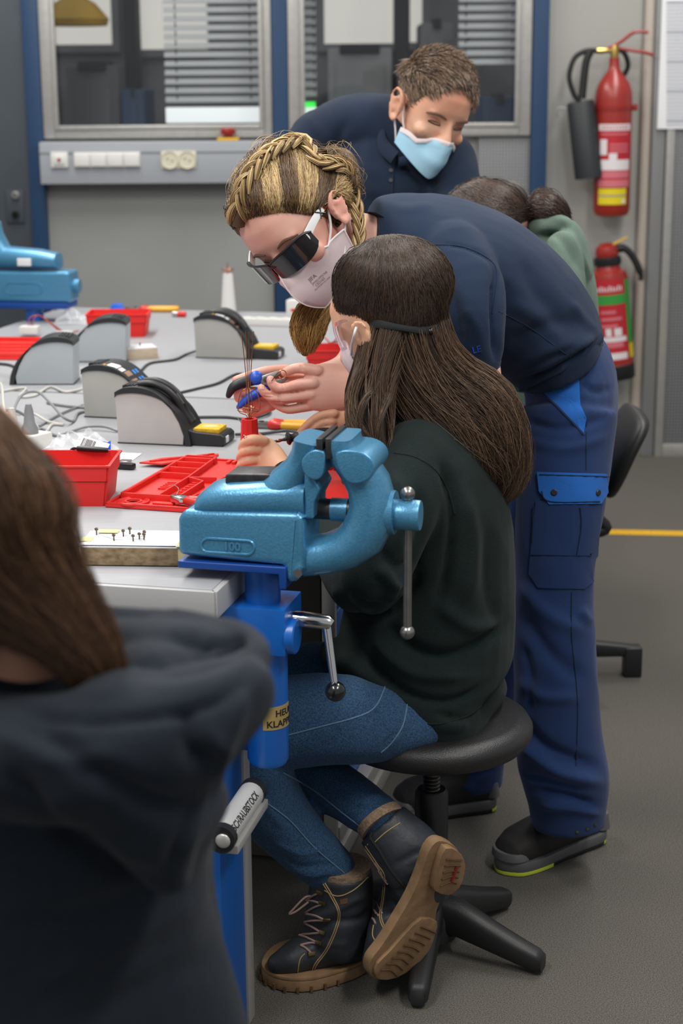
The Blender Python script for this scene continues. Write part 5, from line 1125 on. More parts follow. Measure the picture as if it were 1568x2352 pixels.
seam(b_j, [(590, 1830), (660, 1880), (720, 1945), (790, 2005)], .0014, .0004, 2.8).build('outer_seam', 'denim_seam', jo); seam(b_j, [(650, 1775), (720, 1815), (790, 1870), (830, 1900)], .0014, .0004, 2.8).build('inseam', 'denim_seam', jo)
# ---- boots
def boot_left():
    c = MB(); Yb = 2.80
    limb(c, [(785, 1996, 2.83, 70, .058), (782, 2050, 2.83, 74, .058), (776, 2110, 2.825, 76, .055), (770, 2160, 2.82, 70, .05), (765, 2185, 2.82, 56, .045)], 24, cap=False)
    limb(c, [(806, 2172, 2.835, 42, .038), (760, 2172, 2.825, 50, .040), (705, 2188, 2.81, 44, .042), (664, 2204, 2.80, 36, .042), (638, 2214, 2.795, 27, .036)], 24)
    me = fuse(c, .004, 6); folds(me, [([(720, 2150), (760, 2120), (830, 2110), (860, 2070)], 9, -5), ([(700, 2120), (770, 2090), (850, 2050)], 9, 4), ([(690, 2190), (740, 2170), (800, 2170)], 8, 2.5)], 1.2, 22, 3)
    o = link_me('boot', me, 'boot_leather', G, 0); b = bvh_of(me)
    # sole: footprint on the floor
    pts = [PZ(x, y, 0) for x, y in ((602, 2240), (612, 2264), (655, 2280), (715, 2280), (775, 2265), (826, 2246), (860, 2218), (862, 2188), (825, 2158), (755, 2166), (690, 2184), (630, 2204))]
    poly = sm([(p.x, p.y) for p in pts], 4); s = MB().prism(poly, .002, .024, .003).build('sole', 'boot_sole', o)
    MB().prism([((x-pts[0].x)*1.0+pts[0].x, y) for x, y in poly], .024, .031, .002).build('welt', 'boot_sole', o)
    per = [Vector((x, y, .032)) for x, y in poly]; V = []
    for k in range(0, 34):
        q = per[k % len(per)]; d = (per[(k+1) % len(per)]-per[k-1]).normalized(); V.append((q, d))
    for k in range(0, 17, 2):
        q, d = per[k], (per[(k+1) % len(per)]-per[k-1]).normalized(); MB(frame((q.x, q.y, .0), d, ez=(0, 0, 1))).box((-.0022, -.004, .0015), (.0022, .004, .013)).build('tread_notch', 'boot_tread', s)
    st = lambda pl, nm='stitching', m='stitch', r=.0011: seam(b, pl, r, .0006, 2.8).build(nm, m, o)
    st([(742, 2030), (760, 2060), (776, 2095), (770, 2130), (748, 2180), (722, 2215), (712, 2245)]); st([(746, 2028), (764, 2058), (780, 2095), (774, 2132), (752, 2182), (726, 2217), (716, 2247)]); st([(700, 2190), (688, 2205), (682, 2245)]); st([(745, 2045), (775, 2058), (810, 2045), (845, 2015)])
    seam(b, [(720, 2005), (770, 1998), (845, 1980)], .004, .001, 2.8).build('collar_rim', 'boot_leather', o)
    cl = MB(); limb(cl, [(785, 2004, 2.83, 66, .055), (785, 1986, 2.83, 67, .055)], 22, cap=False); cl.build('fleece_lining', 'fleece', o)
    for (x, y) in ((735, 2050), (741, 2074), (750, 2112), (741, 2142), (733, 2165), (715, 2190)):
        l, n = near(b, x, y, 2.8); MB(frame(l, n, ez=(0, 0, 1))).box((-.001, -.007, -.004), (.004, .007, .004), .0015).build('eyelet_hook', 'eyelet', o)
    zz = [(735, 2050), (706, 2068), (741, 2076), (700, 2098), (748, 2112), (697, 2118), (739, 2142), (688, 2150), (733, 2166), (690, 2172), (716, 2190)]
    for a, c_ in zip(zz[:-1], zz[1:]): seam(b, [a, ((a[0]+c_[0])/2, (a[1]+c_[1])/2-2), c_], .0021, .002, 2.8, k=4).build('lace', 'lace', o)
    l, n = near(b, 706, 2060, 2.8); MB().tube(bez([l, l+Vector((-.012, -.012, .004)), l+Vector((-.034, -.016, -.018)), l+Vector((-.040, -.016, -.026)), l+Vector((-.028, -.014, -.022)), l+Vector((-.006, -.01, -.006))], 6), .0019, 6).build('lace_loop', 'lace', o)
    patch(b, [(780, 2066), (797, 2062), (799, 2074), (782, 2078)], 3, 2, .0006, .0006, 2.8).build('leather_tag', 'boot_tread', o)
boot_left()
def boot_right():
    c = MB()
    limb(c, [(878, 1893, 2.805, 64, .055), (905, 1925, 2.795, 72, .055), (940, 1965, 2.785, 78, .055), (960, 2005, 2.780, 72, .05)], 24, cap=False)
    limb(c, [(1000, 1985, 2.785, 52, .05), (965, 2030, 2.775, 66, .05), (930, 2085, 2.89, 66, .05), (893, 2150, 2.755, 52, .05), (866, 2200, 2.745, 34, .045)], 24)
    me = fuse(c, .004, 6); folds(me, [([(900, 1990), (960, 1960), (1000, 1960)], 10, -3), ([(930, 2010), (980, 1990)], 10, 3), ([(880, 2120), (940, 2080)], 9, -3)], 1.2, 22, 4)
    o = link_me('boot', me, 'boot_leather', G, 0); b = bvh_of(me)
    nrm = (RT*.60-FW*.66-UP*.46).normalized(); o0 = W(960, 2100, 2.715)
    def PP(x, y, lift=0):
        d = ray(x, y); k = (o0-CAM).dot(nrm)/d.dot(nrm); return CAM+d*k+nrm*lift
    ex = (PP(1000, 2000)-PP(900, 2200)).normalized(); M = frame(o0, ex, ez=nrm); Mi = M.inverted()
    def loc(pts): return [((Mi @ PP(x, y)).x, (Mi @ PP(x, y)).y) for x, y in pts]
    out = loc([(1008, 1932), (1038, 1940), (1056, 1960), (1058, 1990), (1046, 2030), (1020, 2058), (1004, 2090), (998, 2130), (984, 2178), (950, 2218), (905, 2246), (866, 2250), (849, 2236), (852, 2206), (880, 2168), (915, 2112), (945, 2060), (968, 2005), (985, 1955)])
    s = MB(M).prism(sm(out, 3), -.020, .0, .003).build('sole', 'boot_sole', o)
    heel = loc([(1012, 1938), (1040, 1945), (1055, 1965), (1056, 1992), (1044, 2028), (1018, 2046), (988, 2036), (985, 2020), (996, 1975)]); MB(M).prism(sm(heel, 2), -.001, .014, .002).build('heel_block', 'boot_sole', o)
    fore = loc([(963, 2105), (998, 2112), (994, 2140), (980, 2178), (948, 2214), (905, 2241), (868, 2245), (856, 2232), (862, 2208), (890, 2180), (925, 2140)]); MB(M).prism(sm(fore, 2), -.001, .007, .002).build('forefoot_tread', 'boot_sole', o)
    for k in range(8):
        f_ = k/7; a = (868+f_*92, 2222-f_*100); m_ = (890+f_*90, 2222-f_*92); e = (906+f_*88, 2236-f_*100); q = [PP(*a, .0078), PP(*m_, .0078), PP(*e, .0078)]; MB().tube(bez(q, 4), .0019, 5).build('tread_groove', 'boot_tread', s)
    for k in range(5):
        f_ = k/4; q = [PP(1006+f_*14-8, 2024-f_*62, .0148), PP(1022+f_*10, 2014-f_*50, .0148), PP(1036+f_*12, 2018-f_*54, .0148)]; MB().tube(bez(q, 4), .0017, 5).build('tread_groove', 'boot_tread', s)
    q = [PP(1024, 2012, .0148), PP(1036, 1978, .0148)]; MB().tube(q, .0032, 6).build('red_inlay', 'red_button', s)
    st = lambda pl, nm='stitching', m='stitch', r=.0011: seam(b, pl, r, .0006, 2.755).build(nm, m, o)
    st([(835, 1945), (862, 1985), (880, 2015), (878, 2060), (872, 2110), (890, 2150)]); st([(839, 1943), (866, 1983), (884, 2013), (882, 2060), (876, 2108), (894, 2148)]); st([(860, 1935), (885, 1912), (918, 1890)]); st([(858, 2125), (856, 2150), (870, 2172)])
    seam(b, [(836, 1905), (870, 1950), (900, 2000), (938, 2045)], .0034, .001, 2.755).build('zip', 'strap_black', o)
    cl = MB(); limb(cl, [(880, 1895, 2.80, 58, .05), (868, 1878, 2.81, 58, .05)], 22, cap=False); cl.build('fleece_lining', 'fleece', o)
    for k in range(6):
        y = 1990+k*24; a, c_ = (846+k*2.0, y), (868-k*1.0, y+12); seam(b, [a, ((a[0]+c_[0])/2, y+4), c_], .002, .0012, 2.755, k=3).build('lace', 'lace', o)
boot_right()
# ---- hair
hb = MB()
blob(hb, 903, 655, 2.92, 134, 112, .112, 0, 32); blob(hb, 838, 700, 2.93, 72, 58, .09, -15, 24)
limb(hb, [(910, 700, 2.92, 120, .105), (922, 745, 2.92, 104, .1), (940, 780, 2.92, 96, .085), (954, 828, 2.92, 90, .08), (1000, 900, 2.92, 98, .085), (1066, 970, 2.92, 106, .085), (1112, 1035, 2.92, 82, .075), (1140, 1090, 2.92, 52, .05), (1134, 1125, 2.92, 26, .03)], 28)
limb(hb, [(892, 770, 2.88, 60, .06), (868, 850, 2.86, 50, .05), (852, 920, 2.84, 46, .045), (852, 980, 2.81, 40, .035), (872, 1030, 2.79, 20, .02)], 22)
hm = fuse(hb, .006, 5); folds(hm, [([(880, 560), (800, 620), (775, 720)], 20, 2), ([(960, 770), (1040, 900), (1120, 1060)], 14, 5), ([(930, 790), (1000, 920), (1080, 1080)], 12, -6), ([(1010, 790), (1110, 930), (1170, 1060)], 14, -6), ([(880, 800), (860, 920), (860, 1010)], 10, -4)], 3, 12, 5, (1, 1, .35))
# clear the face: pull hair back from cheek and ear
co = get_co(hm); px = to_px(co); msk = np.exp(-(((px[:, 0]-800)/34)**2+((px[:, 1]-800)/62)**2)*1.4); co += np.array(RT)*(msk*.05)[:, None]; set_co(hm, co)
ho = link_me('hair', hm, 'hair_base', G, 0); b_h = bvh_of(hm)
crown = [(905, 545), (890, 548), (876, 556), (862, 568)]
L = [comb(b_h, [(930, 548), (905, 543), (872, 556), (840, 580)], [(1036, 690), (1000, 738), (930, 742), (868, 738), (800, 735), (775, 700)], 5000, 2.9, 8, .003, .003, 8, 3, [(1010, 600), (960, 640), (900, 640), (830, 640), (790, 620)], 11)]
main = [(930, 742, 2.92, 92, .09), (954, 826, 2.92, 96, .088), (1000, 900, 2.92, 106, .092), (1072, 970, 2.92, 118, .092), (1120, 1035, 2.92, 94, .08), (1146, 1095, 2.92, 60, .052), (1125, 1150, 2.92, 22, .02)]
L2 = [fall(main, 6500, 12, (0, 6.28), .86, 1.06, .009, .35, seed=12, ends=.3, clump=2.7), fall(main, 1500, 12, (0, 6.28), .98, 1.12, .006, .25, seed=13, ends=.4), fall(main, 200, 12, (2.6, 5.6), 1.02, 1.3, .012, .5, seed=15, ends=.3)]
front = [(893, 765, 2.875, 60, .062), (868, 850, 2.85, 54, .054), (850, 920, 2.83, 52, .05), (848, 985, 2.80, 46, .04), (868, 1045, 2.785, 26, .02)]
L2.append(fall(front, 2600, 12, (0, 6.28), .8, 1.1, .008, .5, seed=14, ends=.35, clump=2))
strands('hair_strands', np.concatenate(L), .0005, 'hair_brown', G); strands('hair_strands', np.concatenate(L2), .00055, 'hair_brown_long', G)
# ---- goggles strap and mask
st = [(787, 736), (820, 735), (870, 742), (920, 751), (970, 757), (1010, 753), (1032, 744)]; secs = []; P = [near(b_h, x, y, 2.9) for x, y in st]
pp = bez([l+n*.004 for l, n in P], 5); mbs = MB(); mbs.loft([(q, UP*(.0075+.002*math.sin(i*.3)), (q-CAM).normalized()*.004, 3) for i, q in enumerate(pp)], 12); gs = mbs.build('goggles_strap', 'strap_black', G)
e1 = [near(b_h, x, y, 2.9) for x, y in ((985, 760), (992, 790), (1010, 825), (1035, 860), (1052, 882))]; MB().tube(bez([l+n*.006 for l, n in e1], 5), .004, 8).build('strap_tail', 'strap_black', gs); e1 = [near(b_h, x, y, 2.9) for x, y in ((985, 760), (984, 785), (988, 812), (1015, 850), (1040, 885))]; MB().tube(bez([l+n*.006 for l, n in e1], 5), .003, 8).build('strap_tail', 'strap_black', gs); l, n = near(b_h, 982, 759, 2.9); MB().ball(l+n*.007, .006, 12).build('cord_stop', 'ball_black', gs)
b_hd = bvh_of(BODY_COARSE)
q = [W(789, 737, 2.83), W(778, 742, 2.86), W(773, 752, 2.88), W(780, 778, 2.885), W(790, 800, 2.885)]; gl = MB(); gl.loft([(p, RT*.007, FW*.02) for p in bez(q, 4)], 12); gl.build('goggle_lens', 'goggle_clear', G)
mk = MB(); limb(mk, [(798, 800, 2.93, 12, .03), (806, 826, 2.91, 22, .05), (818, 855, 2.91, 14, .045)], 18); mk.build('face_mask', 'mask_white', G)
MB().tube(bez([W(806, 815, 2.86), W(808, 790, 2.835), W(813, 768, 2.82), W(818, 752, 2.825)], 5), .0022, 8).build('mask_loop', 'elastic', G)
# ---- held: soldering iron
M0, M1 = W(612, 1018, 3.17), W(770, 985, 3.20); ax = (M1-M0).normalized(); t = thing('soldering_iron', M0, 'black soldering iron held in the right hand of the seated girl', 'soldering iron'); T = frame(M0, ax, ez=(0, 0, 1)) @ Matrix.Rotation(math.pi/2, 4, 'Y'); Lp = 1/scale_at(M0)
MB(T).lathe([(0, 0), (.0008, .001), (.0022, 12*Lp), (.0028, 14*Lp), (.0028, 40*Lp), (.0036, 41*Lp), (.0036, 48*Lp), (0, 48*Lp)], 14).build('tip', 'steel_dark', t); MB(T).lathe([(.0032, 26*Lp), (.0034, 27*Lp), (.0034, 33*Lp), (.0032, 34*Lp)], 14).build('collar', 'copper', t)
MB(T).lathe([(.004, 46*Lp), (.009, 47*Lp), (.0125, 50*Lp), (.0125, 54*Lp), (.0085, 58*Lp), (.0075, 62*Lp), (.0085, 68*Lp), (.0092, 110*Lp), (.0075, 135*Lp), (.005, 150*Lp), (0, 150*Lp)], 22).build('handle', 'black_plastic', t); MB(T).lathe([(.0093, 76*Lp), (.0097, 78*Lp), (.0099, 104*Lp), (.0095, 106*Lp)], 22).build('grip_sleeve', 'cable_grey', t)
# solder wire by the fist
MB().tube(bez([W(546, 960, 3.16), W(560, 980, 3.15), W(575, 1000, 3.13), W(568, 1004, 3.12), W(560, 1000, 3.12), W(562, 1008, 3.12), W(578, 1010, 3.12)], 6), .0009, 6).build('solder_wire', 'solder_wire', None); tag(bpy.data.objects['solder_wire'], 'thin curl of bright solder wire above the fist', 'wire')
# wrist band
wb = MB(); limb(wb, [(826, 962, 3.22, 33, .026), (846, 968, 3.22, 35, .027)], 20, cap=False); wb.build('bracelet', 'solder_wire', G)
# ================================================================= blonde in navy polo shirt and work trousers
BL = thing('person', PZ(1270, 1985, 0), 'blonde person with braided hair in navy polo bending over the bench with pliers', 'person')
BH = head_frame(680, 522, 3.20, (-.34, -.72, .60), (-.64, .645, .42), 1.08)
mb = MB(); head_geo(mb, BH); ear_geo(mb, BH, .95, -1); ear_geo(mb, BH, .95, 1)
limb(mb, [(745, 540, 3.24, 70, .055), (800, 560, 3.27, 74, .06), (860, 570, 3.28, 80, .07), (930, 580, 3.3, 100, .12)])
limb(mb, [(900, 580, 3.3, 90, .12), (1080, 660, 3.34, 110, .14), (1280, 800, 3.4, 95, .13)])
limb(mb, [(1070, 640, 3.12, 55), (1090, 780, 3.06, 50), (1100, 900, 3.05, 46), (1000, 920, 3.12, 46), (900, 905, 3.18, 44), (835, 893, 3.21, 46, .03)])
limb(mb, [(900, 640, 3.45, 50), (850, 760, 3.45, 46), (800, 850, 3.4, 42), (720, 880, 3.33, 40, .03)])
BB = fuse(mb, .0048, 5)
# face relief: eye sockets
co = get_co(BB); no = get_no(BB); Bi = np.array(BH.inverted()); lc = (np.c_[co, np.ones(len(co))] @ Bi.T)[:, :3]
def dent(lc, co, no, c, r, mm): 
    d = np.linalg.norm((lc-np.array(c))/np.array(r), axis=1); return co+no*(np.exp(-d**2)*mm*.001)[:, None]
for s in (-1, 1): co = dent(lc, co, no, (s*.032, .080, .0), (.017, .03, .010), -7)
set_co(BB, co)
h = MB()
# near (left) hand, back towards the viewer
limb(h, [(850, 893, 3.21, 48, .028), (815, 890, 3.215, 50, .024), (778, 890, 3.22, 54, .021), (742, 890, 3.22, 56, .019), (716, 892, 3.22, 52, .016)], 24)
F_ = lambda pts, r, Y=3.215, dy=.004: limb(h, [(x, y, Y+dy*i, .9*r*(1-.08*i)) for i, (x, y) in enumerate(pts)], 14)
F_([(730, 852), (700, 846), (675, 847), (655, 856)], 16); F_([(722, 880), (684, 884), (650, 893), (628, 886), (621, 872)], 16.5, 3.21); F_([(720, 906), (680, 912), (640, 917), (612, 906), (600, 892)], 16, 3.212); F_([(722, 930), (690, 936), (660, 940), (636, 930), (624, 920)], 14.5, 3.22); F_([(745, 862, ), (705, 866), (676, 862), (658, 860)], 14, 3.25)
# far (right) hand around the pliers
limb(h, [(740, 880, 3.32, 42, .028), (690, 880, 3.31, 42, .024), (650, 888, 3.30, 42, .02), (625, 895, 3.295, 38, .016)], 22)
F_([(660, 850), (615, 852), (575, 862), (542, 873)], 14.5, 3.285, -.004); F_([(620, 905), (585, 900), (556, 898), (546, 885)], 15, 3.27, -.002); F_([(560, 880), (546, 895), (548, 915)], 14, 3.262); F_([(628, 920), (600, 925), (575, 918), (562, 925), (566, 940)], 17, 3.285, -.004); F_([(625, 930), (600, 940), (578, 950)], 15, 3.28)
HB = fuse(h, .0021, 3, .4); creases(HB, [[(600, 906), (640, 904), (700, 898)], [(615, 924), (660, 926), (705, 922)], [(640, 872), (690, 868), (720, 866)], [(650, 880), (653, 900)], [(640, 905), (644, 925)], [(690, 838), (694, 852)], [(575, 905), (600, 912), (630, 912)]], -2.4, 2.6)
bb = link_me('body', join_me([BB, HB]), 'skin_fair', BL, 0); b_b = bvh_of(BB); b_hb = bvh_of(HB)
for x, y, w_ in ((602, 889, 7), (543, 890, 6.5), (622, 874, 6)): patch(b_hb, [(x-w_, y-6), (x+w_*.6, y-7), (x+w_*.6, y+5), (x-w_, y+6)], 3, 3, .0, .0008, 3.22, .0006).build('fingernail', 'nail', bb)
# far arm sleeve is hidden behind the body; polo shirt
c = MB()
limb(c, [(845, 545, 3.29, 92, .085), (900, 560, 3.3, 118, .16), (985, 590, 3.32, 146, .215), (1090, 640, 3.35, 160, .215), (1190, 712, 3.38, 150, .20), (1248, 770, 3.40, 132, .185), (1278, 818, 3.41, 116, .175)], 32, cap=False)
limb(c, [(1040, 590, 3.17, 84), (1075, 660, 3.10, 82), (1086, 740, 3.06, 76), (1088, 805, 3.05, 66), (1086, 838, 3.05, 60)], 26)
limb(c, [(930, 610, 3.46, 80), (880, 700, 3.47, 76), (850, 770, 3.45, 64)], 22)
sh = fuse(c, .0065, 6)
folds(sh, [([(1140, 620), (1135, 700), (1140, 830)], 9, -12), ([(1010, 560), (1070, 570), (1120, 600), (1142, 650)], 5, -3), ([(1160, 800), (1250, 750), (1350, 740)], 20, -7), ([(1170, 850), (1260, 800), (1370, 780)], 14, 7), ([(1190, 600), (1240, 680), (1310, 740)], 22, -5), ([(1160, 700), (1220, 720), (1300, 790)], 16, 4), ([(1190, 880), (1290, 840), (1385, 775)], 7, -6), ([(1180, 865), (1280, 822), (1380, 760)], 7, 6), ([(1060, 700), (1100, 760), (1110, 830)], 10, 4), ([(1020, 640), (1050, 720), (1060, 800)], 10, -4), ([(880, 460), (930, 480), (1000, 470)], 12, 3), ([(1310, 690), (1340, 730), (1380, 770)], 10, 5)], 3.0, 8, 6, gain=1.4)
so = link_me('polo_shirt', sh, 'polo_navy', BL, 0); b_s = bvh_of(sh)
seam(b_s, [(1000, 562), (1060, 566), (1115, 590), (1140, 622), (1136, 690), (1130, 720)], .0016, .0, 3.1).build('sleeve_seam', 'polo_navy', so); seam(b_s, [(1145, 715), (1220, 755), (1310, 822)], .0013, .0, 3.2).build('side_seam', 'polo_navy', so)
MB(); sl = MB(); limb(sl, [(1088, 822, 3.05, 63), (1086, 842, 3.05, 62)], 26, cap=False); sl.build('sleeve_hem', 'polo_navy', so)
surf_text(b_s, 'LE', 1086, 812, 15, -14, 3.05, .001, .02).build('lettering', 'print_blue', so, flat=True)
# collar
col = MB(); q = [(836, 466), (848, 500), (852, 545), (846, 590)]; P = [W(x, y, 3.19+.02*i*0) for i, (x, y) in enumerate(q)]
P = [near(b_s, x+8, y, 3.2)[0] for x, y in q]; col.loft([(p, Vector((RT*(-.014)+UP*.008)), (p-CAM).normalized()*.004) for p in bez(P, 5)], 10); col.build('collar', 'polo_navy', so)
hem = MB(); pts = [near(b_s, x, y, 3.25) for x, y in ((1196, 886), (1240, 866), (1290, 842), (1340, 808), (1378, 776))]; hem.loft([(p+n*.001, UP*.011, n*.006) for p, n in [(pts[i][0], pts[i][1]) for i in range(5)]], 12); hem.build('hem_band', 'polo_navy', so)
# trousers
c = MB()
limb(c, [(1296, 838, 3.41, 108, .165), (1312, 900, 3.42, 106, .175), (1310, 970, 3.42, 106, .18)], 28)
limb(c, [(1308, 940, 3.33, 110), (1300, 1040, 3.31, 104), (1288, 1150, 3.29, 102), (1276, 1260, 3.27, 92), (1272, 1380, 3.26, 90), (1274, 1500, 3.25, 94), (1278, 1620, 3.25, 96), (1286, 1720, 3.25, 100), (1298, 1790, 3.25, 100), (1303, 1845, 3.25, 90), (1305, 1890, 3.25, 84)], 28, cap=False)
limb(c, [(1290, 960, 3.52, 104), (1240, 1150, 3.56, 95), (1180, 1350, 3.58, 86), (1120, 1560, 3.58, 80), (1085, 1700, 3.58, 78), (1078, 1800, 3.58, 74)], 26, cap=False)
tr = fuse(c, .0062, 6)
folds(tr, [([(1190, 1400), (1260, 1500), (1340, 1560)], 18, -6), ([(1190, 1340), (1270, 1420), (1350, 1450)], 18, 5), ([(1190, 1650), (1260, 1720), (1370, 1760)], 14, -9), ([(1190, 1700), (1280, 1770), (1385, 1800)], 14, 9), ([(1230, 1815), (1300, 1830), (1370, 1850)], 10, -10), ([(1240, 1850), (1310, 1855), (1380, 1870)], 8, 6), ([(1200, 1780), (1280, 1800), (1340, 1815)], 9, -6), ([(1200, 960), (1280, 985), (1390, 960)], 9, -4), ([(1210, 1010), (1300, 1030), (1395, 1000)], 12, 3), ([(1330, 880), (1370, 900), (1410, 890)], 9, -4), ([(1190, 1560), (1250, 1600), (1330, 1600)], 14, 5), ([(1200, 1480), (1220, 1560), (1215, 1640)], 10, -5), ([(1020, 1770), (1080, 1780), (1140, 1760)], 8, -6), ([(1020, 1800), (1090, 1810)], 8, 5), ([(1330, 1400), (1360, 1430)], 12, 5)], 3.0, 8, 7, gain=1.6)
to = link_me('work_trousers', tr, 'work_navy', BL, 0); b_t = bvh_of(tr)
def poly_patch(bvh, poly, off, th, Y, n=14):
    """filled pixel polygon (convex) laid on a surface: fan of rings"""
    poly = np.array([(p.x, p.y) for p in bez([(x, y, 0) for x, y in poly], 1, True)]); m = len(poly); dense = []
    for i in range(m):
        for k in range(5): dense.append(poly[i]+(poly[(i+1) % m]-poly[i])*k/5)
    D = np.array(dense); c = D.mean(0); V = []; R = 6
    for s_ in np.linspace(0.001, 1, R):
        for q in D: p = c+(q-c)*s_; l, nn = near(bvh, p[0], p[1], Y); V.append(l+nn*(off+th))
    N = len(D); e = []
    for q in D: l, nn = near(bvh, q[0], q[1], Y); e.append(l+nn*(off-.002))
    V += e; Fc = [(j*N+i, j*N+(i+1) % N, (j+1)*N+(i+1) % N, (j+1)*N+i) for j in range(R) for i in range(N)]
    return MB().add(V, Fc)
poly_patch(b_t, [(1226, 880), (1260, 868), (1312, 846), (1328, 862), (1332, 930), (1346, 960), (1340, 994), (1290, 945)], .0004, .0012, 3.25).build('side_panel', 'work_blue', to)
seam(b_t, [(1224, 882), (1270, 925), (1310, 965), (1340, 998)], .0026, .0008, 3.25).build('pocket_edge', 'work_navy', to)
seam(b_t, [(1346, 965), (1345, 1080)], .0012, .0, 3.25).build('seam', 'denim_dark', to); seam(b_t, [(1312, 1360), (1312, 1460), (1322, 1560), (1326, 1640), (1322, 1760)], .0013, .0002, 3.22).build('seam', 'denim_dark', to)
poly_patch(b_t, [(1232, 1150), (1380, 1150), (1372, 1240), (1366, 1330), (1340, 1352), (1236, 1350), (1216, 1318), (1222, 1240)], .0, .0035, 3.22).build('cargo_pocket', 'work_navy', to)
b_t2 = bvh_of(bpy.data.objects['cargo_pocket'].data)
poly_patch(b_t, [(1236, 1084), (1310, 1086), (1388, 1088), (1391, 1130), (1376, 1156), (1262, 1158), (1240, 1128)], .0035, .002, 3.22).build('pocket_flap', 'work_blue', to)
for x, y in ((1273, 1131), (1369, 1131)):
    l, nn = near(b_t, x, y, 3.2); MB(frame(l+nn*.005, nn.orthogonal(), ez=nn)).lathe([(.0066, 0), (.0066, .0015), (.005, .0028), (0, .0028)], 16).build('snap_button', 'snap_dark', to)
for pl in ([(1242, 1090), (1382, 1094)], [(1246, 1128), (1265, 1152), (1372, 1151)], [(1222, 1274), (1370, 1276)], [(1330, 1165), (1332, 1210), (1322, 1272)], [(1228, 1160), (1224, 1240)]): seam(b_t, pl+[pl[-1]] if len(pl) == 2 else pl, .0012, .0042 if pl[0][1] > 1155 else .0058, 3.2).build('stitch_line', 'denim_dark', to)
for x, y in ((1325, 1925), (1348, 1918), (1366, 1908)):
    l, nn = near(b_t, x, y-14, 3.2); MB(frame(l+nn*.001, nn.orthogonal(), ez=nn)).lathe([(.0035, 0), (.0035, .001), (.0015, .0018), (0, .0018)], 12).build('hem_eyelet', 'eyelet', to)
poly_patch(b_t, [(1282, 846), (1300, 834), (1314, 838), (1308, 852), (1290, 856)], .002, .001, 3.2).build('white_tag', 'paper', to)
# ---- safety shoes
def shoe(toe, heel, Wd, label, seed=0):
    tP, hP = PZ(*toe, 0), PZ(*heel, 0); ax = (tP-hP); L = ax.length; M = frame((hP.x, hP.y, 0), ax, ez=(0, 0, 1)); c = MB(M); w = Wd
    c.loft([((x*L, 0, z), (0, w*k, 0), (0, 0, hh), 2.6) for x, z, k, hh in ((.02, .06, .55, .035), (.10, .062, .80, .045), (.28, .065, .86, .048), (.48, .060, .92, .042), (.66, .056, 1.0, .038), (.84, .050, 1.0, .034), (.95, .042, .80, .027), (1.0, .036, .45, .016))], 26)
    c.loft([((x*L, 0, z), (L*.16, 0, 0), (0, w*.62, 0)) for x, z in ((.20, .05), (.19, .09), (.18, .125))], 22)
    me = fuse(c, .004, 5); o = link_me('safety_shoe', me, 'shoe_black', BL, 0)
    def ring(k, x0=-.02, x1=1.03):
        pts = [(x0, 0), (.0, .55), (.1, .82), (.3, .84), (.5, .90), (.68, 1.02), (.84, 1.0), (.95, .78), (x1, .0), (.95, -.78), (.84, -1.0), (.68, -1.02), (.5, -.86), (.3, -.80), (.1, -.80), (.0, -.55)]; return sm([(x*L, y*w*k) for x, y in pts], 3)
    s_ = MB(M).prism(ring(1.06), .010, .032, .004).build('midsole', 'shoe_grey', o); MB(M).prism(ring(1.0), .001, .011, .002).build('outsole', 'black_plastic', o)
    MB(M).prism([(max(.62*L, x), y) for x, y in ring(1.035) if x > .55*L], .002, .010, .001).build('toe_outsole', 'shoe_lime', o); MB(M).prism([(min(.06*L, x), y) for x, y in ring(1.035) if x < .10*L], .003, .012, .001).build('heel_outsole', 'shoe_lime', o)
    MB(M).loft([((.90*L, 0, .034), (.135*L, 0, 0), (0, w*.97, 0)), ((.905*L, 0, .044), (.128*L, 0, 0), (0, w*.93, 0)), ((.91*L, 0, .050), (.118*L, 0, 0), (0, w*.84, 0))], 24).build('toe_bumper', 'shoe_grey', o)
    MB(M).loft([((.04*L, 0, .036), (.10*L, 0, 0), (0, w*.84, 0)), ((.045*L, 0, .07), (.085*L, 0, 0), (0, w*.74, 0))], 24).build('heel_counter', 'shoe_grey', o)
    b = bvh_of(me)
    for k in range(4):
        x = (.40+k*.07)*L; q = [M @ Vector((x, y, .14)) for y in (-w*.35, 0, w*.35)]; row = []
        for p in q:
            l, n, _, _ = b.ray_cast(p, Vector((0, 0, -1))); row.append((l if l is not None else p)+Vector((0, 0, .002)))
        MB().tube(bez(row, 3), .0026, 6).build('lace', 'shoe_lime' if k == 3 else 'strap_black', o)
    l, n, _, _ = b.ray_cast(M @ Vector((.42*L, 0, .16)), Vector((0, 0, -1)))
    if l is not None:
        d = (M.to_3x3() @ Vector((0, -1, 0))).normalized(); MB().tube(bez([l, l+d*.02+Vector((0, 0, .012)), l+d*.035+Vector((0, 0, -.006)), l+d*.045+Vector((0, 0, -.024))], 4), .0024, 6).build('lace_end', 'strap_black', o)
    for k in range(6):
        p = M @ Vector(((.52+.06*(k % 3))*L, -w*1.4, .050+.012*(k//3))); dr = (M.to_3x3() @ Vector((0, 1, 0))).normalized(); l, n, _, _ = b.ray_cast(p, dr)
        if l is not None: MB(frame(l+n*.0002, n.orthogonal(), ez=n)).lathe([(.0022, 0), (.0022, .0004), (0, .0004)], 8).build('vent_hole', 'dark_hole', o)
shoe((1150, 2005), (1372, 1925), .046, ''); shoe((905, 1880), (1130, 1852), .046, '')
# ---- braided hair
sc_ = MB(BH); sc_.ball((0, -.022, .042), (.088, .116, .100), 36); hb = MB(); hb.v = sc_.v; hb.f = sc_.f; blob(hb, 762, 432, 3.25, 62, 96, .075, 18)
cap = fuse(hb, .005, 3)
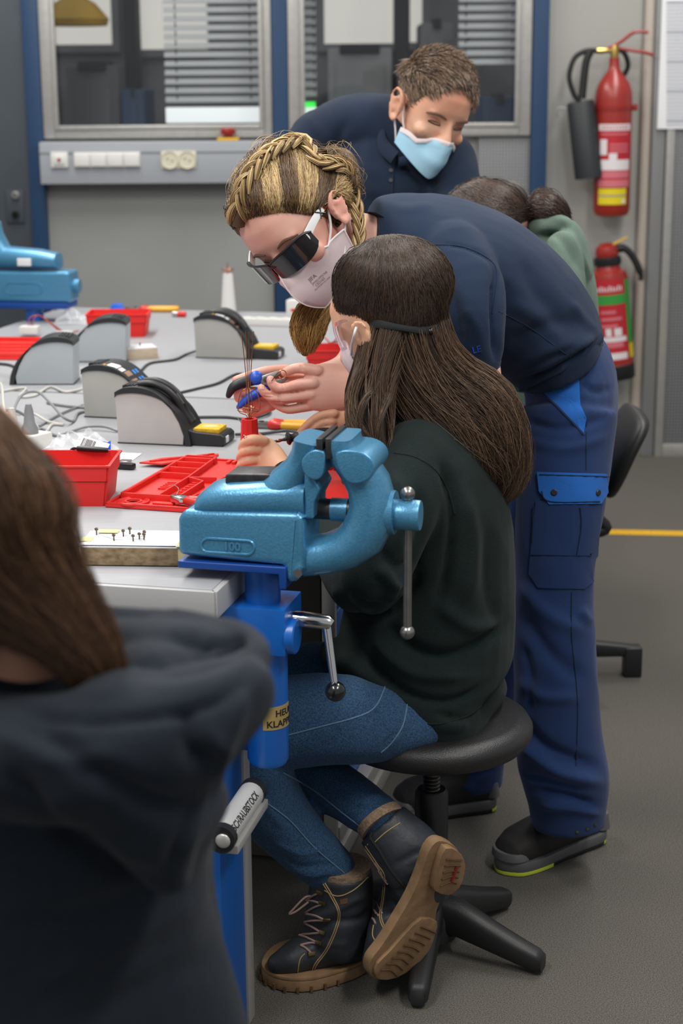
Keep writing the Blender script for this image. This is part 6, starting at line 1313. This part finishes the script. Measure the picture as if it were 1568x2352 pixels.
# keep the scalp cap only above the hairline (sink the rest inside the head)
co = get_co(cap); lc = (np.c_[co, np.ones(len(co))] @ Bi.T)[:, :3]
lineY = .048+(lc[:, 2]-.075)*(-.35); over = np.clip((lc[:, 1]-(.070-np.clip(.085-lc[:, 2], 0, .2)*.75))/.018, 0, 1); low = np.clip((-.035-lc[:, 2])/.02, 0, 1)
cen = (np.array(BH) @ np.array([0, -.01, .03, 1]))[:3]; k = np.maximum(over, low)[:, None]; co = co*(1-k*.26)+cen*(k*.26); set_co(cap, co)
ho = link_me('hair', cap, 'hair_blond_base', BL, 0); b_c = bvh_of(cap)
braid = [(548, 512), (562, 450), (592, 392), (636, 352), (690, 336), (742, 348), (784, 388), (808, 445), (818, 505), (820, 560), (815, 590)]
hairline = [(536, 518), (575, 508), (630, 500), (690, 492), (722, 486), (748, 452), (772, 440), (795, 470), (806, 520)]
A = comb(b_c, hairline, braid, 3600, 3.15, 9, .003, .006, 4, 4, [(528, 490), (570, 440), (620, 430), (680, 430), (740, 420), (775, 420), (795, 450), (806, 480), (812, 530)], 21)
B2 = comb(b_c, [(524, 470), (545, 400), (590, 340), (650, 315), (720, 318), (780, 350), (815, 400), (826, 440)], braid[:9], 1800, 3.2, 8, .003, .004, 4, 3, None, 22)
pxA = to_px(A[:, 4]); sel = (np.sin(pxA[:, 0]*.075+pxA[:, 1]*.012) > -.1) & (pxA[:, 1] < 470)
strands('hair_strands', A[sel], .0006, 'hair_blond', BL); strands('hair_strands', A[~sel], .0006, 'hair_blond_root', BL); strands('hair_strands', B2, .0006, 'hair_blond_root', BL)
# the braid itself: plaited lobes along the path
def plait(path, r0, r1, name, parent, step=.020, m='hair_blond', seed=3):
    """path: 3-D points and outward normals"""
    P = bez([p for p, n in path], 10); Nn = bez([n for p, n in path], 10); cum = [0]
    for a, b in zip(P[:-1], P[1:]): cum.append(cum[-1]+(b-a).length)
    tot = cum[-1]; g = lambda s, A_: Vector([np.interp(s, cum, [q[i] for q in A_]) for i in range(3)]); n = int(tot/step); rows = []; R = np.random.default_rng(seed)
    base = MB(); base.tube(P, [r0*.8+(r1*.8-r0*.8)*c/tot for c in cum], 10); base.build(name+'_core', 'hair_blond_base', parent)
    for i in range(n):
        for side in (-1, 1):
            s0 = (i+(.5 if side > 0 else 0))*step; f = s0/tot; r = r0+(r1-r0)*f; lobe = []
            for t in np.linspace(0, 1, 7):
                s = min(tot, s0+t*step*1.9); p = g(s, P); nn = g(s, Nn).normalized(); tg = (g(min(tot, s+.004), P)-g(max(0, s-.004), P)).normalized(); x = tg.cross(nn).normalized()
                lobe.append((p+x*side*r*(1.15*math.cos(t*math.pi*.5)-.25)+nn*r*(.25+.75*math.sin(t*math.pi*.8)), nn, x, r))
            for _ in range(70):
                o1, o2 = R.normal()*.30, R.normal()*.30; rows.append([tuple(p+nn*(r*.42*o1*math.sin(math.pi*(.15+.7*j/6)))+x*(r*.42*o2*math.sin(math.pi*(.15+.7*j/6)))) for j, (p, nn, x, r) in enumerate(lobe)])
    strands(name, np.array(rows), .0008, m, parent, .6)
bp = [(l+n*.004, n) for l, n in [near(b_c, x, y, 3.15) for x, y in braid[:7]]]+[(W(x, y, Y_), (-FW+RT*.3).normalized()) for x, y, Y_ in ((806, 440, 3.215), (818, 490, 3.205), (822, 540, 3.195), (817, 590, 3.19))]
plait(bp, .017, .012, 'braid', BL, .026)
MB().tube([W(817, 588, 3.185), W(815, 598, 3.185)], .011, 12).build('hair_tie', 'strap_black', BL)
tail = [(770, 640, 3.28, 18, .015), (740, 690, 3.25, 30, .02), (712, 735, 3.23, 38, .022), (704, 775, 3.22, 32, .02), (700, 812, 3.22, 12, .008)]
tb = MB(); limb(tb, [(q[0], q[1], q[2], q[3]*.75, q[4]*.7) for q in tail], 16); tb.build('hair_tail_core', 'hair_blond_base', BL)
strands('hair_tail', fall(tail, 1500, 12, (0, 6.28), .6, 1.12, .005, .4, seed=31, ends=.3), .0006, 'hair_tail', BL)
strands('flyaway_hair', comb(b_c, [(530, 460), (590, 350), (690, 312), (780, 350), (828, 430)], [(560, 380), (640, 318), (750, 325), (815, 390), (835, 470)], 60, 3.2, 9, .008, .008, 10, 3, None, 23), .0004, 'hair_blond', BL)
# ---- safety glasses
def hl(x, y, z): return BH @ Vector((x, y, z))
for s in (-1, 1):
    V = []; N, K = 12, 8
    for i in range(N+1):
        for j in range(K+1):
            u, v = i/N, j/K; an = (.02+.98*u)*1.16; w = .0235*math.sqrt(max(.12, 1-(abs(u-.42)/.62)**3.2)); zz = -.004+(v-.5)*2*w*(1-.15*(1-u)) - .004*(1-u)
            V.append((s*math.sin(an)*.083, .030+math.cos(an)*.083-.012*(v-.5)**2*4*0, zz))
    q = [(i*(K+1)+j, (i+1)*(K+1)+j, (i+1)*(K+1)+j+1, i*(K+1)+j+1) for i in range(N) for j in range(K)]
    o = MB(BH).add(V, q); nV = len(V); o.add([(x*.97, .03+(y-.03)*.97, z) for x, y, z in V], [f[::-1] for f in q]); lo = o.build('lens', 'lens_dark', BL, 60)
    rim = [Vector(V[i*(K+1)+K]) for i in range(N+1)]; MB(BH).tube(rim, .0022, 6).build('lens_rim', 'frame_black', lo)
    tp = [(s*.070, .072, .006), (s*.078, .045, .012), (s*.083, .012, .013), (s*.084, -.012, .012)]; p = bez(tp, 6)
    def temple(a, b, m, nm): MB(BH).loft([(q_, (0, 0, .0085-.0035*((a+i)/18)), (s*.0022, 0, 0), 4) for i, q_ in enumerate(p[a:b])], 10).build(nm, m, lo)
    temple(0, 13, 'frame_white', 'temple'); temple(12, 17, 'frame_orange', 'temple_band'); temple(16, 19, 'frame_white', 'temple_end')
    for (y0, z0, y1, z1) in ((.030, .005, .014, .020), (.030, .020, .016, .005)): MB(BH).tube([(s*.0830, y0, z0), (s*.0855, y1, z1)], .0014, 5).build('cross_mark', 'frame_black', lo)
    v, f = text_geo('uvex', .011, .0004, .0002); MB(BH).add([(-.0868*1 if s < 0 else .0868, .011-q_.x if s < 0 else -.008+q_.x, .009+q_.y) for q_ in v], f).build('lettering', 'frame_black', lo, flat=True)
MB(BH).tube(bez([(-.014, .108, -.002), (0, .112, .002), (.014, .108, -.002)], 5), .003, 8).build('bridge', 'frame_black', BL)
# ---- folded filter mask
mv = []; NU, NV = 18, 10
for i in range(NU+1):
    for j in range(NV+1):
        u = i/NU*2-1; v = j/NV; au = abs(u); top = -.016-.022*au**1.2+.006*math.cos(au*3); bot = -.122+.030*au**1.6; z = top+(bot-top)*v; ridge = (1-au)**.8
        y = .050+.072*ridge*(math.sin(math.pi*(.22+.66*v))**.8)-.050*au**2; x = u*(.078-.014*v)
        mv.append((x, y, z))
mq = [(i*(NV+1)+j, i*(NV+1)+j+1, (i+1)*(NV+1)+j+1, (i+1)*(NV+1)+j) for i in range(NU) for j in range(NV)]
BHi = BH.inverted(); mv = [tuple(BHi @ q) for q in push_out([BH @ Vector(q) for q in mv], b_b, .005)]
mo = MB(BH).add(mv, mq); mo.add([(x*.98, y-.002, z) for x, y, z in mv], [q[::-1] for q in mq]); mo = mo.build('face_mask', 'mask_white', BL, 70); b_m = bvh_of(mo.data)
E_ = [mv[i*(NV+1)] for i in range(NU+1)]+[mv[NU*(NV+1)+j] for j in range(NV+1)]+[mv[i*(NV+1)+NV] for i in range(NU, -1, -1)]+[mv[j] for j in range(NV, -1, -1)]; MB(BH).tube(E_, .0018, 6, closed=True).build('mask_edge', 'mask_edge', mo)
MB(BH).tube([mv[(NU//2)*(NV+1)+j] for j in range(NV+1)], .0012, 5).build('mask_fold', 'mask_edge', mo)
for s in (-1, 1):
    MB(BH).tube(bez([(s*.060, .045, -.045), (s*.074, .015, -.022), (s*.081, -.010, .010), (s*.084, -.026, .02)], 5), .0022, 6).build('ear_loop', 'elastic', mo); MB(BH).tube(bez([(s*.058, .030, -.085), (s*.070, .0, -.055), (s*.080, -.024, -.03), (s*.086, -.032, 0)], 5), .0022, 6).build('ear_loop', 'elastic', mo)
for tx, x, y, hh in (('JIFA', 712, 648, 9), ('JFM02 FFP2 NR', 718, 655, 5), ('CE2163', 726, 658, 6), ('EN149:2001+A1:2009', 724, 667, 3.6)): surf_text(b_m, tx, x, y, hh, -42, 3.1, .0012).build('lettering', 'mask_print', mo, flat=True)
# eyebrow and closed eye
for s in (-1, 1):
    pr = [onface(b_b, BH, s*x, z, .0008) for x, z in ((.016, .017), (.026, .021), (.036, .0225), (.046, .020), (.054, .015))]; MB().tube(bez(pr, 3), [.0014+.0016*math.sin(math.pi*i/12) for i in range(13)], 6).build('eyebrow', 'brow', BL)
    pr = [onface(b_b, BH, s*x, z, .0008) for x, z in ((.020, .0), (.032, -.004), (.044, -.001))]; MB().tube(bez(pr, 4), .0012, 6).build('eyelashes', 'iris', BL)
# ---- blue and black pliers in the hands
Yp = 3.26; t = thing('pliers', W(590, 880, Yp), 'pliers with blue and black grips held by the blonde person', 'pliers')
g = MB(); limb(g, [(525, 908, Yp-.01, 7), (535, 890, Yp-.01, 11), (556, 879, Yp-.005, 13), (584, 872, Yp, 13)], 14); g.build('grip', 'grip_dark', t); g = MB(); blob(g, 588, 868, Yp-.004, 17, 17, .012); g.build('guard', 'tool_blue', t); g = MB(); limb(g, [(548, 935, Yp-.012, 6), (570, 915, Yp-.01, 10), (598, 900, Yp-.008, 12), (612, 890, Yp-.004, 10)], 14); g.build('grip', 'tool_blue', t); g = MB(); limb(g, [(524, 909, Yp-.01, 6), (527, 904, Yp-.01, 8)], 12); g.build('grip_tip', 'tool_blue', t)
J = [((VMi.to_3x3() @ ray(0, 0)) and (x, y)) for x, y in ((596, 866), (618, 858), (640, 851), (648, 856), (634, 866), (622, 872), (636, 872), (655, 866), (660, 872), (640, 884), (616, 888), (600, 882))]
o = W(625, 870, Yp-.006); M = Matrix(((RT.x, UP.x, -FW.x, o.x), (RT.y, UP.y, -FW.y, o.y), (RT.z, UP.z, -FW.z, o.z), (0, 0, 0, 1))); s_ = scale_at(o); MB(M).prism([((x-625)/s_, -(y-870)/s_) for x, y in J], -.004, .005, .001).build('jaws', 'steel', t); MB(M @ Matrix.Translation((-.012, -.002, .005))).lathe([(.0055, 0), (.0055, .0015), (0, .002)], 14).build('rivet', 'steel_dark', t)
w1 = circle(.011, 0, 14); MB(Matrix(((RT.x, UP.x, -FW.x, 0), (RT.y, UP.y, -FW.y, 0), (RT.z, UP.z, -FW.z, 0), (0, 0, 0, 1))).copy()).v
o = W(645, 861, 3.205); cw = MB(Matrix.Translation(o) @ M.to_3x3().to_4x4()).tube(bez([(-.018, -.012, 0), (-.006, .004, 0), (.004, .009, 0), (.010, .002, 0), (.004, -.008, 0), (-.004, -.004, 0)], 5), .0009, 6).build('copper_loop', 'copper'); tag(cw, 'small copper wire loop in the jaws of the pliers', 'wire')
# ================================================================= man in the surgical mask
MN = thing('person', (W(1130, 1440, 4.78).x, 4.78, 0), 'standing man with short brown hair, navy polo and blue surgical mask', 'person')
MH = head_frame(992, 256, 4.22, (.40, -.57, .71), (.40, .78, .48), 1.04)
mb = MB(); head_geo(mb, MH, 1.08); ear_geo(mb, MH, 1.15, 1); ear_geo(mb, MH, 1.15, -1)
limb(mb, [(955, 275, 4.28, 60, .06), (925, 320, 4.3, 60, .06), (905, 370, 4.32, 70, .09)])
limb(mb, [(900, 380, 4.33, 90, .12), (925, 520, 4.4, 110, .12), (1050, 740, 4.65, 95, .12)])
MBo = fuse(mb, .0045, 5); Mi = np.array(MH.inverted()); co = get_co(MBo); no = get_no(MBo); lc = (np.c_[co, np.ones(len(co))] @ Mi.T)[:, :3]
for s in (-1, 1): co = dent(lc, co, no, (s*.032, .080, .0), (.016, .03, .010), -7)
set_co(MBo, co); link_me('body', MBo, 'skin_man', MN, 0); b_mb = bvh_of(MBo)
ml = lambda x, y, z: MH @ Vector((x, y, z))
for s in (-1, 1):
    pr = [onface(b_mb, MH, s*x, z, .001) for x, z in ((.014, .014), (.024, .018), (.036, .020), (.048, .018), (.056, .012))]; MB().tube(bez(pr, 3), [.0015+.0028*math.sin(math.pi*i/12) for i in range(13)], 6).build('eyebrow', 'brow', MN)
    pr = [onface(b_mb, MH, s*x, z, .0) for x, z in ((.019, -.001), (.026, .003), (.033, .004), (.041, .003), (.048, -.002))]; MB().tube(bez(pr, 3), [.0015+.0035*math.sin(math.pi*i/12) for i in range(13)], 8).build('eyelid', 'lid_skin', MN)
    pr = [onface(b_mb, MH, s*x, z, .0012) for x, z in ((.019, -.004), (.033, -.006), (.047, -.004))]; MB().tube(bez(pr, 4), .0014, 6).build('eyelashes', 'iris', MN)
c = MB()
limb(c, [(905, 330, 4.33, 80, .10), (890, 400, 4.34, 150, .16), (915, 500, 4.38, 170, .16), (985, 640, 4.5, 150, .15), (1070, 770, 4.68, 130, .15)], 30)
limb(c, [(730, 330, 4.40, 66), (800, 295, 4.38, 74, .11), (890, 300, 4.36, 80, .12), (980, 340, 4.32, 78, .11), (1035, 370, 4.30, 62)], 26)
limb(c, [(735, 320, 4.40, 70), (700, 380, 4.36, 66), (680, 470, 4.3, 62), (680, 560, 4.2, 56)], 22); limb(c, [(1035, 365, 4.28, 58), (1048, 440, 4.22, 56), (1040, 540, 4.15, 52)], 22)
sh = fuse(c, .008, 6); folds(sh, [([(800, 270), (770, 340), (790, 420)], 14, -8), ([(850, 320), (840, 400), (870, 460)], 14, 6), ([(720, 280), (760, 340), (770, 420)], 12, 6), ([(980, 380), (1000, 430)], 12, -6), ([(930, 400), (960, 450)], 12, 5)], 2.5, 9, 8); po = link_me('polo_shirt', sh, 'polo_man', MN, 0); b_p = bvh_of(sh)
cl = MB(); pth = bez([W(902, 236, 4.36), W(884, 262, 4.30), W(876, 300, 4.25), W(880, 335, 4.22), W(906, 362, 4.19)], 5); cl.loft([(p, RT*.010+UP*.014, FW*.010) for p in pth], 12); cl.build('collar', 'polo_man', po)
cl = MB(); pth = bez([W(915, 372, 4.19), W(950, 366, 4.19), W(985, 360, 4.21)], 5); cl.loft([(p, UP*.012, FW*.010) for p in pth], 12); cl.build('collar', 'polo_man', po)
seam(b_p, [(905, 372), (902, 410), (900, 450)], .002, .001, 4.2).build('placket', 'polo_man', po)
for y in (392, 414): l, n = near(b_p, 897, y, 4.2); MB(frame(l+n*.001, n.orthogonal(), ez=n)).lathe([(.005, 0), (.005, .002), (0, .002)], 12).build('button', 'snap_dark', po)
tr = MB()
limb(tr, [(1070, 770, 4.68, 125, .14), (1115, 900, 4.75, 95, .13), (1130, 1200, 4.78, 75), (1130, 1440, 4.78, 66)], 22); tr = fuse(tr, .012, 4); link_me('trousers', tr, 'work_navy', MN, 0)
# short hair
hb = MB(MH); hb.ball((0, -.018, .048), (.082, .104, .090), 32); h2 = MB(); h2.v, h2.f = hb.v, hb.f; cap = fuse(h2, .005, 2); co = get_co(cap); lc = (np.c_[co, np.ones(len(co))] @ Mi.T)[:, :3]; cen = (np.array(MH) @ np.array([0, -.01, .03, 1]))[:3]
over = np.clip((lc[:, 1]-(.062-np.clip(.075-lc[:, 2], 0, .2)*.62))/.014, 0, 1); low = np.clip((-.02-lc[:, 2])/.03, 0, 1); k = np.maximum(over, low)[:, None]; co = co*(1-k*.26)+cen*(k*.26); set_co(cap, co); link_me('hair', cap, 'hair_man_base', MN, 0); b_mc = bvh_of(cap)
R = np.random.default_rng(5); rows = []
for v in cap.vertices:
    l = Vector((Mi @ np.array([*v.co, 1]))[:3]); ov = l.y-(.062-max(0, .075-l.z)*.62)
    if ov > .004 or l.z < -.015: continue
    for _ in range(2 if l.z > .05 else 1):
        n = (v.co-Vector(cen)).normalized(); fl_ = (MH.to_3x3() @ Vector((-.25, .9, .15 if l.z > .08 else -.6))).normalized(); fl_ = (fl_-n*fl_.dot(n)).normalized(); top = l.z > .055; Ln = (.019 if top else .006)*R.uniform(.6, 1.2); d = (fl_+n*(.6 if top else .2)+Vector(R.normal(size=3))*.25).normalized(); p = v.co+Vector(R.normal(size=3))*.002
        rows.append([tuple(p+d*Ln*t+fl_*Ln*.5*t*t-n*Ln*.25*t*t) for t in (0, .33, .66, 1)])
strands('hair_strands', np.array(rows), .0009, 'hair_man', MN, .3)
# surgical mask
mv = []; NU, NV = 18, 12
for i in range(NU+1):
    for j in range(NV+1):
        u = i/NU*2-1; v = j/NV; au = abs(u); top = -.030-.022*au**1.5; bot = -.128+.038*au**1.4; z = top+(bot-top)*v; y = .052+.062*(1-au**1.8)*(math.sin(math.pi*(.25+.55*v))**.7)-.042*au**2.2+.0018*math.sin(v*14)*(1-au); mv.append((u*.070, y, z))
mq = [(i*(NV+1)+j, i*(NV+1)+j+1, (i+1)*(NV+1)+j+1, (i+1)*(NV+1)+j) for i in range(NU) for j in range(NV)]
MHi = MH.inverted(); mv = [tuple(MHi @ q) for q in push_out([MH @ Vector((q[0], q[1]+.012*max(0, 1-abs(q[0])/.03)*max(0, 1-abs(q[2]+.05)/.05), q[2])) for q in mv], b_mb, .006)]
m_ = MB(MH).add(mv, mq); m_.add([(x*.98, y-.002, z) for x, y, z in mv], [q[::-1] for q in mq]); mo = m_.build('face_mask', 'mask_blue', MN, 70)
MB(MH).loft([((x, y+.0015, z-.004), (0, 0, .0055), (0, .0015, 0)) for x, y, z in [mv[i*(NV+1)] for i in range(NU+1)]], 8).build('mask_border', 'mask_edge', mo)
for s in (-1, 1): MB(MH).tube(bez([(s*.066, .018, -.050), (s*.074, .005, -.025), (s*.080, -.004, .005), (s*.084, -.022, .022)], 5), .0022, 6).build('ear_loop', 'elastic', mo); MB(MH).tube(bez([(s*.062, .006, -.092), (s*.072, -.008, -.06), (s*.082, -.022, -.035)], 5), .0022, 6).build('ear_loop', 'elastic', mo)
# ================================================================= person in the green hoodie
GR = thing('person', (cc.x, cc.y, 0), 'seated person with brown ponytail in a sage green hoodie, face hidden', 'person')
c = MB(); limb(c, [(1235, 560, 3.98, 55, .10), (1262, 600, 4.0, 85, .17), (1278, 680, 4.05, 92, .18), (1268, 800, 4.12, 105, .17), (1255, 930, 4.2, 115, .17), (1250, 1050, 4.3, 115, .17)], 28); limb(c, [(1290, 570, 3.86, 40, .05), (1290, 640, 3.84, 55), (1270, 760, 3.82, 52), (1200, 860, 3.82, 44)], 22); limb(c, [(1215, 620, 4.2, 55), (1160, 760, 4.2, 50), (1080, 860, 4.15, 44)], 22)
limb(c, [(1232, 520, 3.93, 22, .05), (1270, 512, 3.95, 26, .09), (1310, 545, 3.97, 30, .11), (1336, 610, 3.98, 26, .10)], 22)
gm = fuse(c, .007, 5); folds(gm, [([(1225, 530), (1270, 520), (1310, 550), (1340, 600), (1352, 650)], 7, 7), ([(1230, 548), (1270, 540), (1300, 566), (1330, 620)], 6, -7), ([(1290, 610), (1315, 680), (1320, 760)], 9, -7), ([(1250, 590), (1290, 650), (1300, 740)], 10, 6), ([(1240, 600), (1260, 660), (1270, 720)], 8, -5), ([(1320, 640), (1345, 700), (1355, 760)], 9, 5)], 2.2, 11, 9); link_me('hoodie', gm, 'hoodie_green', GR, 0)
c = MB(); blob(c, 1112, 505, 3.95, 108, 84, .10, -18); limb(c, [(1112, 520, 3.98, 60), (1180, 560, 4.0, 50), (1240, 590, 4.0, 50)]); bm_ = fuse(c, .006, 4); gbody = link_me('body', bm_, 'skin_fair', GR, 0)
c = MB(); blob(c, 1108, 492, 3.95, 114, 82, .108, -20); limb(c, [(1150, 490, 3.93, 60, .08), (1195, 482, 3.93, 30, .04), (1214, 480, 3.93, 20, .025), (1245, 474, 3.93, 38, .04), (1275, 486, 3.94, 36, .04), (1292, 510, 3.95, 22, .03)], 22); hm = fuse(c, .006, 4); link_me('hair', hm, 'hair_base', GR, 0); bh = bvh_of(hm)
a = comb(bh, [(1012, 440), (1040, 418), (1080, 412), (1120, 425)], [(1208, 470), (1210, 478), (1212, 486), (1212, 494)], 1600, 3.9, 9, .003, .002, 6, 3, [(1100, 500), (1120, 470), (1150, 445), (1170, 445)], 41); b = comb(bh, [(1015, 450), (1060, 480), (1100, 520), (1150, 545)], [(1206, 480), (1210, 490), (1210, 498), (1206, 505)], 500, 3.9, 9, .003, .002, 6, 3, None, 42); d = comb(bh, [(1216, 470), (1218, 480), (1218, 492)], [(1300, 490), (1300, 512), (1280, 520)], 500, 3.9, 9, .004, .003, 6, 4, [(1255, 448), (1258, 470), (1250, 495)], 43); strands('hair_strands', np.concatenate([a, b, d]), .0008, 'hair_green_girl', GR)
MB().lathe([(.02, -.005), (.026, 0), (.02, .005)], 16, frame(W(1212, 480, 3.925), RT, ey=FW) @ Matrix.Rotation(math.pi/2, 4, 'Y')).build('hair_tie', 'strap_black', GR)
c = MB(); limb(c, [(1255, 1060, 4.34, 100, .16), (1180, 1100, 4.2, 75), (1060, 1110, 4.15, 70), (1040, 1300, 4.2, 58), (1040, 1460, 4.25, 50)], 20); limb(c, [(1255, 1060, 4.4, 90, .14), (1140, 1090, 4.5, 72), (1050, 1110, 4.5, 66), (1040, 1300, 4.5, 56), (1040, 1440, 4.5, 50)], 20); link_me('trousers', fuse(c, .01, 4), 'denim_dark', GR, 0)
# ================================================================= girl in the foreground, back to the viewer
FG = thing('person', (W(20, 1800, 1.42).x, 1.42, 0), 'girl in black hoodie with brown hair close to the camera, seen from behind', 'person')
c = MB(); limb(c, [(25, 1700, 1.44, 420, .09), (15, 1780, 1.44, 520, .115), (5, 1900, 1.44, 485, .12), (0, 2020, 1.44, 478, .12), (5, 2180, 1.44, 500, .12), (15, 2400, 1.44, 560, .125), (20, 2650, 1.44, 580, .13)], 36)
limb(c, [(420, 1780, 1.46, 90), (400, 1950, 1.50, 90), (415, 2150, 1.53, 95), (440, 2350, 1.6, 110), (430, 2520, 1.7, 90)], 24)
# hood: hanging pouch and rolled rim
limb(c, [(-200, 1720, 1.38, 110, .06), (50, 1740, 1.35, 140, .07), (250, 1735, 1.34, 160, .075), (400, 1680, 1.35, 150, .075), (520, 1610, 1.38, 100, .07)], 28)
blob(c, 400, 1552, 1.44, 175, 90, .075); limb(c, [(200, 1475, 1.51, 50, .04), (330, 1478, 1.50, 56, .05), (450, 1484, 1.47, 54, .05), (530, 1500, 1.44, 44, .04)], 20)
limb(c, [(300, 1720, 1.34, 200, .07), (340, 1850, 1.345, 140, .06), (370, 1960, 1.36, 70, .05)], 24)
ring = [(-180, 1625, 1.40), (0, 1632, 1.36), (160, 1632, 1.345), (320, 1618, 1.345), (450, 1596, 1.355), (545, 1560, 1.37), (588, 1508, 1.40), (560, 1460, 1.45), (470, 1436, 1.50), (340, 1425, 1.53), (220, 1420, 1.53)]
limb(c, [(x, y, Y, 40 if Y < 1.43 else 30) for x, y, Y in ring], 20)
hm = fuse(c, .0065, 6)
folds(hm, [([(60, 1640), (200, 1760), (380, 1850), (480, 1830)], 26, -12), ([(0, 1760), (150, 1900), (300, 2000), (360, 2040)], 24, -12), ([(80, 1820), (230, 1930), (340, 1990)], 22, 8), ([(430, 1620), (440, 1720), (520, 1750)], 22, -12), ([(470, 1660), (500, 1750), (470, 1850), (400, 1990)], 20, 9), ([(560, 1580), (520, 1700), (500, 1800)], 20, 8), ([(-20, 1680), (120, 1740), (260, 1740)], 24, 7), ([(380, 2010), (430, 1900), (500, 1800)], 16, -10), ([(100, 2250), (300, 2150), (480, 2050)], 30, 6), ([(50, 2120), (250, 2080), (420, 2000)], 30, -6), ([(150, 2352), (350, 2260), (500, 2180)], 30, -5), ([(20, 1612), (160, 1655), (330, 1650), (480, 1620), (570, 1560)], 12, -8), ([(300, 1545), (420, 1535), (520, 1510), (550, 1482), (480, 1462), (340, 1458)], 20, -16), ([(380, 1500), (450, 1495), (500, 1488)], 18, -14)], 2.5, 9, 10)
link_me('hoodie', hm, 'hoodie_black', FG, 0)
c = MB(); blob(c, -140, 1180, 1.47, 260, 300, .10); limb(c, [(-40, 1350, 1.46, 150, .06), (20, 1480, 1.45, 150, .055), (40, 1600, 1.45, 170, .06)]); link_me('body', fuse(c, .006, 5), 'skin_warm', FG, 0)
hp = [(-100, 890, 1.44, 40, .05), (-85, 985, 1.43, 95, .09), (-60, 1090, 1.42, 150, .10), (-25, 1190, 1.41, 178, .10), (18, 1285, 1.40, 168, .085), (90, 1372, 1.39, 126, .06), (165, 1452, 1.385, 88, .045), (215, 1520, 1.385, 66, .035), (256, 1585, 1.39, 40, .02)]
c = MB(); limb(c, [(q[0], q[1], q[2], q[3]*.93, q[4]*.9) for q in hp], 26); blob(c, -150, 1130, 1.46, 250, 250, .095); link_me('hair', fuse(c, .006, 4), 'hair_base', FG, 0)
strands('hair_strands', np.concatenate([fall(hp, 4000, 14, (0, 6.28), .82, 1.06, .004, .35, seed=51, ends=.2), fall(hp, 300, 14, (0, 6.28), 1.0, 1.16, .006, .4, seed=52, ends=.3)]), .00045, 'hair_front', FG)
strands('hair_strands', fall([(-150, 1150, 1.38, 120, .05), (-120, 1300, 1.37, 100, .05), (-100, 1430, 1.37, 80, .04), (-90, 1560, 1.38, 60, .03)], 600, 14, (0, 6.28), .5, 1.1, .004, .3, seed=53), .0006, 'hair_front', FG)
# lap and legs on a stool in front of the bench
c = MB(); base = W(20, 1800, 1.42); 
for s in (-1, 1):
    x = base.x+s*.10; pts = [Vector((x, 1.45, .50)), Vector((x, 1.75, .50)), Vector((x, 1.85, .47)), Vector((x, 1.86, .25)), Vector((x, 1.85, .06))]; c.tube(bez(pts, 5), [.085]*6+[.075]*5+[.06]*5+[.05]*5, 18); c.ball((x, 1.90, .05), (.05, .12, .045), 16)
link_me('jeans', fuse(c, .012, 4), 'denim_dark', FG, 0)
t = thing('work_stool', (base.x, 1.45, 0), 'round black work stool under the girl in the black hoodie', 'stool', 'work stools'); T = Matrix.Translation((base.x, 1.45, 0)); MB(T).lathe([(0, .36), (.17, .36), (.184, .38), (.176, .41), (0, .415)], 40).build('seat', 'stool_vinyl', t); MB(T).lathe([(.03, .05), (.03, .36)], 20).build('column', 'stool_frame', t)
for k in range(5):
    a = math.radians(20+72*k); d = Vector((math.cos(a), math.sin(a), 0)); n = Vector((-d.y, d.x, 0)); MB().loft([(Vector((base.x, 1.45, 0))+d*r+Vector((0, 0, zc)), n*hw, Vector((0, 0, hz)), 3) for r, zc, hz, hw in ((.02, .075, .04, .028), (.12, .055, .028, .024), (.22, .025, .018, .016))], 16).build('leg', 'stool_frame', t)
bpy.data.objects['work_stool']['group'] = 'work stools'
for o in bpy.data.objects:
    if '_w' in o: del o['_w']
